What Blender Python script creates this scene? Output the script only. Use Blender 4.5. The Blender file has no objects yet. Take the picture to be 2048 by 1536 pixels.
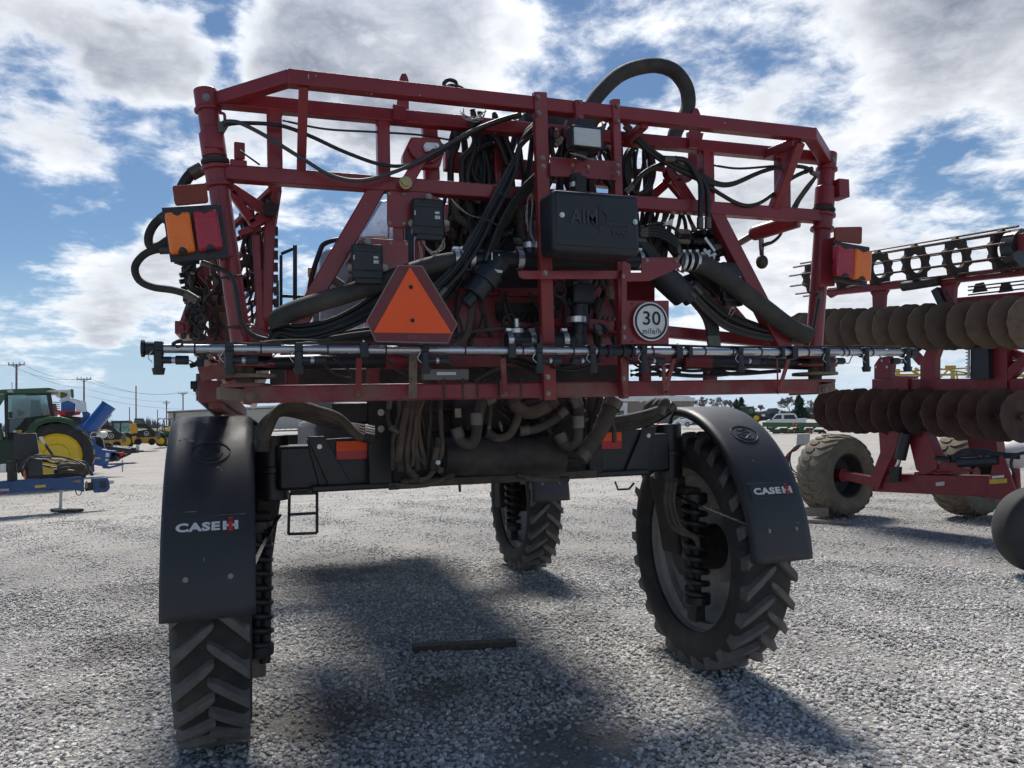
import bpy, bmesh, math, random
import numpy as np
from mathutils import Vector, Matrix

random.seed(7); rng = np.random.default_rng(7)
S = bpy.context.scene
COL = S.collection
R_ = math.radians

# ------------------------------------------------------------------ camera
FPX = 1540.0
CAM = Vector((-1.47, -4.53, 1.8))
YAW, PITCH, ROLL = R_(19.1), R_(2.4), R_(1.3)
_fh = Vector((math.sin(YAW), math.cos(YAW), 0)); _rh = Vector((math.cos(YAW), -math.sin(YAW), 0)); UP = Vector((0, 0, 1))
FW = _fh * math.cos(PITCH) + UP * math.sin(PITCH)
_u0 = -_fh * math.sin(PITCH) + UP * math.cos(PITCH)
RT = _rh * math.cos(ROLL) - _u0 * math.sin(ROLL)
UV = _u0 * math.cos(ROLL) + _rh * math.sin(ROLL)
cd = bpy.data.cameras.new('camera'); cam = bpy.data.objects.new('camera', cd); COL.objects.link(cam)
cd.sensor_width = 36.0; cd.lens = FPX / 2048 * 36; cd.clip_start = 0.05; cd.clip_end = 5000
_m = Matrix((RT, UV, -FW)).transposed().to_4x4(); _m.translation = CAM
cam.matrix_world = _m
S.camera = cam
S.render.resolution_x, S.render.resolution_y = 1024, 768

# ------------------------------------------------------------------ exposure
S.view_settings.view_transform = 'Standard'; S.view_settings.look = 'None'
S.view_settings.gamma = 1.0; S.view_settings.use_curve_mapping = False
S.view_settings.exposure = 1.5
S.render.engine = 'CYCLES'
S.cycles.max_bounces = 5; S.cycles.diffuse_bounces = 4; S.cycles.glossy_bounces = 3; S.cycles.transmission_bounces = 5; S.cycles.transparent_max_bounces = 8
S.cycles.use_adaptive_sampling = True; S.cycles.adaptive_threshold = 0.03

# ------------------------------------------------------------------ sun and sky
SUN_AZ, SUN_EL = R_(10.0), R_(55.0)           # azimuth from +Y towards +X
sun_dir = Vector((math.sin(SUN_AZ) * math.cos(SUN_EL), math.cos(SUN_AZ) * math.cos(SUN_EL), math.sin(SUN_EL)))
sl = bpy.data.lights.new('sun', 'SUN'); sl.energy = 1.75; sl.angle = R_(16); sl.color = (1.0, 0.95, 0.88)
so = bpy.data.objects.new('sun', sl); COL.objects.link(so)
so.rotation_euler = sun_dir.to_track_quat('Z', 'Y').to_euler(); so.location = (0, 0, 60)

W = bpy.data.worlds.new('World'); S.world = W; W.use_nodes = True
nt = W.node_tree; nt.nodes.clear()
def N(t, **k):
    n = nt.nodes.new(t)
    for a, b in k.items(): setattr(n, a, b)
    return n
def LK(a, b): nt.links.new(a, b)
def MA(op, a, b=None, c=None, clamp=False):
    n = N('ShaderNodeMath', operation=op, use_clamp=clamp)
    for i, v in enumerate((a, b, c)):
        if v is None: continue
        if hasattr(v, 'is_linked'): LK(v, n.inputs[i])
        else: n.inputs[i].default_value = v
    return n.outputs[0]
def SM(x, a, b, lo=0., hi=1.):
    n = N('ShaderNodeMapRange', interpolation_type='SMOOTHSTEP')
    LK(x, n.inputs[0]); n.inputs[1].default_value = a; n.inputs[2].default_value = b
    n.inputs[3].default_value = lo; n.inputs[4].default_value = hi
    return n.outputs[0]
tc = N('ShaderNodeTexCoord'); DIR = tc.outputs['Generated']
sky = N('ShaderNodeTexSky', sky_type='NISHITA'); sky.sun_disc = False
sky.sun_elevation = SUN_EL; sky.sun_rotation = SUN_AZ; sky.altitude = 250; sky.air_density = 1.0; sky.dust_density = 0.25; sky.ozone_density = 2.5
SKY_STRENGTH = 0.05 * .56
sep = N('ShaderNodeSeparateXYZ'); LK(DIR, sep.inputs[0])
zz = MA('ADD', MA('MAXIMUM', sep.outputs[2], 0.0), 0.20)
px_ = MA('DIVIDE', sep.outputs[0], zz); py_ = MA('DIVIDE', sep.outputs[1], zz)
cmb = N('ShaderNodeCombineXYZ'); LK(px_, cmb.inputs[0]); LK(py_, cmb.inputs[1])
def noise(vec, scale, detail, rough, off=(0, 0, 0), dist=0.0, lac=2.0):
    mp = N('ShaderNodeMapping'); LK(vec, mp.inputs[0]); mp.inputs['Location'].default_value = off
    n = N('ShaderNodeTexNoise'); LK(mp.outputs[0], n.inputs['Vector'])
    n.inputs['Scale'].default_value = scale; n.inputs['Detail'].default_value = detail; n.inputs['Roughness'].default_value = rough
    n.inputs['Distortion'].default_value = dist; n.inputs['Lacunarity'].default_value = lac
    return n.outputs['Fac']
def pdir(px, py):
    d = FW + RT * ((px - 1024) / FPX) - UV * ((py - 768) / FPX)
    return d.normalized()
def blob(px, py, r0, r1, amt):
    "a bank of cloud (or a clear gap) at one place in the sky, radii in degrees"
    n = N('ShaderNodeVectorMath', operation='DOT_PRODUCT'); LK(NDIR, n.inputs[0]); n.inputs[1].default_value = pdir(px, py)
    return SM(n.outputs['Value'], math.cos(R_(r1)), math.cos(R_(r0)), 0.0, amt)
nd = N('ShaderNodeVectorMath', operation='NORMALIZE'); LK(DIR, nd.inputs[0])
# wobble the direction a little so the banks get ragged outlines
wob = N('ShaderNodeTexNoise'); LK(DIR, wob.inputs['Vector']); wob.inputs['Scale'].default_value = 6.0; wob.inputs['Detail'].default_value = 4
wv = N('ShaderNodeVectorMath', operation='MULTIPLY_ADD'); LK(wob.outputs['Color'], wv.inputs[0]); wv.inputs[1].default_value = (0.16, 0.16, 0.16); wv.inputs[2].default_value = (-0.08, -0.08, -0.08)
wa = N('ShaderNodeVectorMath', operation='ADD'); LK(nd.outputs[0], wa.inputs[0]); LK(wv.outputs[0], wa.inputs[1])
wn = N('ShaderNodeVectorMath', operation='NORMALIZE'); LK(wa.outputs[0], wn.inputs[0]); NDIR = wn.outputs[0]
P2 = cmb.outputs[0]
big = noise(P2, 0.8, 2, 0.5, (3.1, 1.7, 0))
fine = noise(P2, 2.3, 6, 0.56, (0.4, 5.2, 2.0), 0.15)
puff = noise(P2, 9.5, 5, 0.64, (9.0, 2.0, 4.0), 0.2)
cover = MA('ADD', MA('MULTIPLY', big, 0.40), MA('MULTIPLY', fine, 0.80))
cover = MA('ADD', cover, MA('MULTIPLY', MA('SUBTRACT', puff, 0.5), 0.50))
for b in ((60, 10, 5, 11, .42), (770, 40, 5, 12, .40), (1500, 120, 6, 26, .10), (1900, 330, 6, 26, .14), (1960, 40, 2, 8, .18),
          (230, 420, 3, 8, .24), (120, 600, 1, 5, .14), (620, 560, 3, 14, .15), (330, 580, 2, 7, .11), (1250, 560, 4, 20, .08), (100, 650, 1, 5, .12), (330, 670, 1, 5, .08), (1000, 250, 3, 8, .08), (470, 250, 1, 6, .16), (330, 120, 0, 3, .10), (320, 130, 0, 3, .08),
          (60, 300, 4, 9, -.22), (320, 280, 1, 4, -.14), (370, 30, 0, 3, -.08), (300, 150, 0, 3, -.05), (1240, 205, 0, 4, -.12), (1080, 170, 0, 3, -.08), (1010, 20, 0, 3, -.06), (1640, 210, 0, 3, -.10), (1890, 310, 0, 4, -.12), (60, 560, 1, 4, -.10), (200, 780, 3, 9, -.14), (1600, 640, 4, 18, .07)):
    cover = MA('ADD', cover, blob(*b))
dens = SM(cover, 0.635, 0.885)
thick = SM(cover, 0.74, 0.96)
dark = noise(P2, 1.3, 3, 0.5, (7.0, 1.0, 9.0))
dark = SM(dark, 0.40, 0.68, 0.12, 0.50)
for b in ((100, 20, 1, 10, .22), (760, 40, 4, 11, .52), (1950, 50, 1, 7, .42), (340, 440, 1, 5, .22), (300, 600, 1, 5, .12), (1580, 250, 1, 5, .2)):
    dark = MA('ADD', dark, blob(*b))
shade = MA('MULTIPLY', thick, dark)
shade = MA('ADD', shade, MA('MULTIPLY', MA('SUBTRACT', 0.56, puff), 0.95), clamp=True)
cmix = N('ShaderNodeMix', data_type='RGBA'); LK(shade, cmix.inputs[0])
cmix.inputs[6].default_value = (0.39, 0.40, 0.416, 1); cmix.inputs[7].default_value = (0.088, 0.10, 0.13, 1)
# thin cloud glows around the veiled sun
gd = N('ShaderNodeVectorMath', operation='DOT_PRODUCT'); LK(nd.outputs[0], gd.inputs[0]); gd.inputs[1].default_value = sun_dir
glow = MA('MULTIPLY_ADD', MA('POWER', MA('MAXIMUM', gd.outputs['Value'], 0.0), 22.0), 2.6, 1.0)
# clouds opposite the sun: sunlit faces, brightened further to fill the machine's shaded rear
glow = MA('ADD', glow, SM(gd.outputs['Value'], 0.45, -0.55, 0.0, 2.6))
cg = N('ShaderNodeVectorMath', operation='SCALE'); LK(cmix.outputs[2], cg.inputs[0]); LK(glow, cg.inputs['Scale'])
sks = N('ShaderNodeVectorMath', operation='MULTIPLY'); LK(sky.outputs[0], sks.inputs[0]); sks.inputs[1].default_value = (SKY_STRENGTH * .84, SKY_STRENGTH * .97, SKY_STRENGTH * 1.05)
# clouds thin out into haze at the horizon
hz = SM(sep.outputs[2], 0.0, 0.12, 0.25, 1.0)
densh = MA('MULTIPLY', dens, hz)
hmix = N('ShaderNodeMix', data_type='RGBA'); LK(SM(sep.outputs[2], 0.0, 0.20, 0.92, 0.0), hmix.inputs[0]); LK(sks.outputs[0], hmix.inputs[6]); hmix.inputs[7].default_value = (0.175, 0.23, 0.295, 1)
fmix = N('ShaderNodeMix', data_type='RGBA'); LK(densh, fmix.inputs[0]); LK(hmix.outputs[2], fmix.inputs[6]); LK(cg.outputs[0], fmix.inputs[7])
bg = N('ShaderNodeBackground'); LK(fmix.outputs[2], bg.inputs[0]); bg.inputs[1].default_value = 1.0
ow = N('ShaderNodeOutputWorld'); LK(bg.outputs[0], ow.inputs[0])

# ------------------------------------------------------------------ finding places
def ray(px, py): return FW + RT * ((px - 1024) / FPX) - UV * ((py - 768) / FPX)
def at(px, py, Y=None, X=None, Z=None, D=None):
    d = ray(px, py)
    t = D if D is not None else (Y - CAM.y) / d.y if Y is not None else (X - CAM.x) / d.x if X is not None else (Z - CAM.z) / d.z
    return CAM + d * t
def depth(p): return (Vector(p) - CAM).dot(FW)
def pxm(n, p): return n / FPX * depth(p)      # n photo pixels at that distance, in metres

# ------------------------------------------------------------------ materials
MATS = {}
def mat(name, col, rough=0.5, metal=0.0, var=0.12, vs=6.0, bump=0.0, bs=60.0, dirt=0.0, dcol=(0.16, 0.13, 0.10), ds=4.0, spec=0.5, coat=0.0, extra=None, alpha=None, trans=0.0, objrand=0.0, scratch=0.0):
    if name in MATS: return MATS[name]
    m = bpy.data.materials.new(name); m.use_nodes = True; t = m.node_tree; b = t.nodes['Principled BSDF']
    L = t.links.new
    tcn = t.nodes.new('ShaderNodeTexCoord'); geo = t.nodes.new('ShaderNodeNewGeometry')
    P = geo.outputs['Position']
    def nz(scale, detail=3, rough_=0.6):
        n = t.nodes.new('ShaderNodeTexNoise'); L(P, n.inputs['Vector']); n.inputs['Scale'].default_value = scale
        n.inputs['Detail'].default_value = detail; n.inputs['Roughness'].default_value = rough_
        return n.outputs['Fac']
    def mr(x, a, b_, lo, hi):
        n = t.nodes.new('ShaderNodeMapRange'); L(x, n.inputs[0]); n.inputs[1].default_value = a; n.inputs[2].default_value = b_
        n.inputs[3].default_value = lo; n.inputs[4].default_value = hi; return n.outputs[0]
    n1 = nz(vs)
    hs = t.nodes.new('ShaderNodeHueSaturation'); hs.inputs['Color'].default_value = (*col, 1)
    L(mr(n1, 0.3, 0.7, 1 - var, 1 + var), hs.inputs['Value'])
    c = hs.outputs[0]
    if objrand:
        oi = t.nodes.new('ShaderNodeObjectInfo'); h2 = t.nodes.new('ShaderNodeHueSaturation'); L(c, h2.inputs['Color'])
        L(mr(oi.outputs['Random'], 0, 1, 1 - objrand, 1 + objrand), h2.inputs['Value']); c = h2.outputs[0]
    if dirt:
        n2 = nz(ds, 4, 0.65); f = mr(n2, 0.62 - dirt * 0.35, 0.78 - dirt * 0.2, 0, min(1, 0.35 + dirt * 0.6))
        mx = t.nodes.new('ShaderNodeMix'); mx.data_type = 'RGBA'; L(f, mx.inputs[0]); L(c, mx.inputs[6]); mx.inputs[7].default_value = (*dcol, 1)
        c = mx.outputs[2]
        L(mr(f, 0, 1, rough, max(rough, 0.85)), b.inputs['Roughness'])
    else:
        L(mr(nz(vs * 3), 0.3, 0.7, max(0.02, rough - 0.08), min(1, rough + 0.08)), b.inputs['Roughness'])
    L(c, b.inputs['Base Color'])
    b.inputs['Metallic'].default_value = metal; b.inputs['Specular IOR Level'].default_value = spec
    if coat: b.inputs['Coat Weight'].default_value = coat; b.inputs['Coat Roughness'].default_value = 0.15
    if bump:
        bp = t.nodes.new('ShaderNodeBump'); bp.inputs['Strength'].default_value = bump; bp.inputs['Distance'].default_value = 0.01
        L(nz(bs, 4), bp.inputs['Height']); L(bp.outputs[0], b.inputs['Normal'])
    if trans: b.inputs['Transmission Weight'].default_value = trans; b.inputs['IOR'].default_value = 1.35
    if alpha is not None: b.inputs['Alpha'].default_value = alpha
    MATS[name] = m; return m

RED = mat('red_paint', (0.24, 0.022, 0.027), 0.36, var=0.16, vs=3.5, dirt=0.16, dcol=(0.20, 0.10, 0.09), ds=5, coat=0.15)
REDD = mat('dusty_red_paint', (0.22, 0.024, 0.032), 0.5, var=0.14, dirt=0.55, dcol=(0.22, 0.14, 0.11), ds=7)
REDH = mat('harrow_red_paint', (0.20, 0.015, 0.022), 0.42, var=0.10, dirt=0.08, ds=3)
BLK = mat('black_plastic', (0.018, 0.021, 0.026), 0.42, var=0.15, bump=0.08, bs=300)
BLKM = mat('black_painted_steel', (0.013, 0.014, 0.016), 0.38, var=0.2, dirt=0.20, dcol=(0.06, 0.045, 0.035), ds=5)
BLKD = mat('dirty_black_steel', (0.018, 0.018, 0.019), 0.6, var=0.25, dirt=0.5, dcol=(0.085, 0.065, 0.05), ds=6)
RUB = mat('hose_rubber', (0.016, 0.016, 0.017), 0.5, var=0.2, dirt=0.15, dcol=(0.06, 0.055, 0.05), ds=8)
RUBD = mat('dusty_hose_rubber', (0.040, 0.038, 0.034), 0.75, var=0.25, dirt=0.5, dcol=(0.105, 0.092, 0.072), ds=5, bump=0.15, bs=150)
MUD = mat('muddy_hose', (0.07, 0.058, 0.045), 0.85, var=0.25, dirt=0.6, dcol=(0.13, 0.10, 0.075), ds=9, bump=0.2, bs=90)
FEND = mat('fender_plastic', (0.025, 0.028, 0.034), 0.48, var=0.12, vs=3, bump=0.10, bs=240, dirt=0.30, dcol=(0.05, 0.051, 0.052), ds=2.6)
TYRE = mat('tyre_rubber', (0.028, 0.027, 0.026), 0.8, var=0.2, dirt=0.35, dcol=(0.075, 0.066, 0.056), ds=7, bump=0.25, bs=120)
LUG = mat('tyre_lug_rubber', (0.12, 0.113, 0.107), 0.88, var=0.22, vs=12, dirt=0.4, dcol=(0.15, 0.135, 0.12), ds=14, bump=0.4, bs=90)
RIM = mat('grey_rim_paint', (0.30, 0.292, 0.278), 0.55, var=0.12, dirt=0.45, dcol=(0.13, 0.115, 0.10), ds=4)
ALU = mat('steel_pipe', (0.55, 0.56, 0.58), 0.33, 0.9, var=0.06, bump=0.03, bs=200)
ZINC = mat('zinc_plate', (0.62, 0.62, 0.60), 0.35, 0.85, var=0.10)
BOLT = mat('bolt_steel', (0.26, 0.24, 0.22), 0.45, 0.8, var=0.2, dirt=0.2, ds=30)
GOLD = mat('plated_bolt', (0.42, 0.33, 0.15), 0.4, 0.8, var=0.2)
ORANGE = mat('fluorescent_orange', (1.0, 0.115, 0.02), 0.6, var=0.04)
ORED = mat('red_retroreflector', (0.52, 0.022, 0.028), 0.35, var=0.06)
SMVB = mat('sign_border_red', (0.155, 0.020, 0.024), 0.4, var=0.08)
AMB = mat('amber_lens', (0.95, 0.20, 0.006), 0.28, var=0.05, coat=0.3)
REDL = mat('red_lens', (0.42, 0.012, 0.028), 0.28, var=0.05, coat=0.3)
AREF = mat('amber_reflector', (0.22, 0.036, 0.012), 0.35, var=0.12, vs=60, bump=0.3, bs=220)
WHITE = mat('white_sign', (0.74, 0.74, 0.72), 0.5, var=0.05, dirt=0.06, ds=20)
INK = mat('black_ink', (0.012, 0.012, 0.012), 0.5, var=0.05)
DECW = mat('decal_white', (0.68, 0.68, 0.67), 0.5, var=0.06)
DECR = mat('decal_red', (0.50, 0.035, 0.03), 0.5, var=0.06)
GLASSL = mat('lamp_glass', (0.62, 0.66, 0.66), 0.12, var=0.06, bump=0.25, bs=90)
GREYB = mat('grey_bodywork', (0.30, 0.31, 0.33), 0.30, var=0.05, coat=0.2)
SILV = mat('silver_tank', (0.62, 0.64, 0.68), 0.2, 0.75, var=0.06)
WIRE = mat('grey_wire', (0.30, 0.29, 0.27), 0.6, var=0.2)
DUSTM = mat('dust_caked_steel', (0.21, 0.165, 0.125), 0.9, var=0.2, dirt=0.35, dcol=(0.12, 0.05, 0.04), ds=9, bump=0.3, bs=60)
RUST = mat('rusty_axle', (0.030, 0.024, 0.021), 0.75, var=0.3, dirt=0.35, dcol=(0.085, 0.045, 0.03), ds=4)
WOOD = mat('weathered_wood', (0.085, 0.070, 0.056), 0.85, var=0.3, vs=30, bump=0.4, bs=60)
WOODL = mat('pale_wood', (0.26, 0.225, 0.175), 0.85, var=0.25, vs=15, bump=0.3, bs=50)
DISC = mat('soil_caked_disc', (0.155, 0.105, 0.07), 0.88, var=0.25, vs=5, dirt=0.5, dcol=(0.055, 0.040, 0.030), ds=5, bump=0.4, bs=25, objrand=0.28)
DISCD = mat('rusty_disc', (0.088, 0.046, 0.032), 0.75, var=0.3, vs=5, dirt=0.3, dcol=(0.03, 0.022, 0.022), ds=4, bump=0.15, bs=30, objrand=0.3)
RUSTB = mat('rusty_bar', (0.075, 0.042, 0.032), 0.8, var=0.25)
FLOT = mat('dusty_flotation_tyre', (0.155, 0.135, 0.100), 0.9, var=0.2, dirt=0.35, dcol=(0.24, 0.21, 0.155), ds=4, bump=0.15, bs=60)
TYRED = mat('dark_tyre', (0.028, 0.028, 0.030), 0.8, var=0.2, dirt=0.2, dcol=(0.09, 0.08, 0.065), ds=3)
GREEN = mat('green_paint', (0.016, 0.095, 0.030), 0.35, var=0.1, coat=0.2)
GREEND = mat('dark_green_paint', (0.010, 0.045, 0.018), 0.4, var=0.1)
YEL = mat('yellow_paint', (0.72, 0.50, 0.025), 0.4, var=0.08, dirt=0.08, ds=5)
JYEL = mat('loader_yellow', (0.62, 0.33, 0.03), 0.42, var=0.08)
BLUE = mat('blue_paint', (0.018, 0.095, 0.32), 0.32, var=0.08, coat=0.2)
BLUED = mat('dull_blue_paint', (0.020, 0.075, 0.20), 0.42, var=0.12, dirt=0.10, ds=5)
WPAINT = mat('white_vehicle_paint', (0.72, 0.73, 0.74), 0.25, var=0.04, coat=0.4)
GLASS = mat('tinted_glass', (0.55, 0.72, 0.72), 0.05, var=0.03, trans=0.85, spec=0.6)
DGLASS = mat('dark_window', (0.03, 0.04, 0.05), 0.08, var=0.1, spec=0.7)
POLE = mat('weathered_pole', (0.20, 0.135, 0.115), 0.9, var=0.2, vs=2)
SHED = mat('metal_siding', (0.50, 0.47, 0.42), 0.5, var=0.05)
TAN = mat('tan_siding', (0.27, 0.225, 0.185), 0.6, var=0.06)
ROOFW = mat('white_roof', (0.70, 0.70, 0.68), 0.5, var=0.04)
DKTRIM = mat('dark_trim', (0.07, 0.06, 0.055), 0.6)
BARK = mat('bare_branch', (0.21, 0.18, 0.17), 0.9, var=0.2)  # branch colour lightened to put distance haze into it
NEEDLE = mat('conifer_needles', (0.030, 0.065, 0.042), 0.8, var=0.35, vs=1.5, objrand=0.1)
STONE_GREY = mat('house_siding', (0.075, 0.085, 0.13), 0.7)
ROOFG = mat('shingle_roof', (0.16, 0.155, 0.16), 0.85, var=0.15)
CLEARP = mat('clear_plastic', (0.70, 0.74, 0.80), 0.15, trans=0.5, var=0.1)
REDB = mat('bright_red_paint', (0.55, 0.025, 0.02), 0.4, var=0.1)
GALV = mat('galvanised_post', (0.46, 0.45, 0.42), 0.5, 0.4, var=0.12)
SYEL = mat('sticker_yellow', (0.62, 0.42, 0.05), 0.5)

# ------------------------------------------------------------------ mesh building
WL = {}                                        # world position of every object's origin
def link(o, parent, loc):
    COL.objects.link(o); WL[o.name] = Vector(loc)
    if parent is not None:
        o.parent = parent; o.location = Vector(loc) - WL[parent.name]
    else: o.location = loc
    return o
def frame_of(d, up=None):
    d = Vector(d).normalized(); up = Vector(up) if up is not None else UP
    if abs(d.dot(up)) > 0.985: up = Vector((0, 1, 0)) if abs(d.y) < 0.9 else Vector((1, 0, 0))
    s = d.cross(up).normalized(); u = s.cross(d).normalized()
    return d, s, u
class MB:
    def __init__(s): s.v = []; s.f = []
    def add(s, vs, fs):
        o = len(s.v); s.v.extend([tuple(x) for x in vs]); s.f.extend([tuple(i + o for i in f) for f in fs]); return s
    def hexa(s, q):
        return s.add(q, [(0, 3, 2, 1), (4, 5, 6, 7), (0, 1, 5, 4), (1, 2, 6, 5), (2, 3, 7, 6), (3, 0, 4, 7)])
    def box(s, c, size, axes=None):
        c = Vector(c); ax = axes or (Vector((1, 0, 0)), Vector((0, 1, 0)), Vector((0, 0, 1)))
        a, b, e = [Vector(ax[i]) * size[i] / 2 for i in range(3)]
        return s.hexa([c - a - b - e, c + a - b - e, c + a + b - e, c - a + b - e, c - a - b + e, c + a - b + e, c + a + b + e, c - a + b + e])
    def beam(s, p0, p1, w, h, up=None):
        p0, p1 = Vector(p0), Vector(p1); d, sd, u = frame_of(p1 - p0, up); a = sd * w / 2; b = u * h / 2
        return s.hexa([p0 - a - b, p0 + a - b, p1 + a - b, p1 - a - b, p0 - a + b, p0 + a + b, p1 + a + b, p1 - a + b])
    def cyl(s, p0, p1, r0, r1=None, n=16):
        r1 = r0 if r1 is None else r1; p0, p1 = Vector(p0), Vector(p1); d, a, b = frame_of(p1 - p0)
        vs = []
        for p, r in ((p0, r0), (p1, r1)):
            for i in range(n):
                t = 2 * math.pi * i / n; vs.append(p + a * (r * math.cos(t)) + b * (r * math.sin(t)))
        fs = [(i, (i + 1) % n, n + (i + 1) % n, n + i) for i in range(n)] + [tuple(range(n))[::-1], tuple(range(n, 2 * n))]
        return s.add(vs, fs)
    def lathe(s, c, axis, prof, n=32, closed=False, up=None):
        "prof: list of (r, distance along the axis)"
        c = Vector(c); d, a, b = frame_of(axis, up); m = len(prof); vs = []
        for i in range(n):
            t = 2 * math.pi * i / n; e = a * math.cos(t) + b * math.sin(t)
            for r, h in prof: vs.append(c + e * r + d * h)
        fs = []
        for i in range(n):
            j = (i + 1) % n
            for k in range(m if closed else m - 1):
                l = (k + 1) % m; fs.append((i * m + k, j * m + k, j * m + l, i * m + l))
        return s.add(vs, fs)
    def tube(s, pts, r, n=8, spline=True, sub=6, r1=None):
        pts = [Vector(p) for p in pts]
        if spline and len(pts) > 2: pts = catmull(pts, sub)
        m = len(pts); vs = []; a = None
        for i, p in enumerate(pts):
            d = (pts[min(i + 1, m - 1)] - pts[max(i - 1, 0)])
            if d.length < 1e-9: d = Vector((0, 0, 1))
            d.normalize()
            if a is None: _, a, b = frame_of(d)
            else:
                a = a - d * a.dot(d)
                if a.length < 1e-6: _, a, b = frame_of(d)
                a.normalize(); b = d.cross(a)
            rr = r if r1 is None else r + (r1 - r) * i / max(1, m - 1)
            for k in range(n):
                t = 2 * math.pi * k / n; vs.append(p + a * (rr * math.cos(t)) + b * (rr * math.sin(t)))
        fs = [(i * n + k, i * n + (k + 1) % n, (i + 1) * n + (k + 1) % n, (i + 1) * n + k) for i in range(m - 1) for k in range(n)]
        fs += [tuple(range(n))[::-1], tuple(range((m - 1) * n, m * n))]
        return s.add(vs, fs)
    def prism(s, poly, off):
        poly = [Vector(p) for p in poly]; off = Vector(off); n = len(poly)
        return s.add(poly + [p + off for p in poly], [tuple(range(n))[::-1], tuple(range(n, 2 * n))] + [(i, (i + 1) % n, n + (i + 1) % n, n + i) for i in range(n)])
    def ball(s, c, r, nu=14, nv=8, sc=(1, 1, 1)):
        c = Vector(c); vs = []; fs = []
        for j in range(nv + 1):
            ph = math.pi * j / nv
            for i in range(nu):
                t = 2 * math.pi * i / nu; vs.append(c + Vector((r * sc[0] * math.sin(ph) * math.cos(t), r * sc[1] * math.sin(ph) * math.sin(t), r * sc[2] * math.cos(ph))))
        for j in range(nv):
            for i in range(nu): fs.append((j * nu + i, (j + 1) * nu + i, (j + 1) * nu + (i + 1) % nu, j * nu + (i + 1) % nu))
        return s.add(vs, fs)
    def grid(s, rows):
        m = len(rows[0]); vs = [p for r in rows for p in r]
        return s.add(vs, [(i * m + k, i * m + k + 1, (i + 1) * m + k + 1, (i + 1) * m + k) for i in range(len(rows) - 1) for k in range(m - 1)])
    def build(s, name, m, parent=None, smooth=38, bevel=0.0, origin=None, solid=0.0, kind=None, segs=2):
        me = bpy.data.meshes.new(name); V = np.array([tuple(v) for v in s.v], float)
        c = Vector((V.min(0) + V.max(0)) / 2) if origin is None else Vector(origin)
        me.from_pydata([tuple(v) for v in V - np.array(c)], [], s.f)
        bm = bmesh.new(); bm.from_mesh(me); bmesh.ops.recalc_face_normals(bm, faces=bm.faces); bm.to_mesh(me); bm.free()
        if smooth:
            me.polygons.foreach_set('use_smooth', [True] * len(me.polygons)); me.set_sharp_from_angle(angle=R_(smooth))
        me.materials.append(m)
        o = bpy.data.objects.new(name, me); link(o, parent, c)
        if solid:
            md = o.modifiers.new('solid', 'SOLIDIFY'); md.thickness = solid; md.offset = 0
        if bevel:
            md = o.modifiers.new('bevel', 'BEVEL'); md.width = bevel; md.segments = segs; md.limit_method = 'ANGLE'; md.angle_limit = R_(35); md.harden_normals = False
        if kind: o['kind'] = kind
        return o
def catmull(p, sub):
    q = [p[0] * 2 - p[1]] + p + [p[-1] * 2 - p[-2]]; out = []
    for i in range(1, len(q) - 2):
        for k in range(sub):
            t = k / sub; a, b, c, d = q[i - 1], q[i], q[i + 1], q[i + 2]
            out.append(0.5 * ((b * 2) + (c - a) * t + (a * 2 - b * 5 + c * 4 - d) * t * t + (b * 3 - a - c * 3 + d) * t ** 3))
    out.append(p[-1]); return out
def roundpoly(p, r, n=4):
    p = [Vector(x) for x in p]; out = []; m = len(p)
    for i in range(m):
        a, b, c = p[i - 1], p[i], p[(i + 1) % m]; e = (a - b); f = (c - b); q = min(r, e.length * .45, f.length * .45)
        e = b + e.normalized() * q; f = b + f.normalized() * q
        for k in range(n + 1):
            t = k / n; out.append(e * (1 - t) ** 2 + b * 2 * t * (1 - t) + f * t * t)
    return out
def thing(name, label, cat, loc, group=None):
    o = bpy.data.objects.new(name, None); o.empty_display_size = 0.2; link(o, None, loc)
    return tag(o, label, cat, group)
def tag(o, label, cat, group=None, kind=None):
    if label: o['label'] = label
    if cat: o['category'] = cat
    if group: o['group'] = group
    if kind: o['kind'] = kind
    return o
def copy_tree(o, parent=None, delta=Vector((0, 0, 0))):
    c = o.copy(); COL.objects.link(c); c.parent = parent
    WL[c.name] = WL[o.name] + delta
    if parent is None: c.location = o.location + delta
    for ch in [x for x in bpy.data.objects if x.parent == o]: copy_tree(ch, c, delta)
    return c
def text(name, s, m, parent, origin, right, up, size, bold=0.0, ext=0.0008, width=None, align='CENTER', space=1.0):
    cu = bpy.data.curves.new(name, 'FONT'); cu.body = s; cu.size = 1.0; cu.align_x = align; cu.align_y = 'CENTER'; cu.offset = bold; cu.extrude = 0.0; cu.resolution_u = 3; cu.space_character = space + bold * 2.2
    ob = bpy.data.objects.new(name, cu); COL.objects.link(ob)
    dg = bpy.context.evaluated_depsgraph_get(); me = bpy.data.meshes.new_from_object(ob.evaluated_get(dg)); bpy.data.objects.remove(ob)
    V = np.array([v.co[:] for v in me.vertices]); me_f = [tuple(p.vertices) for p in me.polygons]; bpy.data.meshes.remove(me)
    hgt = V[:, 1].max() - V[:, 1].min(); wid = V[:, 0].max() - V[:, 0].min()
    sy = size / hgt; sx = sy if width is None else width / wid
    V[:, 1] -= (V[:, 1].max() + V[:, 1].min()) / 2
    if align == 'CENTER': V[:, 0] -= (V[:, 0].max() + V[:, 0].min()) / 2
    right, up, origin = Vector(right), Vector(up), Vector(origin); nrm = right.cross(up)
    mb = MB(); mb.add([origin + right * (x * sx) + up * (y * sy) + nrm * ext for x, y, z in V], me_f)
    return mb.build(name, m, parent, smooth=0)
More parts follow.
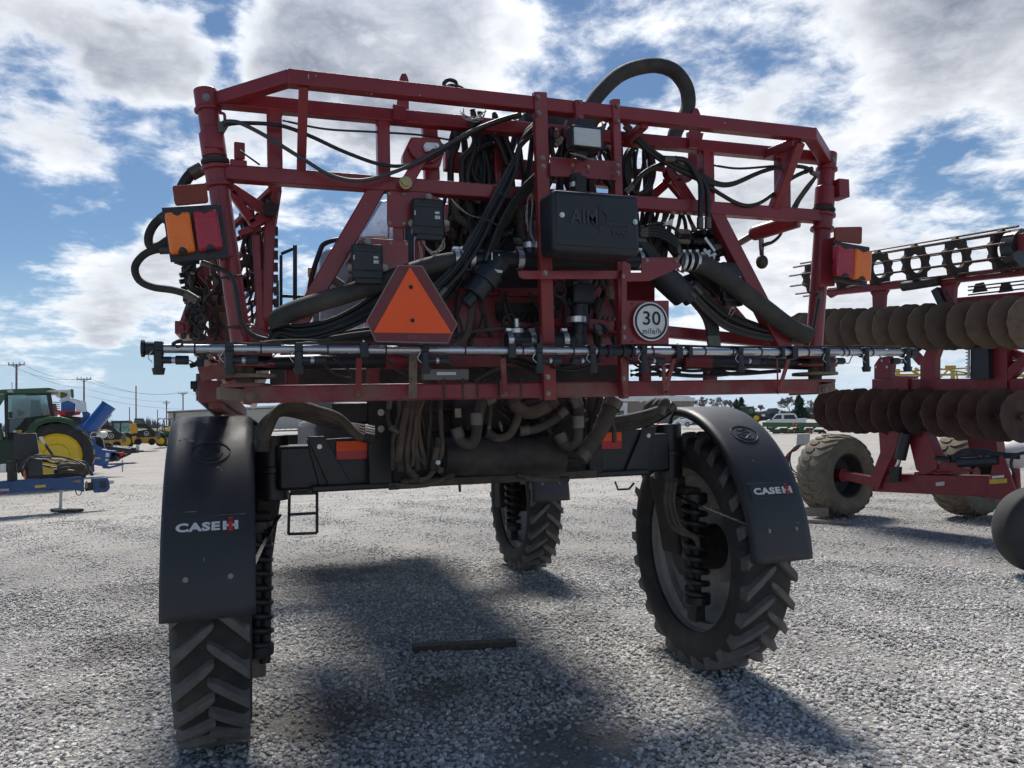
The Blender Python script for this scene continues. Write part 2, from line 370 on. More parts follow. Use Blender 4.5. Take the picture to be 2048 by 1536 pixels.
# ------------------------------------------------------------------ ground
DARK_SPOTS = [(at(650, 1135, Z=0), 1.0, .55), (at(1075, 1178, Z=0), .55, .4), (at(230, 1300, Z=0), .45, .5), (at(190, 1392, Z=0), .4, .22), (at(1150, 1238, Z=0), .3, .3), (at(1140, 1492, Z=0), .36, .5), (at(660, 1430, Z=0), .42, .55), (at(880, 1385, Z=0), .3, .4), (at(480, 1350, Z=0), .35, .4), (at(1900, 1080, Z=0), .6, .35), (at(300, 1180, Z=0), .5, .3)]
def spotted(t, col, P):
    "darker patches with ragged outlines, shared by the sheet and the stones on it"
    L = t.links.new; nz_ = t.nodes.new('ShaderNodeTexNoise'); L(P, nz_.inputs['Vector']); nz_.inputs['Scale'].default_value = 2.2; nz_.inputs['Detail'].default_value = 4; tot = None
    for c, r, amt in DARK_SPOTS:
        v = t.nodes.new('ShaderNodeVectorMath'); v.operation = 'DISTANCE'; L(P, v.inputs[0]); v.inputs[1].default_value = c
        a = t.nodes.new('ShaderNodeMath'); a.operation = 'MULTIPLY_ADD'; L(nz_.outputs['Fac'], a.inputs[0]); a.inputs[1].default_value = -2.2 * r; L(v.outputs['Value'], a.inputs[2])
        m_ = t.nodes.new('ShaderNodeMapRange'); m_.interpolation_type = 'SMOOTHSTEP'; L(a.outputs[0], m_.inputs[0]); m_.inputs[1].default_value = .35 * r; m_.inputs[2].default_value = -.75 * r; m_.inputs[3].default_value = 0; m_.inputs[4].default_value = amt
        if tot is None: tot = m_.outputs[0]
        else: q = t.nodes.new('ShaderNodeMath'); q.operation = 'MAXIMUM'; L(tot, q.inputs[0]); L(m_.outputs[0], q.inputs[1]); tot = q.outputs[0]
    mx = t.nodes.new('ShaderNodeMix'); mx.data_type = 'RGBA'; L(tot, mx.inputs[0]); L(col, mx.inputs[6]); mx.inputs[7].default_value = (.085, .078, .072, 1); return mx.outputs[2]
def gravel_material():
    m = bpy.data.materials.new('gravel_ground'); m.use_nodes = True; t = m.node_tree; L = t.links.new; b = t.nodes['Principled BSDF']
    geo = t.nodes.new('ShaderNodeNewGeometry'); P = geo.outputs['Position']
    def nz(sc, det=5, ro=0.6, vec=None):
        n = t.nodes.new('ShaderNodeTexNoise'); L(vec or P, n.inputs['Vector']); n.inputs['Scale'].default_value = sc; n.inputs['Detail'].default_value = det; n.inputs['Roughness'].default_value = ro; return n.outputs['Fac']
    def mr(x, a, b_, lo=0., hi=1.):
        n = t.nodes.new('ShaderNodeMapRange'); L(x, n.inputs[0]); n.inputs[1].default_value = a; n.inputs[2].default_value = b_; n.inputs[3].default_value = lo; n.inputs[4].default_value = hi; return n.outputs[0]
    def mix(f, a, b_, ty='MIX'):
        n = t.nodes.new('ShaderNodeMix'); n.data_type = 'RGBA'; n.blend_type = ty
        if hasattr(f, 'is_linked'): L(f, n.inputs[0])
        else: n.inputs[0].default_value = f
        for i, v in ((6, a), (7, b_)):
            if hasattr(v, 'is_linked'): L(v, n.inputs[i])
            else: n.inputs[i].default_value = (*v, 1)
        return n.outputs[2]
    def vor(sc):
        n = t.nodes.new('ShaderNodeTexVoronoi'); L(P, n.inputs['Vector']); n.inputs['Scale'].default_value = sc; return n
    v1 = vor(34); v2 = vor(9)
    sepc = t.nodes.new('ShaderNodeSeparateColor'); L(v1.outputs['Color'], sepc.inputs[0])
    sep2 = t.nodes.new('ShaderNodeSeparateColor'); L(v2.outputs['Color'], sep2.inputs[0])
    cr = t.nodes.new('ShaderNodeValToRGB'); L(sepc.outputs[0], cr.inputs[0]); e = cr.color_ramp.elements
    e[0].position = 0.0; e[0].color = (0.30, 0.288, 0.272, 1); e[1].position = 1.0; e[1].color = (0.60, 0.58, 0.55, 1)
    e2 = e.new(0.5); e2.color = (0.42, 0.405, 0.38, 1)
    gap = mr(v1.outputs['Distance'], 0.35, 0.75)
    c = mix(gap, cr.outputs[0], (0.31, 0.297, 0.28))
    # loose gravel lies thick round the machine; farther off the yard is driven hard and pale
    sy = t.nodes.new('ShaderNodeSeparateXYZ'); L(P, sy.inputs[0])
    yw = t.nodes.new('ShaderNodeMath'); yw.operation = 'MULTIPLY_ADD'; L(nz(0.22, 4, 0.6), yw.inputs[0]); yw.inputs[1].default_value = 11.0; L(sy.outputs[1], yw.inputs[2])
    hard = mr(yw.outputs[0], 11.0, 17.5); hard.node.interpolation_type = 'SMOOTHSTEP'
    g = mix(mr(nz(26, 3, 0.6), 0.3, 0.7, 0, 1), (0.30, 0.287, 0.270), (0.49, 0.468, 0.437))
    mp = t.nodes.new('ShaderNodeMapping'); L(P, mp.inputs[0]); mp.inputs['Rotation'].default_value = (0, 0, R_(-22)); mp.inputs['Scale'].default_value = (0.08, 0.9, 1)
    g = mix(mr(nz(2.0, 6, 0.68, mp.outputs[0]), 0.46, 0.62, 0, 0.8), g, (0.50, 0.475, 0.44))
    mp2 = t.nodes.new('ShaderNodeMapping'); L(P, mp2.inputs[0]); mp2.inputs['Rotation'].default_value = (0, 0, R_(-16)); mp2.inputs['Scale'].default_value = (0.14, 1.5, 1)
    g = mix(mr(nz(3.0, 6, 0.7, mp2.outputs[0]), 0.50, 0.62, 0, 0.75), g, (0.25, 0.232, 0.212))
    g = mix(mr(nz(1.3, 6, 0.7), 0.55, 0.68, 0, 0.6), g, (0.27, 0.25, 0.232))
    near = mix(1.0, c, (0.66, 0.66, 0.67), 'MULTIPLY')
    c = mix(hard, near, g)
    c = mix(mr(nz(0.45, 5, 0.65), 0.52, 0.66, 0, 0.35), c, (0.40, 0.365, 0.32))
    c = spotted(t, c, P)
    L(c, b.inputs['Base Color']); b.inputs['Roughness'].default_value = 0.9; b.inputs['Specular IOR Level'].default_value = 0.25
    bp = t.nodes.new('ShaderNodeBump'); bp.inputs['Strength'].default_value = 0.8; bp.inputs['Distance'].default_value = 0.02
    h = t.nodes.new('ShaderNodeMath'); h.operation = 'MULTIPLY_ADD'; L(v1.outputs['Distance'], h.inputs[0]); h.inputs[1].default_value = -1.0; L(nz(6, 6), h.inputs[2])
    L(h.outputs[0], bp.inputs['Height']); L(bp.outputs[0], b.inputs['Normal'])
    return m
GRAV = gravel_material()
# a sheet to the horizon: fine near the camera, coarse far away, gently uneven
def ground_z(x, y):
    d = math.hypot(x, y); k = min(1.0, d / 6.0)
    near = 0.010 * math.sin(1.7 * x + 0.6) * math.sin(1.3 * y + 1.1) + 0.006 * math.sin(4.1 * x + 2.2 * y)
    return near * (1 if d < 30 else 30 / d) - 0.004
xs = np.concatenate([[-3000, -1200, -500, -220, -120, -70, -45, -30], np.arange(-22, 22.01, 0.5), [30, 45, 70, 120, 220, 500, 1200, 3000]])
ys = np.concatenate([[-3000, -1000, -300, -100, -40, -15], np.arange(-8, 30.01, 0.5), [36, 45, 60, 80, 110, 160, 250, 500, 1200, 3000]])
mb = MB(); mb.grid([[Vector((x, y, ground_z(x, y) if abs(x) < 300 and abs(y) < 300 else 0)) for x in xs] for y in ys])
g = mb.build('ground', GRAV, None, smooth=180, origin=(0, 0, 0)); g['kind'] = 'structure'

# loose stones: real pebbles lying on the sheet, thickest around the machine
STONE = None
def stone_material():
    m = bpy.data.materials.new('limestone_gravel'); m.use_nodes = True; t = m.node_tree; L = t.links.new; b = t.nodes['Principled BSDF']
    oi = t.nodes.new('ShaderNodeObjectInfo'); cr = t.nodes.new('ShaderNodeValToRGB'); L(oi.outputs['Random'], cr.inputs[0]); e = cr.color_ramp.elements
    e[0].color = (0.29, 0.28, 0.268, 1); e[1].color = (0.72, 0.70, 0.672, 1)
    for p, c in ((0.3, (0.41, 0.40, 0.385)), (0.6, (0.51, 0.497, 0.478)), (0.85, (0.66, 0.643, 0.62))): q = e.new(p); q.color = (*c, 1)
    geo = t.nodes.new('ShaderNodeNewGeometry'); n = t.nodes.new('ShaderNodeTexNoise'); L(geo.outputs['Position'], n.inputs['Vector']); n.inputs['Scale'].default_value = 0.9; n.inputs['Detail'].default_value = 6
    mr = t.nodes.new('ShaderNodeMapRange'); L(n.outputs['Fac'], mr.inputs[0]); mr.inputs[1].default_value = 0.35; mr.inputs[2].default_value = 0.65; mr.inputs[3].default_value = 0.78; mr.inputs[4].default_value = 1.12
    hs = t.nodes.new('ShaderNodeHueSaturation'); L(cr.outputs[0], hs.inputs['Color']); L(mr.outputs[0], hs.inputs['Value']); L(spotted(t, hs.outputs[0], geo.outputs['Position']), b.inputs['Base Color'])
    b.inputs['Roughness'].default_value = 0.82; b.inputs['Specular IOR Level'].default_value = 0.35
    return m
STONE = stone_material()
def stone_mesh(i):
    r = np.random.default_rng(100 + i); bm = bmesh.new(); bmesh.ops.create_icosphere(bm, subdivisions=1, radius=0.5)
    sc = np.array([1.0, r.uniform(.62, .95), r.uniform(.42, .7)])
    for v in bm.verts:
        k = 1 + r.uniform(-.22, .22); v.co = Vector((v.co.x * sc[0] * k, v.co.y * sc[1] * k, v.co.z * sc[2] * k))
    # knock off flat chips so that the pebbles look broken, not rolled
    for _ in range(3):
        d = Vector(r.normal(size=3)).normalized(); h = r.uniform(.24, .34)
        for v in bm.verts:
            q = v.co.dot(d) - h
            if q > 0: v.co -= d * q
    me = bpy.data.meshes.new('pebble'); bm.to_mesh(me); bm.free(); me.materials.append(STONE)
    return bpy.data.objects.new('pebble_shape', me)
protos = [stone_mesh(i) for i in range(8)]
bare = [(at(1150, 1490, Z=0), 0.42, 0.30), (at(620, 1440, Z=0), 0.35, 0.2), (at(870, 1385, Z=0), 0.22, 0.15)]
pts = []; scs = []
def packed(x, y):
    "share of stones pressed out of sight: two wheel tracks that bend off to the far left, and dusty patches"
    cx = 0.2 - 0.055 * np.maximum(y - 3, 0) ** 1.25; t = 0
    for o in (-0.95, 0.95): t = np.maximum(t, np.exp(-((x - cx - o) / 0.33) ** 2))
    t = t * np.clip((y - 4.5) / 4, 0, 1)
    cx2 = 4.6 + 0.10 * y
    for o in (-0.9, 0.9): t = np.maximum(t, 0.7 * np.exp(-((x - cx2 - o) / 0.35) ** 2))
    d = np.sin(0.9 * x + 0.5 * y + 1) * np.sin(0.7 * y - 0.6 * x) + 0.5 * np.sin(2.3 * x - 1.1 * y)
    far = np.clip((y - 3.5) / 5, 0, 1)
    return np.clip(0.72 * t + 0.45 * np.clip(d - 0.35, 0, 1), 0, 0.85) * far
for r0, r1, dn, smin, smax in ((2.6, 6.2, 1750, .019, .056), (6.2, 10, 1250, .019, .052), (10, 17, 420, .02, .05), (17, 26, 90, .022, .05)):
    n = int(dn * R_(100) / 2 * (r1 * r1 - r0 * r0))
    rr = np.sqrt(rng.uniform(r0 * r0, r1 * r1, n)); th = YAW + R_(1) * rng.uniform(-50, 50, n)
    x = CAM.x + rr * np.sin(th); y = CAM.y + rr * np.cos(th)
    s_ = smin + (smax - smin) * rng.beta(1.6, 3.2, n)
    keep = np.ones(n, bool)
    for c, a, b_ in bare:
        q = ((x - c.x) / a) ** 2 + ((y - c.y) / b_) ** 2 + rng.normal(0, .25, n); keep &= ~((q < 1) & (rng.random(n) < 0.86))
    # wheel tracks and dusty patches where the stones are pressed in
    keep &= rng.random(n) > packed(x, y)
    x, y, s_ = x[keep], y[keep], s_[keep]
    z = np.array([ground_z(a, b_) for a, b_ in zip(x, y)]) + s_ * (rng.uniform(-0.05, 0.22, len(x)) - (0 if r0 < 9 else .1))
    pts.append(np.stack([x, y, z], 1)); scs.append(s_)
pts = np.concatenate(pts); scs = np.concatenate(scs); n = len(pts)
me = bpy.data.meshes.new('loose_gravel'); me.vertices.add(n); me.vertices.foreach_set('co', pts.ravel())
a = me.attributes.new('size', 'FLOAT', 'POINT'); a.data.foreach_set('value', scs)
a = me.attributes.new('turn', 'FLOAT_VECTOR', 'POINT'); a.data.foreach_set('vector', np.stack([rng.normal(0, .35, n), rng.normal(0, .35, n), rng.uniform(0, 6.28, n)], 1).ravel())
a = me.attributes.new('pick', 'INT', 'POINT'); a.data.foreach_set('value', rng.integers(0, len(protos), n))
me.materials.append(STONE)
gv = bpy.data.objects.new('loose_gravel', me); link(gv, None, (0, 0, 0)); tag(gv, 'loose grey limestone gravel covering the yard', 'gravel', kind='stuff')
ng = bpy.data.node_groups.new('strew', 'GeometryNodeTree')
ng.interface.new_socket('Geometry', in_out='INPUT', socket_type='NodeSocketGeometry'); ng.interface.new_socket('Geometry', in_out='OUTPUT', socket_type='NodeSocketGeometry')
gi = ng.nodes.new('NodeGroupInput'); go = ng.nodes.new('NodeGroupOutput'); iop = ng.nodes.new('GeometryNodeInstanceOnPoints')
gti = ng.nodes.new('GeometryNodeGeometryToInstance')
for p in reversed(protos):
    oi = ng.nodes.new('GeometryNodeObjectInfo'); oi.inputs['Object'].default_value = p; ng.links.new(oi.outputs['Geometry'], gti.inputs[0])
def attr(nm, ty):
    q = ng.nodes.new('GeometryNodeInputNamedAttribute'); q.data_type = ty; q.inputs[0].default_value = nm; return q.outputs[0]
m2p = ng.nodes.new('GeometryNodeMeshToPoints'); ng.links.new(gi.outputs[0], m2p.inputs[0]); ng.links.new(m2p.outputs[0], iop.inputs['Points'])
ng.links.new(gti.outputs[0], iop.inputs['Instance']); iop.inputs['Pick Instance'].default_value = True
ng.links.new(attr('pick', 'INT'), iop.inputs['Instance Index']); ng.links.new(attr('turn', 'FLOAT_VECTOR'), iop.inputs['Rotation']); ng.links.new(attr('size', 'FLOAT'), iop.inputs['Scale'])
ng.links.new(iop.outputs[0], go.inputs[0])
md = gv.modifiers.new('strew', 'NODES'); md.node_group = ng
# ================================================================== the sprayer
YP, YF = -1.36, -1.14                          # plane of the spray pipe and outer top beam, plane of the rear frame
SP = thing('crop_sprayer', 'tall red self-propelled crop sprayer seen from behind, orange triangle on its rear frame', 'sprayer', (0, 1.9, 0))
CRIMP = mat('crimped_ferrule', (.12, .115, .10), .5, .6, var=.25)
def Q(p, Y=None):
    "photo pixel (x, y[, Y]) to a point on a plane across the machine"
    return at(p[0], p[1], Y=p[2] if len(p) > 2 else Y)
def bar(name, a, b, wpx, Y=None, m=RED, par=None, dep=None, bevel=0.006, hol=False):
    p, q = Q(a, Y), Q(b, Y); w = pxm(wpx, (p + q) / 2); d = w if dep is None else dep
    horiz = abs((q - p).normalized().z) < 0.7
    mb = MB(); mb.beam(p, q, d, w, UP) if horiz else mb.beam(p, q, w, d, Vector((0, 1, 0)))
    return mb.build(name, m, par or SP, bevel=bevel)
def hose(name, pts, rpx, Y=None, m=RUB, par=None, n=8, sub=6, jit=0.0):
    P = [Q(p, Y) for p in pts]
    if jit: P = [p + Vector((0, random.uniform(-jit, jit), 0)) for p in P]
    r = pxm(rpx, P[len(P) // 2]); mb = MB(); mb.tube(P, r, n, sub=sub); o = mb.build(name, m, par or SP, smooth=60)
    if 'hose' in name and r > .008 and par is None and name not in ('hose_loop', 'suction_hose', 'fill_hose'):
        for a, b in ((P[0], P[1]), (P[-1], P[-2])):        # crimped ends
            d = (b - a).normalized(); MB().cyl(a - d * .006, a + d * min(.05, r * 4), r * 1.22, n=10).build('crimped_end', BLKD if m is MUD else CRIMP, o)
    return o
def plate(name, poly, Y, t=0.008, m=RED, par=None, rnd=0.0, bevel=0.002, sink=0.0):
    P = [Q(p, Y) for p in poly]
    if rnd: P = roundpoly(P, rnd)
    mb = MB(); mb.prism([p + Vector((0, sink, 0)) for p in P], (0, t, 0)); return mb.build(name, m, par or SP, bevel=bevel)
def pbox(name, x0, y0, x1, y1, Y, dep, m, par=None, bevel=0.006, segs=2):
    "an upright box whose back face fills pixels x0..x1, y0..y1 on plane Y"
    a = Q(((x0 + x1) / 2, y0), Y); b = Q(((x0 + x1) / 2, y1), Y); l = Q((x0, (y0 + y1) / 2), Y); r = Q((x1, (y0 + y1) / 2), Y)
    mb = MB(); mb.box(((l.x + r.x) / 2, Y + dep / 2, (a.z + b.z) / 2), (r.x - l.x, dep, a.z - b.z)); return mb.build(name, m, par or SP, bevel=bevel, segs=segs)
def bolt(p, r=0.009, m=BOLT, par=None, axis=(0, -1, 0), h=0.008, name='bolt'):
    p = Vector(p); ax = Vector(axis).normalized(); mb = MB(); mb.cyl(p, p + ax * h * 0.4, r * 1.45, n=12); mb.cyl(p, p + ax * h, r, n=6); return mb.build(name, m, par or SP, smooth=30)
def bolts(lst, Y, r=0.009, m=BOLT, par=None):
    for p in lst: bolt(Q(p, Y), r, m, par)
def clamp(c, axis, r, w, par=None, screw=True):
    c = Vector(c); d = Vector(axis).normalized(); mb = MB()
    mb.lathe(c, d, [(r, -w / 2), (r + .0035, -w / 2), (r + .0035, w / 2), (r, w / 2)], 24, True)
    if screw: _, s, u = frame_of(d); mb.box(c + u * (r + .008) + Vector((0, -.004, 0)), (w * 1.1, .022, .012), (d, s, u))
    return mb.build('hose_clamp', ZINC, par or SP)

# ---- rear rack: posts
def post(pts, wpx, side):
    (x0, y0), (x1, y1) = pts; a, b = Q((x0, y0), YF), Q((x1, y1), YF); r = pxm(wpx / 2, a)
    mb = MB(); mb.cyl(a, b, r, n=24); o = mb.build('hinge_post', RED, SP); return a, b, r
la, lb, lr = post(((411, 186), (483, 690)), 40, -1)
ra, rb, rr = post(((1655, 312), (1627, 715)), 32, 1)
for (a, b, r, s) in ((la, lb, lr, -1), (ra, rb, rr, 1)):
    d = (b - a)
    def along(t): return a + d * t
    mb = MB(); mb.cyl(along(-.012), along(.062), r * 1.12, n=24); mb.build('post_cap', RED, SP, bevel=.004)
    mb = MB(); mb.cyl(along(.064), along(.074), r * 1.3, n=24); mb.build('post_collar', RED, SP)
    mb = MB(); mb.cyl(along(.16), along(.255), r * 1.2, n=24); mb.build('post_sleeve', RED, SP, bevel=.004)
    mb = MB(); mb.cyl(along(.262), along(.285), r * 1.25, n=24); mb.cyl(along(.268), along(.279), r * 1.36, n=24); mb.build('post_bearing', BLKD, SP)
    for t in (.293, .362):
        mb = MB(); mb.cyl(along(t), along(t + .014), r * 1.45, n=28); mb.build('post_flange', RED, SP, bevel=.002)
    mb = MB(); mb.cyl(along(.30), along(.365), r * 1.14, n=24); mb.build('post_knuckle', RED, SP)
    bolt(along(.035) + Vector((0, -r * 1.12, 0)), .011)
mb = MB(); c = Q((1672, 382), YF); mb.box(c + Vector((.0, -.02, 0)), (.07, .09, .10)); mb.build('sleeve_bracket', RED, SP, bevel=.004)
mb = MB(); c = Q((426, 282), YF); mb.box(c + Vector((.005, -.045, 0)), (.075, .02, .09)); mb.build('sleeve_bracket', RED, SP, bevel=.004)

# ---- rear rack: beams
bar('top_beam', (575, 157), (1625, 271), 27, YP)
bar('top_beam_end', (436, 201, YF), (584, 155.5, YP), 27)
bar('top_beam_end', (1620, 268, YP), (1654, 322, YF), 24)
bar('inner_top_beam', (430, 200), (1645, 317), 25, YF)
bar('middle_beam', (438, 346), (1640, 434), 27, YF)
bar('rack_upright', (548, 222), (550, 342), 29, YF, dep=.06); bar('rack_upright', (765, 243), (767, 362), 25, YF, dep=.06)
bar('rack_upright', (1411, 303), (1413, 408), 26, YF, dep=.06); bar('rack_upright', (1564, 318), (1565, 424), 25, YF, dep=.06)
bar('rack_upright', (858, 245), (864, 372), 30, -1.0, dep=.05); bar('rack_upright', (1000, 262), (1004, 392), 32, -.98, dep=.05)
bar('rack_brace', (607, 172, YP), (602, 352, YF), 18); bar('rack_brace', (1598, 284, YP), (1545, 424, YF), 19)
bar('rack_brace', (1592, 284, YP), (1530, 311, YF), 17); bar('rack_brace', (1250, 285, YF), (1290, 248, YP), 16)
bar('rack_diagonal', (757, 372), (585, 668), 34, -1.13, dep=.07); bar('rack_diagonal', (1425, 425), (1562, 690), 30, -1.13, dep=.07)
bar('rack_diagonal', (1408, 560), (1500, 668), 24, -.95, dep=.05)
lowb = bar('lower_beam', (488, 789), (1630, 772), 31, YF, m=REDD, dep=.085, bevel=.01)
bar('link_tube', (640, 690), (1080, 690), 30, -.98, m=REDD, dep=.06); bar('link_tube', (1090, 640), (1600, 690), 22, -.95, dep=.06)
bar('cross_tube', (888, 322), (1245, 362), 36, -.72, dep=.06); bar('cross_tube', (560, 720), (1010, 722), 26, -.98, m=REDD, dep=.05)
bar('cross_tube', (1010, 722), (1600, 712), 22, -.95, m=REDD, dep=.05)
bar('cross_tube', (1260, 405), (1420, 418), 22, -1.0, dep=.04)
bar('roof_rail', (780, 376), (1120, 392), 10, .6, m=REDB, dep=.03)

# ---- channel posts in the middle
def channel(name, a, b, wpx, Yb=YF - .06, m=RED):
    p = Q(a, YP - .045); q = Q(b, Yb); w = pxm(wpx, p); mb = MB(); up = Vector((0, 1, 0)); mb.beam(p, q, w, .008, up)
    d, s, u = frame_of(q - p, up)
    for k in (-1, 1): mb.beam(p + s * (w / 2) * k + u * .014, q + s * (w / 2) * k + u * .014, .007, .034, up)
    return mb.build(name, m, SP, bevel=.0015)
channel('channel_post', (1081, 184), (1101, 800), 24); channel('channel_post', (1232, 198), (1250, 797), 14)
channel('lamp_bracket', (1157, 200), (1162, 246), 14, YP - .045)
bolts([(1076, 194), (1077, 226), (1085, 316), (1086, 333), (1095, 754), (1096, 787), (1090, 546)], YP - .05, .008)
bolts([(1236, 212), (1236, 243), (1236, 331), (1236, 346), (1248, 655), (1248, 675), (1247, 757)], YP - .05, .007)
bolts([(1160, 205), (1160, 234)], YP - .05, .006)
plate('cross_plate', [(1100, 314), (1236, 322), (1236, 360), (1101, 352)], YP - .02, .006)
bolts([(1145, 330), (1176, 334)], YP - .02, .006, GOLD)
for p in ((1145, 341), (1174, 345)): bolt(Q(p, YP - .021), .004, BLK, h=.001, name='bolt_hole')
plate('pipe_bracket', [(1036, 541), (1246, 541), (1246, 558), (1046, 558), (1038, 553)], YP - .005, .006)
plate('valve_bracket', [(1244, 519), (1262, 529), (1262, 545), (1283, 545), (1283, 515), (1356, 514), (1362, 534), (1300, 562), (1254, 563), (1254, 601), (1338, 601), (1338, 688), (1243, 688)], YP - .03, .006)
bolts([(1293, 521), (1352, 522), (1246, 553)], YP - .03, .007)
for p in ((1264, 607), (1264, 683)): bolt(Q(p, YP - .031), .004, BLK, h=.001, name='bolt_hole')
bar('sign_mount', (826, 690), (826, 797), 17, YF - .075, m=DUSTM, dep=.008); bolts([(826, 759), (826, 791)], YF - .085, .008, DUSTM)

# ---- back panels and lift linkage behind the rack
plate('back_panel', [(830, 430), (1250, 452), (1250, 560), (1310, 560), (1310, 690), (830, 690)], -.86, .03, RED, bevel=.004)
pbox('panel_slot', 992, 605, 1082, 640, -.868, .006, INK, bevel=.001)
plate('panel_rib', [(905, 583), (1080, 586), (1080, 592), (905, 589)], -.90, .04, RED)
plate('cavity_sheet', [(850, 470), (1075, 480), (1075, 575), (850, 575)], -.866, .004, mat('painted_cavity_shade', (.02, .012, .014), .8))  # flat sheet on the panel, an opening's shade put into its colour
def spring(name, a, b, r, turns, wire, m=BLKM, par=None, n=8, seg=14):
    a, b = Vector(a), Vector(b); d, s, u = frame_of(b - a); L = (b - a).length; P = []
    for i in range(int(turns * seg) + 1):
        t = i / seg; th = 2 * math.pi * t; P.append(a + d * (L * i / (turns * seg)) + s * (r * math.cos(th)) + u * (r * math.sin(th)))
    mb = MB(); mb.tube(P, wire, n, spline=False); return mb.build(name, m, par or SP, smooth=60)
spring('tension_spring', Q((990, 632), -.89), Q((1082, 636), -.89), .022, 7, .005)
spring('tension_spring', Q((1185, 640), -.89), Q((1245, 643), -.89), .022, 6, .005, ZINC)
plate('lug_plate', [(826, 276), (874, 277), (890, 290), (888, 310), (868, 324), (838, 323), (822, 305), (818, 290)], -1.19, .02, RED, rnd=.01)
plate('lug_plate', [(822, 274), (880, 276), (889, 300), (880, 335), (806, 333), (806, 308)], -1.16, .05, RED, rnd=.01)
plate('pin_washer', [(846, 291), (852, 284), (872, 285), (880, 291), (876, 297), (862, 298), (858, 304), (850, 303)], -1.205, .006, ZINC, rnd=.008)
bolt(Q((856, 294), -1.206), .013, ZINC); bolt(Q((873, 291), -1.206), .008, ZINC)
plate('link_arm', [(828, 318), (853, 322), (822, 377), (808, 381), (799, 370), (802, 360)], -1.215, .02, RED, rnd=.012); bolt(Q((811, 366), -1.217), .02, GOLD, h=.016)
plate('lug_plate', [(1334, 330), (1388, 332), (1390, 352), (1380, 364), (1345, 362), (1334, 345)], -1.10, .05, RED, rnd=.015)
plate('pin_washer', [(1349, 338), (1358, 334), (1368, 340), (1366, 348), (1356, 350)], -1.11, .006, ZINC, rnd=.008)
bar('link_arm', (1352, 358), (1396, 425), 23, -1.09, dep=.02); bar('link_arm', (1330, 355), (1370, 402), 14, -.9, dep=.03); bolt(Q((1395, 410), -1.12), .018, GOLD, h=.014)
bar('link_arm', (1340, 360), (1295, 400), 18, -.85, dep=.03); bar('link_arm', (1300, 345), (1250, 350), 18, -.85, dep=.03)
plate('gusset', [(1330, 328), (1306, 341), (1331, 345)], -1.1, .004, RED)
for x, yt, yb, Y in ((804, 146, 180, -1.0), (1388, 216, 290, -1.0)):
    plate('boom_guide', [(x - 6, yt + 14), (x, yt), (x + 8, yt), (x + 14, yt + 14), (x + 14, yb + 50), (x - 12, yb + 52)], Y, .012, RED, rnd=.02)
plate('guide_mount', [(786, 208), (812, 212), (814, 240), (787, 238)], YF - .05, .03, RED)
plate('guide_mount', [(1378, 262), (1408, 266), (1400, 296), (1379, 294)], YF - .05, .03, RED)

# ---- control boxes on their plates
def control_box(x0, y0, x1, y1, Y, plug=True):
    b = pbox('control_box', x0, y0, x1, y1, Y, .05, BLK, bevel=.008)
    h = y1 - y0; w = x1 - x0
    pbox('lid', x0 + 3, y0 + h * .22, x1 - 3, y1 - h * .24, Y - .006, .008, BLK, b, .003)
    pbox('grille', x0 + w * .2, y0 + 4, x1 - w * .15, y0 + 9, Y - .002, .004, BLKD, b, .001)
    pbox('sticker', x1 - w * .30, y0 + h * .36, x1 - w * .16, y0 + h * .42, Y - .0075, .001, DECW, b, 0)
    pbox('sticker', x1 - w * .30, y0 + h * .47, x1 - w * .14, y0 + h * .56, Y - .0075, .001, DECW, b, 0)
    a = Q((x1 - w * .22, y0 + h * .515), Y - .0095); text('lettering', 'CE', INK, b, a, (1, 0, 0), (0, 0, 1), pxm(h * .045, a))
    pbox('sticker', x0 + 3, y0 + h * .32, x0 + 5, y0 + h * .45, Y - .0075, .001, DECW, b, 0)
    for k in (x0 - 3, x1 + 3): bolt(Q((k, y0 + h * .68), Y + .02), .011, BOLT, b)
    bolt(Q(((x0 + x1) / 2, y0 - 4), Y + .03), .010, BOLT, b)
    if plug: pbox('plug', x0 + w * .12, y1 - 4, x1 - w * .05, y1 + 9, Y + .005, .04, BLK, b, .003)
    return b
plate('box_plate', [(774, 381), (850, 384), (884, 398), (896, 430), (894, 458), (774, 454)], -1.18, .006, RED, rnd=.02)
bolts([(778, 388), (808, 389), (779, 446), (808, 448)], -1.18, .006)
pl = plate('box_plate', [(728, 476), (817, 481), (817, 545), (700, 550), (690, 528)], -1.20, .006, RED, rnd=.01)
bolts([(781, 487), (812, 488), (780, 545)], -1.20, .006)
bar('plate_strut', (797, 452), (797, 484), 22, -1.16, dep=.02); bar('plate_strut', (806, 540), (790, 640), 18, -1.1, dep=.02)
control_box(826, 397, 889, 470, -1.245); control_box(704, 487, 766, 558, -1.265)
control_box(1447, 524, 1488, 602, -1.16)
def wires(pts, n, spread, Y, m, r=.0018, name='wire'):
    for i in range(n):
        o = [(x + random.uniform(-spread, spread), y + random.uniform(-spread, spread)) for x, y in pts]
        P = [Q(p, Y + random.uniform(-.015, .015)) for p in o]; mb = MB(); mb.tube(P, r, 5, sub=5); mb.build(name, m, SP, smooth=60)
wires([(845, 480), (852, 498), (870, 506), (886, 492), (888, 478)], 6, 4, -1.22, WIRE)
wires([(838, 480), (842, 510), (838, 540)], 3, 3, -1.2, WIRE); wires([(1462, 610), (1466, 622), (1462, 640)], 5, 8, -1.12, WIRE)

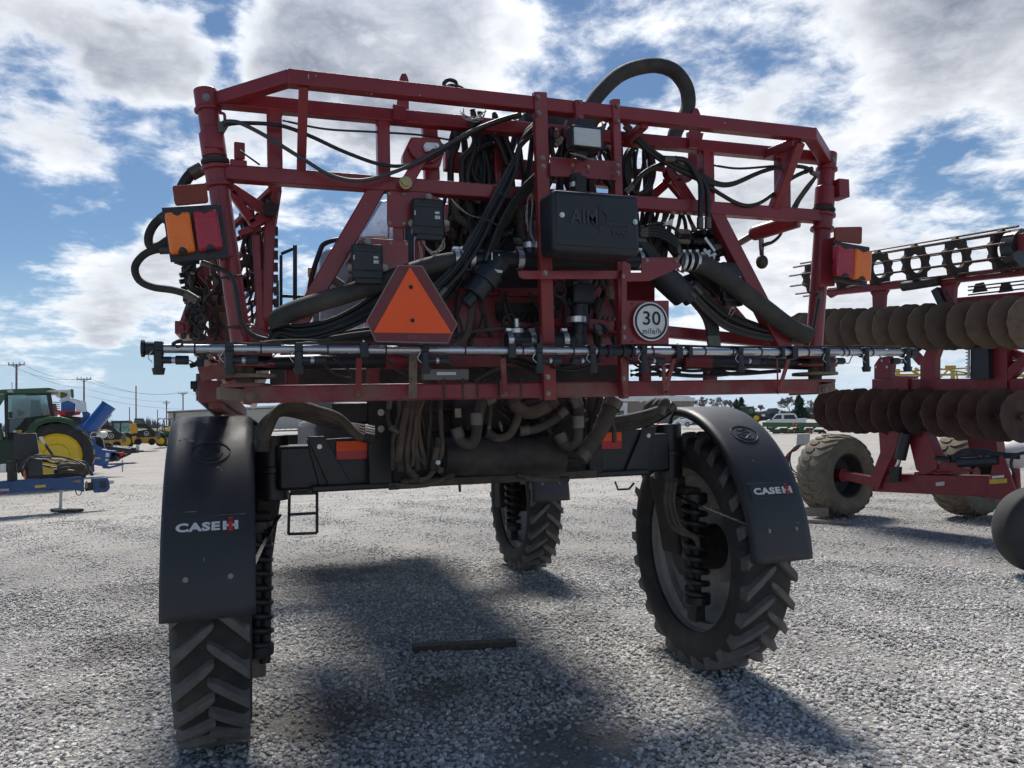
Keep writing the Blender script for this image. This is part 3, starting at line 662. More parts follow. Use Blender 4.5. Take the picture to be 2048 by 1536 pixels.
# ---- black electronics box
bx = pbox('valve_cover', 1106, 384, 1280, 507, -1.60, .16, BLK, bevel=.022, segs=4)
pbox('cover_panel', 1113, 392, 1274, 494, -1.604, .01, BLK, bx, .004)
for p in ((1124, 430), (1270, 444)): bolt(Q(p, -1.606), .008, ZINC, bx)
def boxtext(name, s, px, py, hpx, wpx, bold=.02):
    a = Q((px, py), -1.6075); text(name, s, mat('embossed_plastic', (.034, .037, .042), .32), bx, a, (1, 0, 0), (0, 0, 1), pxm(hpx, a), bold, ext=.002, width=pxm(wpx, a) / .93)
boxtext('lettering', 'AIM', 1168, 433, 27, 56); boxtext('lettering', 'Command', 1231, 449, 11, 56); boxtext('lettering', 'PRO', 1241, 464, 13, 33)
def ring(c, axis, r, t, m, par, name='ring', h=.002, n=40):
    mb = MB(); mb.lathe(c, axis, [(r - t, 0), (r, 0), (r, h), (r - t, h)], n, True); return mb.build(name, m, par)
EMB = MATS['embossed_plastic']
cc = Q((1199, 437), -1.6065); ring(cc, (0, -1, 0), pxm(19, cc), pxm(2, cc), EMB, bx, 'emblem_ring')
for a, b in (((1199, 408), (1199, 468)), ((1180, 437), (1226, 440))):
    mb = MB(); mb.beam(Q(a, -1.607), Q(b, -1.607), .003, .003); mb.build('emblem_line', EMB, bx)
mb = MB(); mb.beam(Q((1225, 472), -1.607), Q((1259, 475), -1.607), .003, .003); mb.build('emblem_line', EMB, bx)
bar('box_bracket', (1160, 352), (1160, 395), 24, -1.42, m=RUB, dep=.03)
c = Q((1152, 368), -1.40); mb = MB(); mb.cyl(Q((1152, 348), -1.40), Q((1154, 392), -1.40), pxm(11, c), n=18); mb.build('hose_stub', RUB, SP); clamp(Q((1152, 371), -1.40), UP, pxm(12, c), .022)

# ---- work lamp
wl = pbox('work_lamp', 1144, 251, 1206, 295, -1.50, .07, BLK, bevel=.010, segs=3)
pbox('lens', 1149, 256, 1202, 291, -1.506, .012, GLASSL, wl, .004)
for k in range(6): pbox('lens_rib', 1150, 259 + k * 5.3, 1201, 260.5 + k * 5.3, -1.5085, .004, GLASSL, wl, .0005)
pbox('lamp_heat_sink', 1158, 238, 1190, 252, -1.47, .04, BLK, wl, .003)
bar('lamp_stem', (1166, 295), (1160, 318), 22, -1.44, m=BLKD, dep=.03)
wires([(1200, 296), (1196, 315), (1180, 318), (1166, 312), (1140, 304)], 2, 2, -1.47, WIRE)

# ---- slow vehicle triangle
YS = -1.47
tri = plate('warning_triangle', [(796, 531), (844, 532), (914, 648), (895, 686), (752, 683), (733, 643)], YS, .004, SMVB, bevel=.001)
plate('orange_field', [(820, 534), (904, 667), (747, 665)], YS - .002, .001, ORANGE, tri, bevel=0)
E0 = [(796, 531), (844, 532), (914, 648), (895, 686), (752, 683), (733, 643)]
mb = MB(); PE = [Q(p, YS - .001) for p in E0]
for i in range(6): mb.beam(PE[i], PE[(i + 1) % 6], .0012, .004)
mb.build('edge_trim', mat('sign_edge_metal', (.25, .2, .2), .5, .3), tri)
for p in ((822, 574), (825, 641)): bolt(Q(p, YS - .0032), .006, INK, tri, h=.002)
a = Q((824, 674), YS - .001)
for k in range(3): text('lettering', 'SLOW MOVING VEHICLE', mat('faded_print', (.36, .14, .15), .6), tri, a + Vector((0, -.0015, .006 - .006 * k)), (1, 0, 0), (0, 0, 1), .0045, width=pxm(19 - 4 * (k == 2), a))

# ---- speed sign
sc_ = Q((1302, 643), -1.415); sr = pxm(39, sc_)
sg = MB().cyl(sc_, sc_ + Vector((0, .004, 0)), sr, n=48).build('speed_sign', WHITE, SP)
ring(sc_ + Vector((0, -.0006, 0)), (0, -1, 0), sr * .93, sr * .11, INK, sg, 'black_ring', .0006, 56)
text('lettering', '30', INK, sg, sc_ + Vector((0.004, -.0012, sr * .17)), (1, 0, 0), (0, 0, 1), sr * .72, .012, width=sr * 1.02)
text('lettering', 'mile/h', INK, sg, sc_ + Vector((0.002, -.0012, -sr * .50)), (1, 0, 0), (0, 0, 1), sr * .30, .010, width=sr * 1.06, space=1.14)

# ---- tail lights
def quadbox(name, q, Y, t, m, par, rnd, bevel=.004):
    P = roundpoly([Q(p, Y) for p in q], rnd) if rnd else [Q(p, Y) for p in q]; mb = MB(); mb.prism(P, (0, t, 0)); return mb.build(name, m, par, bevel=bevel)
def lamp_group(plate_q, lens, refl, Y):
    g = quadbox('tail_light_panel', plate_q, Y + .02, .012, BLK, SP, 0, .003)
    quadbox('reflector', refl, Y + .018, .014, AREF, g, .012, .003)
    for q, m, nm in lens:
        L = quadbox(nm, q, Y - .022, .042, m, g, .012, .010)
        a, b, c, d = [Vector((*p, 0)) for p in q]
        for (u, v), top in (((a, b), 1), ((d, c), 0)):
            mid = (u + v) / 2; hw = (v - u) * .19; ins = ((d - a) if top else (a - d)).normalized() * (v - u).length * (.15 if top else .22)
            P = [mid - hw, mid - hw * .7 + ins * .6, mid + ins, mid + hw * .7 + ins * .6, mid + hw]
            if not top: P = P[::-1]
            quadbox('latch', [(p.x, p.y) for p in P], Y - .026, .03, BLK, L, 0, .002)
        for f in (.17, .80):
            l = a + (d - a) * f; r = b + (c - b) * f
            mb = MB(); mb.beam(Q((l.x + 2, l.y), Y - .0225), Q((r.x - 2, r.y), Y - .0225), .002, .003); mb.build('lens_seam', m, L)
    return g
lamp_group([(323, 415), (442, 408), (458, 516), (341, 524)],
           [([(328, 425), (379, 422), (391, 501), (340, 507)], AMB, 'amber_lens'), ([(385, 421), (433, 418), (446, 495), (396, 501)], REDL, 'red_lens')],
           [(344, 371), (413, 366), (417, 405), (350, 411)], -1.34)
lamp_group([(1669, 482), (1740, 494), (1734, 574), (1668, 560)],
           [([(1675, 488), (1711, 497), (1710, 555), (1675, 550)], REDL, 'red_lens'), ([(1712, 496), (1746, 503), (1743, 562), (1709, 556)], AMB, 'amber_lens')],
           [(1670, 454), (1725, 453), (1724, 488), (1671, 482)], -1.34)
plate('light_bracket', [(1643, 482), (1671, 473), (1670, 572), (1640, 574)], -1.26, .01, RED)
plate('light_bracket', [(425, 418), (452, 416), (468, 510), (440, 520)], -1.26, .03, RED)

# ---- spray pipe with nozzle bodies
pa, pb = Q((300, 697), YP), Q((1822, 706), YP); PR = .0175
MB().cyl(pa, pb, PR, n=20).build('spray_pipe', ALU, SP, smooth=60)
def on_pipe(px):
    k = (at(px, 700, Y=YP).x - pa.x) / (pb.x - pa.x); return pa + (pb - pa) * k
def nozzle(px, side=1, cap=True, drop=1.0):
    c = on_pipe(px); mb = MB(); mb.cyl(c - Vector((.016, 0, 0)), c + Vector((.016, 0, 0)), PR + .009, n=14); mb.box(c + Vector((0, -.022, .014)), (.028, .02, .022))
    o = mb.build('nozzle_body', BLK, SP, bevel=.002)
    mb = MB(); mb.cyl(c + Vector((0, -.018, -.012)), c + Vector((0, -.018, -.075 * drop)), .017, n=12); mb.cyl(c + Vector((0, -.018, -.075 * drop)), c + Vector((0, -.018, -.10 * drop)), .024, .019, n=10); mb.build('nozzle_turret', BLK, o)
    if cap:
        s = c + Vector((0, -.018, -.045)); mb = MB(); mb.cyl(s, s + Vector((side * .045, 0, 0)), .014, n=10); mb.build('valve_neck', BLK, o)
        mb = MB(); mb.cyl(s + Vector((side * .045, 0, 0)), s + Vector((side * .058, 0, 0)), .0125, n=12); mb.build('valve_band', ZINC, o)
        mb = MB(); mb.cyl(s + Vector((side * .058, 0, 0)), s + Vector((side * .105, 0, 0)), .0175, n=14); mb.build('solenoid', BLK, o, bevel=.003)
        p0 = s + Vector((side * .105, 0, 0)); mb = MB(); mb.tube([p0, p0 + Vector((side * .03, 0, -.012)), p0 + Vector((side * .06, .01, .02)), p0 + Vector((side * .10, .015, .055))], .0025, 6); mb.build('lead', RUB, o)
    mb = MB(); mb.tube([c + Vector((-.02, -.03, -.01)), c + Vector((-.034, -.03, -.035)), c + Vector((-.02, -.034, -.055))], .0018, 5); mb.build('clip', ZINC, o)
for px, s, cp in ((318, 1, 1), (459, 1, 1), (597, 1, 1), (848, 1, 1), (1075, 1, 1), (1181, -1, 1), (1283, 1, 1), (1475, 1, 1), (1648, 1, 1), (1726, 1, 0), (1808, -1, 1)): nozzle(px, s, cp)
mb = MB(); mb.cyl(pa - Vector((.018, 0, 0)), pa + Vector((.02, 0, 0)), .025, n=18); mb.cyl(pa - Vector((.03, 0, 0)), pa - Vector((.018, 0, 0)), .033, n=18); mb.build('pipe_end_valve', BLK, SP, bevel=.003)
mb = MB(); mb.cyl(pb - Vector((.02, 0, 0)), pb + Vector((.02, 0, 0)), .028, n=18); mb.build('pipe_end_valve', BLK, SP, bevel=.003)
a, b = on_pipe(1194), on_pipe(1262); mb = MB(); mb.cyl(a, b, PR + .004, n=16)
for k in (.0, .28, .72, .97): c = a + (b - a) * k; mb.cyl(c, c + (b - a) * .1, PR + .012, n=16)
mb.build('pipe_union', BLK, SP, bevel=.002)
for px in (727, 1021, 1354, 1376, 1560, 1584):
    c = on_pipe(px); w = .034 if px in (727, 1021, 1354, 1584) else .02; mb = MB(); mb.box(c + Vector((0, -.002, -.002)), (w, .052, .062 if w > .03 else .05)); o = mb.build('pipe_block', BLK, SP, bevel=.003)
    if w > .03: bolt(c + Vector((0, -.006, .03)), .006, ZINC, o, (0, 0, 1))
for px in (390, 522, 655, 771, 929, 1044, 1145, 1304, 1408, 1463, 1520, 1614, 1684, 1694, 1742):
    c = on_pipe(px); mb = MB(); mb.lathe(c, (1, 0, 0), [(PR, -.003), (PR + .003, -.003), (PR + .003, .003), (PR, .003)], 16, True); mb.box(c + Vector((0, -.006, PR + .006)), (.007, .008, .012)); mb.build('cable_tie', BLK, SP)
for (x0, y0), (x1, y1), w in (((718, 716), (716, 794), 12), ((1006, 716), (1010, 792), 12), ((1246, 700), (1252, 796), 14), ((1348, 716), (1330, 788), 10), ((1326, 716), (1330, 788), 10), ((1578, 716), (1556, 786), 10), ((1554, 716), (1556, 786), 10)):
    bar('pipe_hanger', (x0, y0, YP + .02), (x1, y1, YF - .06), w, m=REDD, dep=.008); bolt(Q((x1, y1 - 6), YF - .07), .007, DUSTM)
plate('beam_strap', [(1000, 760), (1014, 760), (1016, 793), (1002, 793)], YF - .07, .006, DUSTM)
for x in (888, 926, 955, 997, 1042): bar('cable_tie', (x, 756), (x + 1, 800), 3, YF - .05, m=BLK, dep=.004)
# lead running along the pipe
for pts, Y in (([(345, 690), (360, 684), (420, 684), (520, 688), (640, 686), (700, 684), (800, 690), (900, 694)], YP - .01), ([(345, 692), (347, 686), (362, 680), (364, 690), (352, 694)], YP - .02), ([(520, 684), (600, 680), (680, 684), (740, 688)], YP), ([(1030, 690), (1110, 688), (1180, 694), (1300, 690), (1450, 694), (1600, 694), (1700, 692), (1800, 694)], YP + .01)): hose('pipe_lead', pts, 2.6, Y, RUBD, n=6)
for pts in ([(770, 715), (790, 738), (812, 752)], [(662, 715), (700, 742), (702, 756), (668, 746), (640, 718)], [(1066, 716), (1120, 735), (1180, 722)], [(1250, 716), (1290, 738), (1330, 722)], [(880, 712), (920, 706), (950, 712)], [(1100, 735), (1150, 740), (1200, 724)]): hose('pipe_lead', pts, 2.2, YP + .03, RUB, n=6)

# ---- plumbing around the valves
def pipe(name, a, b, rpx, Y, m=BLK, bev=.003, n=20):
    p, q = Q(a, Y), Q(b, Y); mb = MB(); mb.cyl(p, q, pxm(rpx, p), n=n); return mb.build(name, m, SP, bevel=bev)
big1 = hose('suction_hose', [(918, 520), (880, 527), (830, 541), (760, 566), (680, 592), (610, 613), (572, 628), (556, 640), (560, 655)], 19, -1.20, RUBD, n=14)
big2 = hose('suction_hose', [(1385, 524), (1412, 532), (1450, 556), (1490, 588), (1530, 618), (1565, 645), (1592, 662), (1606, 668), (1616, 672)], 19, -1.20, RUBD, n=14)
for x in (911, 924, 941): clamp(Q((x, 520), -1.20), (1, .05, .02), pxm(19.5, Q((x, 520), -1.2)), .022)
for x in (1364, 1376, 1390): clamp(Q((x, 524), -1.20), (1, .0, -.12), pxm(18.5, Q((x, 524), -1.2)), .015)
pipe('strainer_body', (918, 520), (1045, 519), 17, -1.20); clamp(Q((1038, 519), -1.2), (1, 0, 0), pxm(19, Q((1038, 519), -1.2)), .028)
pipe('elbow', (1040, 519), (1082, 519), 17, -1.20); pipe('elbow', (1061, 480), (1061, 522), 14, -1.20); clamp(Q((1061, 492), -1.2), UP, pxm(15, Q((1061, 492), -1.2)), .026)
pipe('hose_stub', (1061, 440), (1061, 490), 10, -1.20, RUB)
sb = pipe('strainer_bowl', (1000, 522), (946, 590), 24, -1.24, bev=.006); pipe('strainer_ring', (981, 545), (966, 564), 30, -1.24, n=16); pipe('strainer_cap', (946, 590), (930, 608), 14, -1.24, n=8)
plate('strainer_web', [(944, 506), (958, 498), (1000, 500), (1022, 506), (1022, 512), (944, 512)], -1.22, .004, BLK)
for p in (((984, 505), (984, 520)), ((998, 508), (1000, 536))): bar('paint_drip', *p, 3, -1.285, m=DECW, dep=.002)
plate('paint_smear', [(988, 538), (1006, 541), (1004, 546), (988, 545)], -1.30, .002, DECW)
sb2 = pipe('strainer_bowl', (1312, 540), (1368, 592), 27, -1.17, bev=.006); pipe('strainer_cap', (1368, 590), (1380, 604), 13, -1.19, n=8)
pipe('manifold', (1085, 524), (1250, 524), 14, -1.15, RUST); pipe('elbow', (1245, 522), (1283, 522), 16, -1.26); clamp(Q((1278, 520), -1.26), (1, 0, .0), pxm(17, Q((1278, 520), -1.26)), .02)
pipe('drop_pipe', (1158, 556), (1160, 650), 17, -1.12); pipe('drop_pipe', (1160, 650), (1156, 690), 14, -1.12); clamp(Q((1154, 640), -1.12), UP, pxm(19, Q((1154, 640), -1.12)), .028)
pbox('valve_motor', 1148, 565, 1190, 606, -1.18, .10, BLK, bevel=.012)
pipe('lower_manifold', (1012, 680), (1165, 684), 17, -1.13); pipe('lower_manifold', (1156, 668), (1158, 690), 18, -1.13)
for x in (1017, 1062, 1127): clamp(Q((x, 682), -1.13), (1, 0, 0), pxm(19, Q((x, 682), -1.13)), .026)
pipe('sensor_port', (1034, 660), (1034, 676), 13, -1.14); clamp(Q((1034, 662), -1.14), UP, pxm(12, Q((1034, 662), -1.14)), .02)
pipe('sensor', (1033, 637), (1034, 656), 5, -1.15, ZINC)
hose('lead', [(1030, 636), (1024, 628), (1010, 634), (1008, 650), (1030, 656), (1060, 655), (1082, 640)], 3, -1.1, RUB)
ring(Q((1118, 582), -1.13), (0, -1, 0), pxm(15, Q((1118, 582), -1.13)), .012, BLKD, SP, 'ring_handle', .012)
hose('drain_pipe', [(945, 600), (940, 640), (932, 672), (905, 692)], 7, -1.15, MUD); hose('lead', [(1062, 655), (1000, 657), (950, 662), (900, 672)], 4, -1.1, RUBD)

# ---- bundles of hose across the rack
for k in range(9):
    o = k * 6.0; j = random.uniform(-3, 3)
    hose('boom_hose', [(1072 + k * .5, 245 + o * .35), (1050 - k * 1.5, 270 + o * .55 + j), (1030 - k * 1.0 + o * .2, 315 + o * .55), (1000 + o * .22, 372 + o * .4 + j), (968 + o * .35, 432 + o * .12), (938 + o * .5, 486 + j), (900 + o * .55, 540), (850 + o * .6, 590)], 4.6, [-1.22, -1.19, -1.25, -1.21, -1.24, -1.18, -1.2, -1.23, -1.26][k], RUB if k % 3 else mat('grey_hose', (.05, .052, .055), .5, var=.2))
for k in range(4): hose('boom_hose', [(1075, 346 + k * 7), (1040 + k * 3, 380 + k * 5), (1010 + k * 3, 425), (985 + k * 4, 480), (972 + k * 5, 520)], 4, -1.25 + .02 * k, RUB)
bar('cable_tie', (955, 432), (1000, 452), 4, -1.30, m=BLK, dep=.01); bar('cable_tie', (1000, 386), (1030, 398), 4, -1.30, m=BLK, dep=.01)
for k in range(8):   # left coil of hose lying over the lower frame
    hose('boom_hose', [(770 + k * 2, 570 + k * 6), (720, 610 + k * 5), (660, 640 + k * 4), (600, 652 + k * 4), (560, 650 + k * 3), (542 + k, 660 + k * 3), (550, 676 + k * 2), (600, 688 + k * 1.5)], 4.4, -1.19 + random.uniform(-.03, .03), [RUB, RUBD, RUB, RUBD, RUB, RUB, RUBD, RUB][k])
for k in range(6):
    hose('boom_hose', [(905 + k * 6, 545), (870 + k * 4, 590 + k * 3), (830, 628 + k * 4), (780, 650 + k * 4), (700, 664 + k * 3), (640, 676 + k * 2)], 4.6, -1.16 + random.uniform(-.03, .03), RUB if k % 2 else RUBD)
for k in range(8):   # right bundle
    hose('boom_hose', [(1376 + k * 3, 585 - k * 2), (1410, 622 - k * 5), (1450, 655 - k * 5), (1500, 672 - k * 4), (1550, 680 - k * 3), (1595, 682 - k * 2)], 4.2, -1.12 + random.uniform(-.03, .03), [RUBD, RUB, MUD, RUB, RUBD, RUB, RUB, RUBD][k])
for k in range(5): hose('boom_hose', [(1262 + k * 4, 470), (1290 + k * 4, 500), (1320 + k * 6, 540), (1380 + k * 5, 600), (1410 + k * 5, 640), (1420 + k * 4, 690)], 4.6, -1.1, RUB)
for k in range(4): hose('boom_hose', [(1282, 455 + k * 5), (1320, 456 + k * 6), (1350, 476 + k * 6), (1362, 505 + k * 3)], 3.6, -1.13, RUB)
hose('boom_hose', [(443, 262), (442, 252), (450, 244), (466, 243), (485, 248), (533, 273), (606, 318), (665, 352), (723, 361), (782, 346), (836, 323), (890, 292), (948, 260), (1004, 238), (1039, 229)], 4.2, -1.24, mat('printed_hose', (.05, .052, .055), .45))
hose('boom_hose', [(445, 262), (452, 250), (490, 246), (560, 251), (620, 272), (690, 304), (767, 330), (830, 328), (880, 305), (940, 268), (1000, 243), (1040, 232)], 4.0, -1.21, RUB)
hose('boom_hose', [(565, 241), (650, 258), (750, 264), (840, 270), (900, 280)], 2.2, -1.16, RUB); hose('boom_hose', [(438, 226), (448, 228), (450, 240)], 3, -1.16, RED)
for y in (4, -4): hose('boom_hose', [(1250, 250 + y), (1297, 299 + y), (1346, 330 + y), (1400, 352 + y), (1428, 366 + y * .5), (1464, 368 + y * .3), (1522, 344), (1566, 333), (1610, 335), (1634, 352)], 4.2, -1.2, RUB)
hose('boom_hose', [(1270, 272), (1340, 330), (1405, 364), (1434, 384), (1478, 408), (1511, 409), (1546, 388), (1581, 358), (1622, 338)], 4.2, -1.18, RUB)
hose('boom_hose', [(1330, 318), (1370, 320), (1390, 345), (1402, 372), (1401, 410), (1400, 455)], 5.5, -1.22, RUB); hose('boom_hose', [(1350, 318), (1392, 345), (1412, 372), (1416, 410), (1416, 455)], 5.5, -1.2, RUB)
hose('boom_hose', [(1428, 331), (1478, 337), (1550, 332)], 2.4, -1.16, RUB)
hose('boom_hose', [(1252, 385), (1290, 345), (1330, 325), (1350, 318)], 5, -1.16, RUB)
for k in range(3): hose('hinge_lead', [(1634, 350), (1620 - k * 3, 372), (1600 - k * 3, 400), (1588 - k * 4, 425)], 3, -1.16, RUBD)
for cx, cy, rx, ry, Y in ((985, 333, 42, 44, -1.02), (1277, 340, 26, 48, -1.08)):   # coiled loops
    for k in range(2):
        hose('hose_loop', [(cx + (rx + k * 5) * math.cos(t), cy + (ry + k * 4) * math.sin(t)) for t in np.linspace(.6, .6 + 6.4, 16)], 5, Y + .03 * k, RUB)
for pts in ([(945, 220), (950, 250), (948, 300), (935, 345), (938, 390), (945, 430)], [(960, 225), (948, 290), (925, 320), (926, 370), (940, 420), (930, 470)], [(1000, 250), (1020, 300), (1035, 340)], [(975, 250), (1000, 290), (1015, 330)], [(1232, 380), (1210, 360), (1200, 340)], [(1215, 300), (1228, 330), (1236, 380), (1260, 420)], [(1262, 290), (1256, 330), (1258, 380)], [(1180, 400), (1150, 330), (1120, 290), (1110, 260)]): hose('harness', pts, 6.5, -1.06, RUB)
for k in range(7):
    x = 1105 + k * 15; hose('harness', [(x, 255 + random.uniform(-5, 5)), (x + random.uniform(-12, 12), 285), (x + random.uniform(-20, 20), 330), (x + random.uniform(-25, 25), 390)], 5.5, -1.12 + random.uniform(-.05, .05), RUB)
pbox('junction_block', 1050, 232, 1205, 262, -1.14, .1, BLKD)
for k in range(11): pipe('junction_fitting', (1062 + k * 13, 258), (1062 + k * 13, 274), 4, -1.18, ZINC if k in (6, 7) else BLK, 0, 8)
wires([(924, 222), (930, 236), (950, 240), (966, 232), (968, 222)], 6, 6, -1.3, WIRE); wires([(1058, 460), (1054, 440), (1058, 400), (1064, 390), (1066, 410), (1060, 445), (1062, 470), (1072, 488)], 3, 3, -1.28, WIRE)
wires([(905, 400), (920, 415), (940, 430), (980, 440)], 2, 4, -1.25, WIRE); hose('lead', [(1290, 452), (1318, 446), (1345, 455), (1360, 470)], 3, -1.15, RUB)
hose('coiled_lead', [(892, 178), (888, 168), (896, 160), (910, 163), (914, 172), (922, 176), (934, 184)], 4, -1.1, RUB); hose('coiled_lead', [(890, 178), (905, 172), (925, 184)], 5, -1.12, RUB)
hose('fill_hose', [(1176, 222), (1200, 186), (1244, 147), (1300, 131), (1342, 139), (1366, 163), (1376, 190), (1374, 222), (1352, 262), (1345, 290)], 14.5, -.95, RUBD, n=14)
# valve stack on the right
vs = pbox('hydraulic_valve', 1375, 462, 1440, 520, -1.05, .12, BLKD, bevel=.004)
for i in range(4):
    for j in range(3):
        a = Q((1388 + i * 15, 470 + j * 20), -1.06); mb = MB(); mb.cyl(a, a + Vector((.02, -.07, .005)), .016, n=12); mb.build('valve_spool', BLKD if (i + j) % 2 else BLK, vs)
for y in (462, 482, 505): pipe('fitting', (1352, y), (1378, y + 2), 5, -1.1, DUSTM, 0)
for x0, y0, x1, y1 in ((1410, 475, 1430, 502), (1408, 498, 1428, 520), (1330, 448, 1346, 440), (1412, 520, 1430, 512)): bar('label_tag', (x0, y0), (x1, y1), 6, -1.17, m=DECW, dep=.001)
for k in range(5): hose('harness', [(1330, 470 + k * 4), (1360, 500 + k * 6), (1400, 540 + k * 5), (1440, 575 + k * 4)], 4.2, -1.06, RUB)
pbox('junction_box', 1380, 548, 1436, 596, -1.02, .1, BLK)
# fold cylinder and accumulator on the right
p, q = Q((1596, 440), -1.1), Q((1512, 466), -.9); mb = MB(); mb.cyl(p, q, pxm(15, q), n=20); mb.ball(q, pxm(15, q)); mb.build('fold_cylinder', RED, SP)
mb = MB(); mb.cyl(q, Q((1468, 492), -.8), .02, n=14); mb.build('cylinder_rod', BOLT, SP)
p = Q((1524, 524), -.95); mb = MB(); mb.ball(p, .034, sc=(1, 1, 1.15)); mb.cyl(p, p + Vector((0, 0, .075)), .012, n=10); mb.build('accumulator', mat('bronze_steel', (.09, .07, .055), .5, .4), SP)
mb = MB(); mb.cyl(p + Vector((0, 0, .07)), p + Vector((0, 0, .13)), .014, n=10); mb.build('fitting', BOLT, SP)
hose('boom_hose', [(1528, 490), (1545, 484), (1560, 470), (1570, 445)], 3.2, -.98, RUBD)
# rack bits near the left hinge
pbox('sensor_bracket', 468, 283, 490, 318, -1.16, .02, REDD); pbox('sensor_bracket', 460, 318, 494, 333, -1.18, .03, RED); bar('sensor', (478, 300), (520, 330), 4, -1.2, m=RUB)
# loops of hose outside the left post
hose('boom_hose', [(402, 338), (380, 350), (362, 380), (362, 400)], 11, -1.0, RUB); hose('boom_hose', [(340, 425), (312, 445), (298, 470), (300, 492), (318, 492), (340, 478), (360, 470)], 8.5, -1.05, RUBD, n=10)
hose('boom_hose', [(345, 499), (310, 500), (285, 512), (270, 535), (278, 560), (305, 574), (345, 580), (372, 588), (392, 600)], 7.5, -1.05, RUBD, n=10)
hose('boom_hose', [(405, 525), (440, 538), (462, 552), (472, 580), (476, 610), (484, 648), (510, 672), (560, 684)], 4.5, -1.22, RUB)
for y, x0, x1 in ((553, 440, 486), (652, 455, 502)): bar('cable_tie', (x0, y + 3), (x1, y - 2), 5, -1.2, m=BLK, dep=.004)
bar('cable_tie', (1616, 585), (1642, 588), 4, -1.19, m=BLK, dep=.004); hose('boom_hose', [(1640, 585), (1634, 620), (1626, 660), (1616, 690)], 3.5, -1.2, RUB)

# ---- lower hinges
def disc_plate(name, c, rx, ry, z0, t, m):
    mb = MB(); P = [Vector((c[0] + rx * math.cos(a), c[1] + ry * math.sin(a), z0)) for a in np.linspace(0, 2 * math.pi, 20, endpoint=False)]; mb.prism(P, (0, 0, t)); return mb.build(name, m, SP, bevel=.003)
for sx in (-1, 1):
    cx, cy = sx * 1.47, -1.1
    for z, rx, m in ((1.985, .125, DUSTM), (2.03, .12, REDD), (2.075, .11, REDD), (1.945, .10, REDD)): disc_plate('hinge_plate', (cx, cy), rx, .11, z, .016, m)
    mb = MB(); mb.cyl((cx, cy, 1.90), (cx, cy, 2.16), .035, n=18); mb.build('hinge_pin', DUSTM, SP); mb = MB(); mb.cyl((cx + sx * .05, cy - .02, 2.0), (cx + sx * .05, cy - .02, 2.07), .055, n=18); mb.build('hinge_bush', DUSTM, SP)
    mb = MB(); mb.cyl((cx - sx * .02, cy + .02, 2.05), (cx - sx * .62, cy + .1, 2.07), .033, n=18); mb.build('fold_cylinder', BLK, SP)
    mb = MB(); mb.cyl((cx - sx * .6, cy + .1, 2.07), (cx - sx * .75, cy + .12, 2.07), .042, n=18); mb.build('cylinder_head', REDD, SP)
    mb = MB(); mb.prism([Vector((cx - sx * .05, cy - .09, 1.88)), Vector((cx + sx * .10, cy - .04, 1.9)), Vector((cx + sx * .12, cy + .1, 1.9)), Vector((cx - sx * .10, cy + .1, 1.88))], (0, 0, .05)); mb.build('hinge_foot', DUSTM, SP, bevel=.004)
    bolt((cx - sx * .02, cy - .10, 1.905), .014, DUSTM)
plate('hinge_arm', [(395, 735), (450, 726), (456, 752), (402, 762)], -1.25, .05, REDD)
plate('lower_gusset', [(503, 648), (536, 668), (548, 690), (503, 690)], -1.1, .03, RED)

# ---- the crowd of hoses, leads and fittings that fills the middle of the rack
def tangle(x0, y0, x1, y1, n, Y0, Y1, sizes, mats, name='lead', steep=1.0, m_len=7):
    "leads that wander down through a space, their ends tucked behind the members above and below it"
    for i in range(n):
        x = random.uniform(x0, x1); dx = random.uniform(-1, 1) * (x1 - x0) * .10; P = []; Y = random.uniform(Y0, Y1); ya, yb = y0 - 6, (y1 + 6 if random.random() < .8 else y0 + (y1 - y0) * random.uniform(.6, .9))
        for k in range(m_len):
            P.append((min(max(x, x0 - 4), x1 + 4), ya + (yb - ya) * k / (m_len - 1) + random.uniform(-4, 4), Y + random.uniform(-.012, .012))); dx = dx * .7 + random.uniform(-1, 1) * (x1 - x0) * .06; x += dx
        hose(name, P, random.choice(sizes), None, random.choice(mats), n=7, sub=5)
def fittings(x0, y0, x1, y1, n, Y0, Y1):
    for i in range(n):
        a = Q((random.uniform(x0, x1), random.uniform(y0, y1)), random.uniform(Y0, Y1)); d = Vector((random.uniform(-1, 1), random.uniform(-.6, .2), random.uniform(-1, 1))).normalized(); r = random.uniform(.008, .018)
        mb = MB(); mb.cyl(a - d * .03, a + d * .03, r, n=10); mb.cyl(a - d * .012, a + d * .012, r * 1.45, n=6); mb.build('fitting', random.choice((BLK, BLKD, BLK, BOLT, DUSTM)), SP)
tangle(905, 250, 1075, 470, 20, -1.02, -.92, (4, 5, 6, 7), (RUB, RUB, RUBD)); tangle(1098, 250, 1236, 400, 20, -1.14, -1.0, (4, 5, 6), (RUB, RUB, RUBD)); tangle(1250, 300, 1330, 500, 9, -1.0, -.9, (4, 5), (RUB,)); tangle(880, 400, 1075, 520, 12, -1.08, -.95, (4, 6, 8), (RUB, RUBD)); tangle(1285, 430, 1400, 540, 10, -1.08, -.98, (3, 4, 5), (RUB, RUBD)); tangle(1100, 560, 1235, 690, 12, -1.08, -.92, (3, 4, 6), (RUB, RUB, MUD)); tangle(915, 590, 1080, 692, 8, -1.05, -.92, (3, 4), (RUB, RUBD))
fittings(1095, 240, 1240, 300, 16, -1.22, -1.1); fittings(1360, 450, 1440, 600, 18, -1.14, -1.04); fittings(900, 380, 1070, 500, 12, -1.15, -1.0); fittings(1105, 570, 1230, 690, 12, -1.15, -1.0); fittings(930, 230, 1060, 270, 8, -1.2, -1.1)
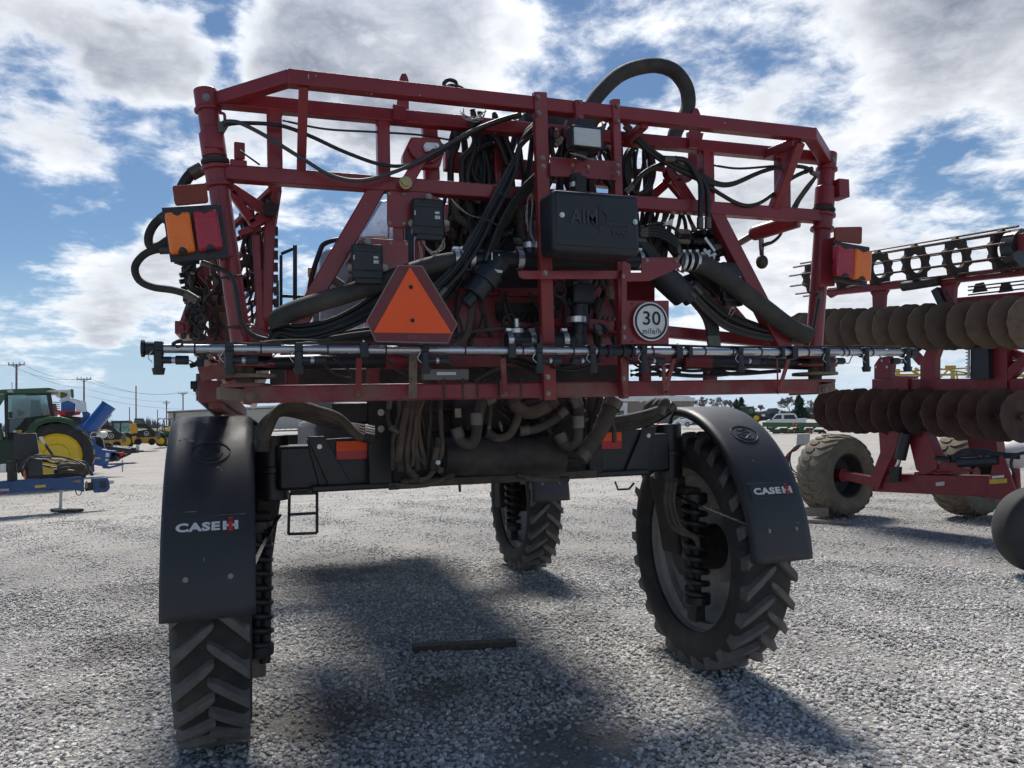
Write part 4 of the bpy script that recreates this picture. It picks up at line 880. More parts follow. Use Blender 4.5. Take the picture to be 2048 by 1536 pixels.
tangle(640, 700, 1080, 752, 8, -1.05, -.95, (3, 4, 5), (RUB, RUBD, MUD), steep=.5); pbox('module', 846, 738, 938, 760, -1.18, .05, mat('grey_module', (.15, .145, .13), .6, dirt=.3), bevel=.003); pbox('module_label', 874, 744, 912, 750, -1.185, .004, DECW, bevel=0)
plate('dark_backing', [(1085, 430), (1330, 445), (1330, 540), (1085, 540)], -.88, .02, BLKD); plate('dark_backing', [(900, 380), (1080, 392), (1080, 470), (900, 455)], -.84, .02, BLKD)  # dark sheets added to blacken the middle of the rack
for a, b in (((1010, 720), (1090, 752)), ((1120, 735), (1200, 720)), ((1300, 735), (1400, 728)), ((1420, 740), (1560, 728))): bar('rod', a, b, 8, -.98, m=BLKD)
for x, y in ((1336, 447), (1412, 505), (1424, 512)):
    a = Q((x, y), -1.16); mb = MB(); ax = Vector((random.uniform(.5, 1), -.2, random.uniform(-.8, .8))).normalized(); _, b_, c_ = frame_of(ax); mb.box(a, (.05, .001, .016), (ax, b_, c_)); mb.build('label_tag', DECW, SP)
# weld beads and touch-up marks on the rack
for (x, y, Y) in ((536, 228, YF), (562, 230, YF), (754, 248, YF), (778, 250, YF), (536, 338, YF), (562, 340, YF), (754, 358, YF), (778, 360, YF), (1400, 306, YF), (1424, 308, YF), (1552, 321, YF), (1577, 322, YF), (1400, 404, YF), (1424, 406, YF)):
    a = Q((x, y), Y - .031); mb = MB(); mb.ball(a, .007, 8, 5, (1, .8, 1.3)); mb.build('weld_bead', RED, SP)
for (x, y, w, h) in ((617, 153, 2, 9), (632, 152, 2, 3), (1050, 226, 3, 2), (1450, 246, 2, 3), (840, 190, 2, 2)): a = Q((x, y), YP - .0335); mb = MB(); mb.box(a, (pxm(w, a), .001, pxm(h, a))); mb.build('paint_chip', mat('bare_primer', (.45, .42, .42), .6), SP)

plate('gap_backing', [(1085, 702), (1258, 702), (1258, 764), (1085, 764)], -.72, .02, BLKD); plate('gap_backing', [(540, 738), (770, 738), (770, 772), (540, 772)], -.62, .02, BLKD); plate('gap_backing', [(760, 700), (1085, 700), (1085, 768), (760, 768)], -.74, .02, BLKD)  # dark sheets added behind the beams so bright gaps go dark
bar('link_upright', (584, 722), (584, 768), 26, -1.0, m=REDD, dep=.04); bar('link_upright', (1290, 722), (1290, 768), 22, -1.0, m=REDD, dep=.04); bar('link_upright', (1420, 700), (1420, 764), 26, -.98, m=RED, dep=.04); bar('link_upright', (745, 700), (745, 768), 24, -.98, m=REDD, dep=.04); bar('link_upright', (905, 700), (905, 768), 60, -.95, m=REDD, dep=.04)

for pts in ([(1262, 742), (1320, 734), (1380, 742), (1450, 738), (1520, 744)], [(1262, 750), (1330, 748), (1400, 752), (1480, 746)], [(1290, 752), (1302, 738), (1318, 742), (1322, 754)], [(1330, 756), (1342, 740), (1360, 744)], [(1420, 752), (1436, 742), (1470, 748), (1560, 742)]): hose('lead', pts, random.choice((3, 4)), -1.0, RUB)
# ================================================================== chassis, wheels, fenders, cab
WX, WYR, WYF, WR, RIMR, WW = 1.64, .31, 4.12, .83, .575, .36
def make_wheel(c, side, toe=0.0, name='wheel'):
    c = Vector(c); ax = Vector((side * math.cos(toe), side * math.sin(toe), 0)); fwd = ax.cross(UP) * (-1 if side > 0 else 1)
    fwd = Vector((-math.sin(toe), math.cos(toe), 0))
    w = bpy.data.objects.new(name, None); link(w, SP, c)
    tb = WR - .045; hw = WW / 2
    prof = [(RIMR, -hw * .80), (RIMR + .03, -hw * .92), (.66, -hw * 1.06), (.72, -hw * 1.06), (tb - .02, -hw * .93), (tb, -hw * .8), (tb + .006, 0), (tb, hw * .8), (tb - .02, hw * .93), (.72, hw * 1.06), (.66, hw * 1.06), (RIMR + .03, hw * .92), (RIMR, hw * .80), (RIMR - .005, 0)]
    MB().lathe(c, ax, prof, 72, True).build('tyre', TYRE, w, smooth=50)
    mb = MB(); NL = 26
    for s in (-1, 1):
        for i in range(NL):
            a0 = 2 * math.pi * (i + (.5 if s > 0 else 0)) / NL; K = 9; rows = []
            for k in range(K):
                u = k / (K - 1); x = s * (-.016 + (hw * 1.0 + .016) * u)
                # lugs trail from the centre towards the shoulder
                a = a0 - .19 * u - .03 * u * u; hwid = (.031 + .006 * u) * (.55 if k == 0 else .9 if k == 1 else 1) / WR
                base = tb - .015 - (.03 * max(0, u - .75) / .25); top = WR - .010 * u ** 3; tw = .78
                row = []
                for rr_, f in ((base, -1.25), (top, -tw), (top, tw), (base, 1.25)):
                    t = a + f * hwid; e = fwd * (-math.cos(t)) + UP * math.sin(t); row.append(c + e * rr_ + ax * (x * side * 1.0))
                rows.append(row)
            vs = [p for r in rows for p in r]; fs = []
            for k in range(K - 1):
                for j in range(3): fs.append((k * 4 + j, k * 4 + j + 1, k * 4 + 5 + j, k * 4 + 4 + j))
            fs += [(0, 1, 2, 3), tuple((K - 1) * 4 + j for j in (3, 2, 1, 0))]; mb.add(vs, fs)
    mb.build('tread_lugs', LUG, w, smooth=60, bevel=.006)
    h = hw * .82
    rp = [(RIMR + .022, -h), (RIMR + .022, -h + .012), (RIMR - .004, -h + .03), (RIMR - .01, -h + .07), (RIMR - .045, -h + .10), (RIMR - .045, h - .14), (RIMR - .01, h - .07), (RIMR - .004, h - .03), (RIMR + .022, h - .012), (RIMR + .022, h)]
    MB().lathe(c, ax, rp, 64).build('rim', RIM, w, smooth=40)
    MB().lathe(c, ax, [(RIMR - .044, h - .14), (.50, h - .10), (.40, h - .02), (.26, h - .01), (.24, h - .05), (.0, h - .05)], 64).build('wheel_disc', RIM, w, smooth=40)
    mb = MB(); mb.cyl(c - ax * .10, c + ax * (h - .03), .16, n=24); mb.cyl(c - ax * .16, c - ax * .1, .21, n=24); mb.build('hub_motor', BLKD, w, bevel=.006)
    return w
make_wheel((WX, WYR, WR), 1, R_(-2.4)); make_wheel((-WX, WYR, WR), -1, 0)
make_wheel((WX, WYF, WR), 1, R_(-1)); make_wheel((-WX, WYF, WR), -1, 0)

# ---- fenders
def fender(side, wy, emblem=True):
    cx = side * 1.645; hw = .213; Cz, Cy, ay, az = .84, wy + .02, .905, .99
    f = bpy.data.objects.new('fender', None); link(f, SP, (cx, wy, 1.4))
    th = np.linspace(R_(70), R_(178), 40)          # angle from forward, over the top to the rear
    def pt(t, x, k=0.0): return Vector((cx + x, Cy + (ay + k) * math.cos(t), Cz + (az + k) * math.sin(t)))
    prof = [(-hw, -.05), (-hw, -.012), (-hw + .014, 0.0), (-hw + .05, .006), (0, .008), (hw - .05, .006), (hw - .014, 0.0), (hw, -.012), (hw, -.05)]
    MB().grid([[pt(t, x, k) for x, k in prof] for t in th]).build('fender_shell', FEND, f, smooth=50, solid=.006)
    def frame(t, k):
        o = pt(t, 0, k); tv = (pt(t - .01, 0, k) - pt(t + .01, 0, k)).normalized(); r = Vector((1, 0, 0)); return o, r, tv, r.cross(tv)
    # raised badge plate and lettering
    o, r, u, n = frame(R_(152.5), .008)
    if n.y > 0: n = -n
    badge = MB(); badge.box(o + n * .002, (.345, .105, .006), (r, u, n)); bd = badge.build('badge', FEND, f, bevel=.004)
    def put(s, dx, dy, size, wid, m, bold): text('lettering', s, m, bd, o + n * .0056 + r * dx + u * dy, r, u, size, bold, width=wid)
    put('CASE', -.048, -.004, .045, .200, DECW, .05)
    for dx, w_, hh, dy, m in ((.073, .017, .045, -.004, DECW), (.127, .017, .045, -.004, DECW), (.100, .056, .012, -.004, DECW), (.100, .019, .050, -.008, DECR), (.100, .019, .012, .031, DECR)):
        b = MB(); b.box(o + n * (.0064 if m is DECR else .0060) + r * dx + u * dy, (w_, hh, .0008), (r, u, n)); b.build('lettering', m, bd)
    # embossed oval badge
    o, r, u, n = frame(R_(126), .008)
    if n.y > 0: n = -n
    mb = MB(); P = [(math.cos(a), math.sin(a)) for a in np.linspace(0, 2 * math.pi, 49)]
    mb.tube([o + r * (.095 * x) + u * (.082 * y) + n * .002 for x, y in P], .0045, 6, spline=False); mb.build('emblem_ring', FEND, f)
    mb = MB()
    for pl in ([(-.5, .62), (.55, .05), (-.35, -.25)], [(.05, .72), (.5, .45), (-.55, -.05)], [(.5, -.05), (-.1, -.6), (.4, -.45)], [(-.7, .2), (-.6, -.4), (-.1, -.75), (.45, -.7), (.72, -.2)]):
        mb.tube([o + r * (.082 * x) + u * (.070 * y) + n * .003 for x, y in pl], .0035, 6, sub=5)
    mb.build('emblem_relief', FEND, f)
    o, r, u, n = frame(R_(167), .008)
    if n.y > 0: n = -n
    for dx in (-.10, .10): bolt(o + r * dx + n * .001, .009, BOLT, f, n)
    # stay holding the fender
    mb = MB(); mb.tube([Vector((cx - side * .02, wy + .1, 1.82)), Vector((cx - side * .22, wy, 1.80)), Vector((cx - side * .30, wy - .05, 1.62))], .014, 8); mb.build('fender_stay', BLKM, f)
    mb = MB(); mb.tube([pt(R_(165), -side * .20, -.01), Vector((cx - side * .30, wy - .3, 1.2)), Vector((cx - side * .36, wy - .1, 1.25))], .010, 6, spline=False); mb.build('fender_stay', BLKM, f)
    return f
fender(1, WYR); fender(-1, WYR)
f = fender(1, WYF); fender(-1, WYF)

# ---- rear axle
mb = MB(); mb.beam((-1.30, .22, 1.53), (1.26, .22, 1.53), .26, .26); mb.build('axle_beam', BLKM, SP, bevel=.02)
for s in (-1, 1):
    x0, x1 = s * 1.14, s * .68
    mb = MB(); mb.prism([Vector((x0, .07, 1.69)), Vector((x1, .07, 1.70)), Vector((x1, .07, 1.41)), Vector((x0 * .94, .07, 1.42))], (0, .02, 0)); sl_ = mb.build('axle_sleeve', BLKM, SP, bevel=.004)
    mb = MB(); mb.prism([Vector((x0, .045, 1.71)), Vector((x0 - s * .10, .045, 1.71)), Vector((x0 - s * .26, .045, 1.40)), Vector((x0 - s * .13, .045, 1.40))], (0, .03, 0)); mb.build('sleeve_rib', BLKM, SP, bevel=.003)
    bolt((x0 - s * .07, .045, 1.65), .01, ZINC)
    # king post, leg and spring strut
    mb = MB(); mb.cyl((s * 1.33, .25, 1.34), (s * 1.33, .25, 1.72), .10, n=24); mb.cyl((s * 1.33, .25, 1.50), (s * 1.33, .25, 1.54), .115, n=24); mb.build('king_post', BLKM, SP, bevel=.006)
    mb = MB(); mb.hexa([Vector((s * 1.36, .20, .80)), Vector((s * 1.46, .20, .80)), Vector((s * 1.46, .42, .80)), Vector((s * 1.36, .42, .80)), Vector((s * 1.28, .16, 1.36)), Vector((s * 1.42, .16, 1.36)), Vector((s * 1.42, .44, 1.36)), Vector((s * 1.28, .44, 1.36))]); mb.build('wheel_leg', RUST, SP, bevel=.02)
    mb = MB(); mb.cyl((s * 1.36, .14, 1.20), (s * 1.38, .04, .46), .03, n=14); mb.build('shock_absorber', BLKD, SP)
for s, wy in ((-1, WYR), (1, WYR), (-1, WYF), (1, WYF)):
    X = s * 1.42; Yq = wy - .24
    spring('coil_spring', (X, Yq, 1.18), (X, Yq, .55), .072, 8, .021, BLKM); MB().cyl((X, Yq, .50), (X, Yq, .56), .09, n=20).build('spring_seat', BLKM, SP, bevel=.008); MB().cyl((X, Yq, 1.18), (X, Yq, 1.25), .09, n=20).build('spring_seat', BLKM, SP, bevel=.008)
    mb = MB(); mb.cyl((X, Yq, .42), (X, Yq, 1.2), .03, n=12); mb.build('strut_rod', BLKD, SP)
    mb = MB(); mb.box((X, Yq + .02, .44), (.09, .10, .12)); mb.build('strut_foot', DUSTM if s < 0 else BLKD, SP, bevel=.012)
    mb = MB(); mb.box((X - s * .02, Yq + .12, 1.26), (.12, .30, .05)); mb.build('strut_arm', RUST, SP, bevel=.01)
    if wy == WYF:
        mb = MB(); mb.box((s * 1.40, wy + .1, 1.05), (.12, .20, .66)); mb.cyl((s * 1.36, wy + .1, 1.3), (s * 1.36, wy + .1, 1.72), .09, n=20); mb.build('wheel_leg', RUST, SP, bevel=.02)
mb = MB(); mb.beam((-1.34, WYF, 1.55), (1.34, WYF, 1.55), .24, .22); mb.build('axle_beam', BLKM, SP, bevel=.02)
for k in range(3):
    mb = MB(); mb.tube([Vector((1.24 - k * .03, .0, 1.36)), Vector((1.2 - k * .03, -.03, 1.2)), Vector((1.22 - k * .03, -.08, 1.05)), Vector((1.30, -.12, .98)), Vector((1.36, -.06, .92))], .016, 8); mb.build('brake_hose', MUD, SP)
# reflectors on the axle
for x0, y0, x1, y1, ym in ((673, 884, 747, 918, 901), (1188, 866, 1243, 898, 882)):
    a = pbox('axle_reflector', x0, y0 - 2, x1, y1, .04, .004, ORED, bevel=.0005); pbox('orange_half', x0, y0 - 2, x1, ym, .0385, .002, ORANGE, a, 0)
# arms with big hose arcs over the axle ends
for k in range(4):
    hose('drive_hose', [(515 + k * 4, 900), (518 + k * 5, 868), (535 + k * 7, 840 - k * 6), (565 + k * 8, 824 - k * 5), (610 + k * 8, 832 - k * 4), (660 + k * 6, 848 - k * 4), (715, 856 + k * 5), (745, 862 + k * 5)], 9.5, -.12 - .03 * k, MUD if k > 1 else RUBD, n=10)
for k in range(3):
    hose('drive_hose', [(1195, 856 - k * 7), (1240, 855 - k * 8), (1285, 846 - k * 8), (1314 + k * 4, 830 - k * 6), (1322 + k * 5, 812 - k * 2), (1312 + k * 8, 804), (1298 + k * 12, 812 + k * 3), (1292 + k * 14, 828)], 9, -.05 - .04 * k, RUBD, n=10)
hose('drive_hose', [(1290, 846), (1325, 830), (1345, 812)], 9, .05, BLKM)

# ---- hydraulic bay between the wheels
def vbox(name, x0, x1, y0, y1, z0, z1, m, bevel=.01, par=None):
    mb = MB(); mb.box(((x0 + x1) / 2, (y0 + y1) / 2, (z0 + z1) / 2), (x1 - x0, y1 - y0, z1 - z0)); return mb.build(name, m, par or SP, bevel=bevel)
vbox('hydraulic_bay', -.68, .66, .02, .6, 1.40, 1.98, BLKD); vbox('chassis_rail', -.52, -.40, .03, 5.6, 1.42, 1.66, BLKM); vbox('chassis_rail', .40, .52, .03, 5.6, 1.42, 1.66, BLKM)
mb = MB(); mb.cyl((-.40, -.15, 1.575), (.36, -.15, 1.56), .115, n=28); mb.cyl((-.43, -.15, 1.575), (-.40, -.15, 1.575), .09, .115, n=28); mb.build('air_tank', BLKD, SP, bevel=.01)
vbox('mount_plate', -.80, -.66, -.02, .05, 1.42, 1.92, BLKM); vbox('mount_plate', .60, .70, -.02, .05, 1.42, 1.92, BLKD)
vbox('crossmember', -.62, .62, -.1, -.04, 1.40, 1.45, MUD); vbox('skid_bar', -1.12, 1.05, .0, .12, 1.392, 1.43, BLKM)
vbox('step_plate', -1.0, -.62, .0, .1, 1.78, 1.90, BLKM); bolts([(762, 825), (762, 858)], -.03, .014, ZINC)
for pts, r, m in (([(912, 858), (920, 880), (938, 890), (950, 880), (955, 850), (958, 826), (966, 806), (985, 796)], 11, RUBD), ([(1020, 790), (1032, 812), (1055, 826), (1085, 818), (1108, 800)], 13, MUD), ([(1118, 868), (1126, 886), (1140, 892), (1154, 880), (1156, 850), (1156, 815), (1150, 798)], 11, RUBD), ([(975, 866), (990, 876), (1010, 874), (1025, 862), (1036, 836), (1042, 808)], 8, MUD), ([(983, 796), (980, 830), (977, 868)], 4, RUBD), ([(1130, 822), (1105, 842), (1070, 858), (1040, 862)], 9, RUBD),
                  ([(825, 800), (822, 850), (815, 900), (818, 940), (832, 955)], 7, MUD), ([(835, 800), (832, 860), (830, 900), (836, 938)], 6, MUD), ([(842, 800), (836, 850), (842, 890), (850, 925)], 5, MUD), ([(828, 880), (838, 915), (850, 930)], 4, MUD), ([(818, 800), (805, 860), (798, 920), (802, 940)], 8, MUD), ([(880, 800), (882, 850), (884, 900), (872, 935), (850, 958), (820, 962)], 5, MUD), ([(878, 878), (872, 905), (866, 938)], 7, MUD), ([(1228, 800), (1205, 850), (1180, 890), (1160, 915)], 16, RUBD), ([(1215, 800), (1190, 860), (1168, 905)], 6, MUD), ([(1035, 950), (1060, 958), (1110, 960), (1135, 958)], 5, MUD), ([(905, 950), (870, 966), (830, 972), (780, 974)], 5, MUD), ([(780, 800), (776, 830), (782, 856), (795, 864)], 5, RUB)):
    hose('hydraulic_hose', pts, r, -.32, m, n=10)
for (x, y0, y1, r) in ((952, 826, 850, 12), (1156, 832, 856, 12)): a, b = Q((x, y0), -.34), Q((x + 1, y1), -.34); MB().cyl(a, b, pxm(r, a), n=16).build('hose_ferrule', mat('dusty_zinc', (.22, .21, .19), .6, .5, dirt=.3), SP)
a = Q((916, 826), -.36); mb = MB(); mb.box(a, (.035, .002, .05)); mb.build('paper_tag', WOODL, SP)
a = Q((876, 925), -.36); mb = MB(); mb.ball(a, .014); mb.build('drain_plug', WHITE, SP); a = Q((879, 940), -.36); mb = MB(); mb.cyl(a, a + Vector((0, -.03, 0)), .018, n=10); mb.build('drain_valve', BLKD, SP)
for z in (1.44, 1.5, 1.6, 1.72, 1.84):
    vbox('bay_pipe', -.6, .55, -.02, .02, z, z + .02, BLKD, .004)
pbox('valve_block', 1050, 800, 1110, 816, -.3, .12, BLKD); pbox('valve_block', 1120, 798, 1150, 830, -.28, .1, RUST)
# bolt-on fuel tank, boom cradle and front undercarriage seen below the beams
vbox('fuel_tank', -1.05, -.70, .6, 2.4, 1.45, 1.80, mat('grey_tank_plastic', (.20, .20, .21), .45), .05)
vbox('fuel_tank', .72, 1.0, .8, 2.4, 1.50, 1.90, BLK, .05)
# ladder hanging on the left
lad = bpy.data.objects.new('ladder', None); link(lad, SP, (-1.04, 2.0, 1.0))
for (a, b) in (((579, 985), (577, 1068)), ((634, 984), (634, 1066)), ((579, 988), (634, 986)), ((578, 1029), (634, 1026)), ((577, 1068), (634, 1066))): MB().beam(Q(a, 2.0), Q(b, 2.0), .022, .022).build('ladder_rail', BLKM, lad)
mb = MB(); mb.tube([Q(p, .3) for p in [(1230, 963), (1236, 979), (1258, 978), (1268, 966)]], .008, 6, spline=False); mb.build('hook', BLKM, SP)
for (a, b, w) in (((575, 972), (760, 968), 12), ((760, 968), (1000, 955), 14), ((580, 978), (660, 972), 16)): bar('tie_rod', a, b, w, .5, m=BLKM)
bar('tie_rod', (918, 955), (920, 984), 5, .5, m=BLKM)

# ---- body, hood, cab and rails beyond the rack
body = bpy.data.objects.new('engine_hood', None); link(body, SP, (0, 1.5, 1.7))
def rounded_box(name, x0, x1, y0, y1, z0, z1, r, m, par, segs=5): mb = MB(); mb.box(((x0 + x1) / 2, (y0 + y1) / 2, (z0 + z1) / 2), (x1 - x0, y1 - y0, z1 - z0)); return mb.build(name, m, par, bevel=r, segs=segs)
rounded_box('hood_shell', -.96, -.50, 1.05, 2.6, 2.2, 3.06, .10, GREYB, body)
for k in range(4): vbox('louvre', -.968, -.955, 1.25 + k * .12, 1.29 + k * .12, 2.45, 2.85, BLK, .002, body)
rounded_box('hood_side', -.80, -.35, .55, 1.05, 1.95, 2.55, .08, SILV, body); rounded_box('radiator_case', -.50, .62, .25, 1.4, 1.9, 3.12, .05, BLK, body)
rounded_box('hood_lid', -.45, .60, .3, 2.6, 3.125, 3.20, .02, RED, body)
mb = MB(); mb.cyl((.22, 3.4, 2.95), (.22, 3.4, 4.0), .55, n=40); mb.build('tank_dome', mat('white_tank', (.60, .62, .66), .3), SP, bevel=.06)
rounded_box('cab', -.75, .75, 5.0, 6.7, 1.9, 3.55, .12, GREYB, SP)
hose('grab_rail', [(616, 620), (622, 560), (640, 502), (650, 487), (672, 480), (700, 479), (760, 482)], 5, .6, BLKM)
for a, b in (((562, 510), (562, 640)), ((590, 490), (590, 640)), ((562, 508), (590, 496)), ((560, 592), (620, 594))): bar('hand_rail', a, b, 8 if a[0] == 590 else 6, 1.2, m=BLKM)
bar('hand_rail', (560, 650), (590, 600), 6, 1.2, m=BLKM); bar('hand_rail', (555, 560), (556, 650), 5, 1.4, m=BLKM)
pbox('marker_lamp', 616, 535, 626, 553, 1.6, .06, AMB)
plate('stainless_tank', [(760, 400), (780, 398), (780, 478), (716, 478), (716, 470)], .3, .3, SILV, bevel=.02)
hose('intake_hose', [(668, 560), (690, 575), (712, 590)], 7, -.4, RUB); hose('intake_hose', [(705, 560), (695, 575), (688, 600)], 8, -.9, RUB)
# ---- folded left boom wing, running forward beside the machine
wing = bpy.data.objects.new('boom_wing', None); link(wing, SP, (-1.5, 2.2, 2.2))
def wb(name, a, b, w, m=RED, h=None): mb = MB(); mb.beam(Vector(a), Vector(b), w, h or w, UP); return mb.build(name, m, wing, bevel=.004)
xo, xi = -1.80, -1.36; y0, y1 = -.75, 5.6
chords = [((xi + .03, y0, 2.92), (xi - .0, y1, 2.72)), ((xo + .05, y0 + .1, 2.25), (xo + .28, y1, 2.05)), ((xi - .02, y0 + .1, 2.10), (xi - .02, y1, 2.0)), ((xo + .14, y0 + .2, 2.72), (xo + .34, y1, 2.56))]
for a, b in chords: wb('boom_chord', a, b, .06)
def lerp(c, t): return Vector(c[0]) * (1 - t) + Vector(c[1]) * t
for i in range(9):
    t0, t1 = i / 9, (i + .5) / 9
    for a, b in ((0, 2), (1, 2), (0, 3), (1, 3)):
        wb('boom_strut', lerp(chords[a], t0), lerp(chords[b], t1), .026); wb('boom_strut', lerp(chords[b], t1), lerp(chords[a], min(1, t0 + 1 / 9)), .026)
# end frame by the hinge with its black roller
ef = [Q(p, -.72) for p in ((458, 372), (540, 430), (520, 455), (500, 440), (470, 395))]
bar('boom_end_arm', (455, 372), (535, 425), 20, -.72, par=wing, dep=.05); bar('boom_end_arm', (462, 384), (508, 448), 17, -.72, par=wing, dep=.05); bar('boom_end_arm', (500, 452), (542, 428), 20, -.72, par=wing, dep=.05)
bar('boom_end_arm', (540, 440), (534, 640), 20, -.70, par=wing, dep=.06); bar('boom_end_arm', (512, 470), (522, 660), 16, -.70, par=wing, dep=.05); bar('boom_end_arm', (478, 470), (520, 452), 14, -.70, par=wing, dep=.05)
c = Q((541, 416), -.80); mb = MB(); mb.cyl(c, c + Vector((0, .05, 0)), pxm(15, c), n=28); mb.cyl(c - Vector((0, .004, 0)), c, .012, n=12); mb.build('boom_roller', BLK, wing, bevel=.006)
for k in range(10):
    y = 402 if k < 3 else 460 + (k - 3) * 24; x = (526 + k * 9) if k < 3 else 543; c = Q((x, y), -.68); mb = MB(); mb.cyl(c, c + Vector((.03, 0, 0)), .014, n=8); mb.box(c + Vector((.02, 0, -.005)), (.02, .03, .04)); mb.build('boom_nozzle', BLK, wing)
# nozzle line along the wing's outer edge
for i in range(34):
    t = i / 33; p = lerp(((-1.71, -.75, 2.56), (-1.76, 5.6, 1.98)), t ** 1.35) + Vector((random.uniform(-.015, .015) - .05 * math.sin(3.14 * t), 0, random.uniform(-.02, .02)))
    mb = MB(); mb.cyl(p, p - Vector((0, 0, .10)), .016, n=8); mb.cyl(p - Vector((.035, 0, .03)), p - Vector((-.03, 0, .03)), .016, n=8); mb.box(p - Vector((.0, 0, .085)), (.05, .03, .02)); mb.build('boom_nozzle', BLK, wing)
for i in range(26):
    t = i / 25; p = lerp(((-1.66, -.85, 2.02), (-1.76, 5.2, 1.96)), t); mb = MB(); mb.cyl(p, p - Vector((0, 0, .12)), .018, n=8); mb.cyl(p - Vector((.04, 0, .05)), p + Vector((.04, 0, -.05)), .018, n=8); mb.build('boom_nozzle', BLK, wing)
MB().tube([Vector((-1.66, -.85, 1.99)), Vector((-1.76, 5.2, 1.94))], .02, 8, spline=False).build('boom_pipe', BLKD, wing)
for k in range(6):
    P = [Vector((-1.74 + .05 * k + random.uniform(-.03, .03), y, 2.3 + .1 * math.sin(y * 2 + k) + .06 * k)) for y in np.arange(-.7, 5.2, .45)]; mb = MB(); mb.tube(P, .014, 7, sub=4); mb.build('boom_hose', RUB if k % 2 else RUBD, wing)
wb('boom_pad', (-1.60, -.6, 2.40), (-1.60, -.3, 2.38), .08, DUSTM, .02); wb('boom_plate', (-1.70, -.6, 2.30), (-1.70, .1, 2.26), .02, REDD, .22)
wb('boom_outer_beam', (-1.60, -1.0, 2.72), (-1.47, -1.0, 2.12), .06, RED); wb('boom_lower_beam', (-1.62, -.95, 1.94), (-1.5, 5.4, 1.92), .09, REDD)
wb('boom_skid', (-1.60, -.9, 1.89), (-1.58, 3.0, 1.86), .05, REDD, .05)

for k in range(16):
    x0 = random.uniform(372, 432); y0_ = random.uniform(525, 640); P = [Q((x0 + random.uniform(-14, 14) + i * 4, y0_ + i * random.uniform(12, 22)), -.85 + .05 * i) for i in range(5)]
    mb = MB(); mb.tube(P, random.choice((.005, .007, .011)), 6); mb.build('boom_lead', RUB if k % 3 else RUBD, wing)
for k in range(14):
    c = Q((378 + k * 2.2 + random.uniform(-7, 7), 530 + k * 15), -.8 + .02 * k); mb = MB(); mb.cyl(c, c + Vector((random.uniform(-.05, -.02), -.01, random.uniform(-.02, .02))), .012, n=8); mb.box(c, (.03, .05, .045)); mb.build('boom_nozzle', BLK, wing)
for k in range(5): bar('boom_member', (398 + k * 14, 535), (436 + k * 10, 690), 9 if k % 2 else 13, -.6 + .25 * k, m=RED if k != 2 else DUSTM, par=wing, dep=.03)

for k in range(12):
    x0 = random.uniform(476, 512); y0_ = random.uniform(395, 520); P = [Q((x0 + random.uniform(-10, 10) + i * 3, y0_ + i * random.uniform(16, 30)), -.45 + .1 * i) for i in range(6)]
    mb = MB(); mb.tube(P, random.choice((.007, .010, .016)), 6); mb.build('boom_lead', RUB, wing)
for k in range(6):
    c = Q((random.uniform(480, 530), random.uniform(420, 600)), -.5); mb = MB(); mb.box(c, (.04, .05, .06)); mb.build('boom_clamp', BLKD, wing, bevel=.006)

# body and belly plus a side deck, added so the ground shadow runs unbroken
rounded_box('product_tank', -.55, 1.08, 1.45, 4.3, 1.74, 2.80, .18, mat('white_tank', (.60, .62, .66), .3), SP); vbox('added_belly', -.45, .45, .62, 5.2, 1.50, 1.74, BLKD, .03); vbox('added_deck', .66, 1.08, 4.4, 6.6, 1.72, 1.80, BLKM, .01)
tangle(790, 800, 880, 930, 9, -.34, -.24, (3, 4, 5), (MUD, MUD, RUBD), 'lead'); tangle(905, 800, 1170, 870, 10, -.20, -.08, (3, 4, 5), (MUD, RUBD, RUB), 'lead'); tangle(1165, 800, 1228, 915, 4, -.26, -.18, (3, 5), (MUD, RUBD), 'lead')
fittings(900, 800, 1170, 860, 20, -.3, -.2); vbox('pump', -.30, .10, -.10, .2, 1.70, 1.92, BLKD, .05); vbox('pump', .2, .5, -.06, .2, 1.72, 1.9, RUST, .05)
# scuffs on the near fenders
for side, lst in ((-1, ((118, -.13, .03, .012), (120, -.10, .05, .02), (119, -.155, .02, .008), (133, .04, .03, .006), (134, .055, .006, .02), (110, .07, .02, .005), (162, -.02, .006, .03), (105, -.05, .03, .006), (148, -.08, .07, .004))), (1, ((108, .05, .02, .006), (140, -.06, .012, .012), (165, .12, .03, .004)))):
    cx = side * 1.645
    for deg, dx, w_, h_ in lst:
        t = R_(deg); o = Vector((cx + dx, WYR + .02 + .915 * math.cos(t), .84 + 1.0 * math.sin(t))); tv = Vector((0, .905 * math.sin(t), -.99 * math.cos(t))).normalized(); nn = Vector((1, 0, 0)).cross(tv)
        P = [o + Vector((1, 0, 0)) * (w_ / 2 * math.cos(a) * random.uniform(.5, 1)) + tv * (h_ / 2 * math.sin(a) * random.uniform(.5, 1)) for a in np.linspace(0, 6.28, 9, endpoint=False)]
        mb = MB(); mb.prism(P, (nn if nn.y < 0 else -nn) * .0012); mb.build('scuff', mat('scuffed_plastic', (.28, .29, .30), .7), SP, smooth=0)
# ================================================================== timber on the gravel
a, b = at(824, 1303, Z=0), at(1032, 1292, Z=0); d, s, u = frame_of(b - a)
mb = MB(); n = 14; rows = []
for i in range(n + 1):
    p = a.lerp(b, i / n) + Vector((0, 0, .0)); j = random.uniform(-.004, .004); w, h = .095, .05
    rows.append([p - s * w / 2 + u * .004, p + s * (w / 2 + j) + u * .004, p + s * (w / 2 + j) + u * (h + j), p - s * (w / 2 - j) + u * (h + j * .5), p - s * w / 2 + u * .004])
mb.grid(rows); mb.add(rows[0][:4], [(0, 1, 2, 3)]); mb.add(rows[-1][:4], [(3, 2, 1, 0)])
tag(mb.build('timber', WOOD, None, smooth=20, bevel=.003), 'dark weathered timber lying on the gravel under the sprayer', 'timber')

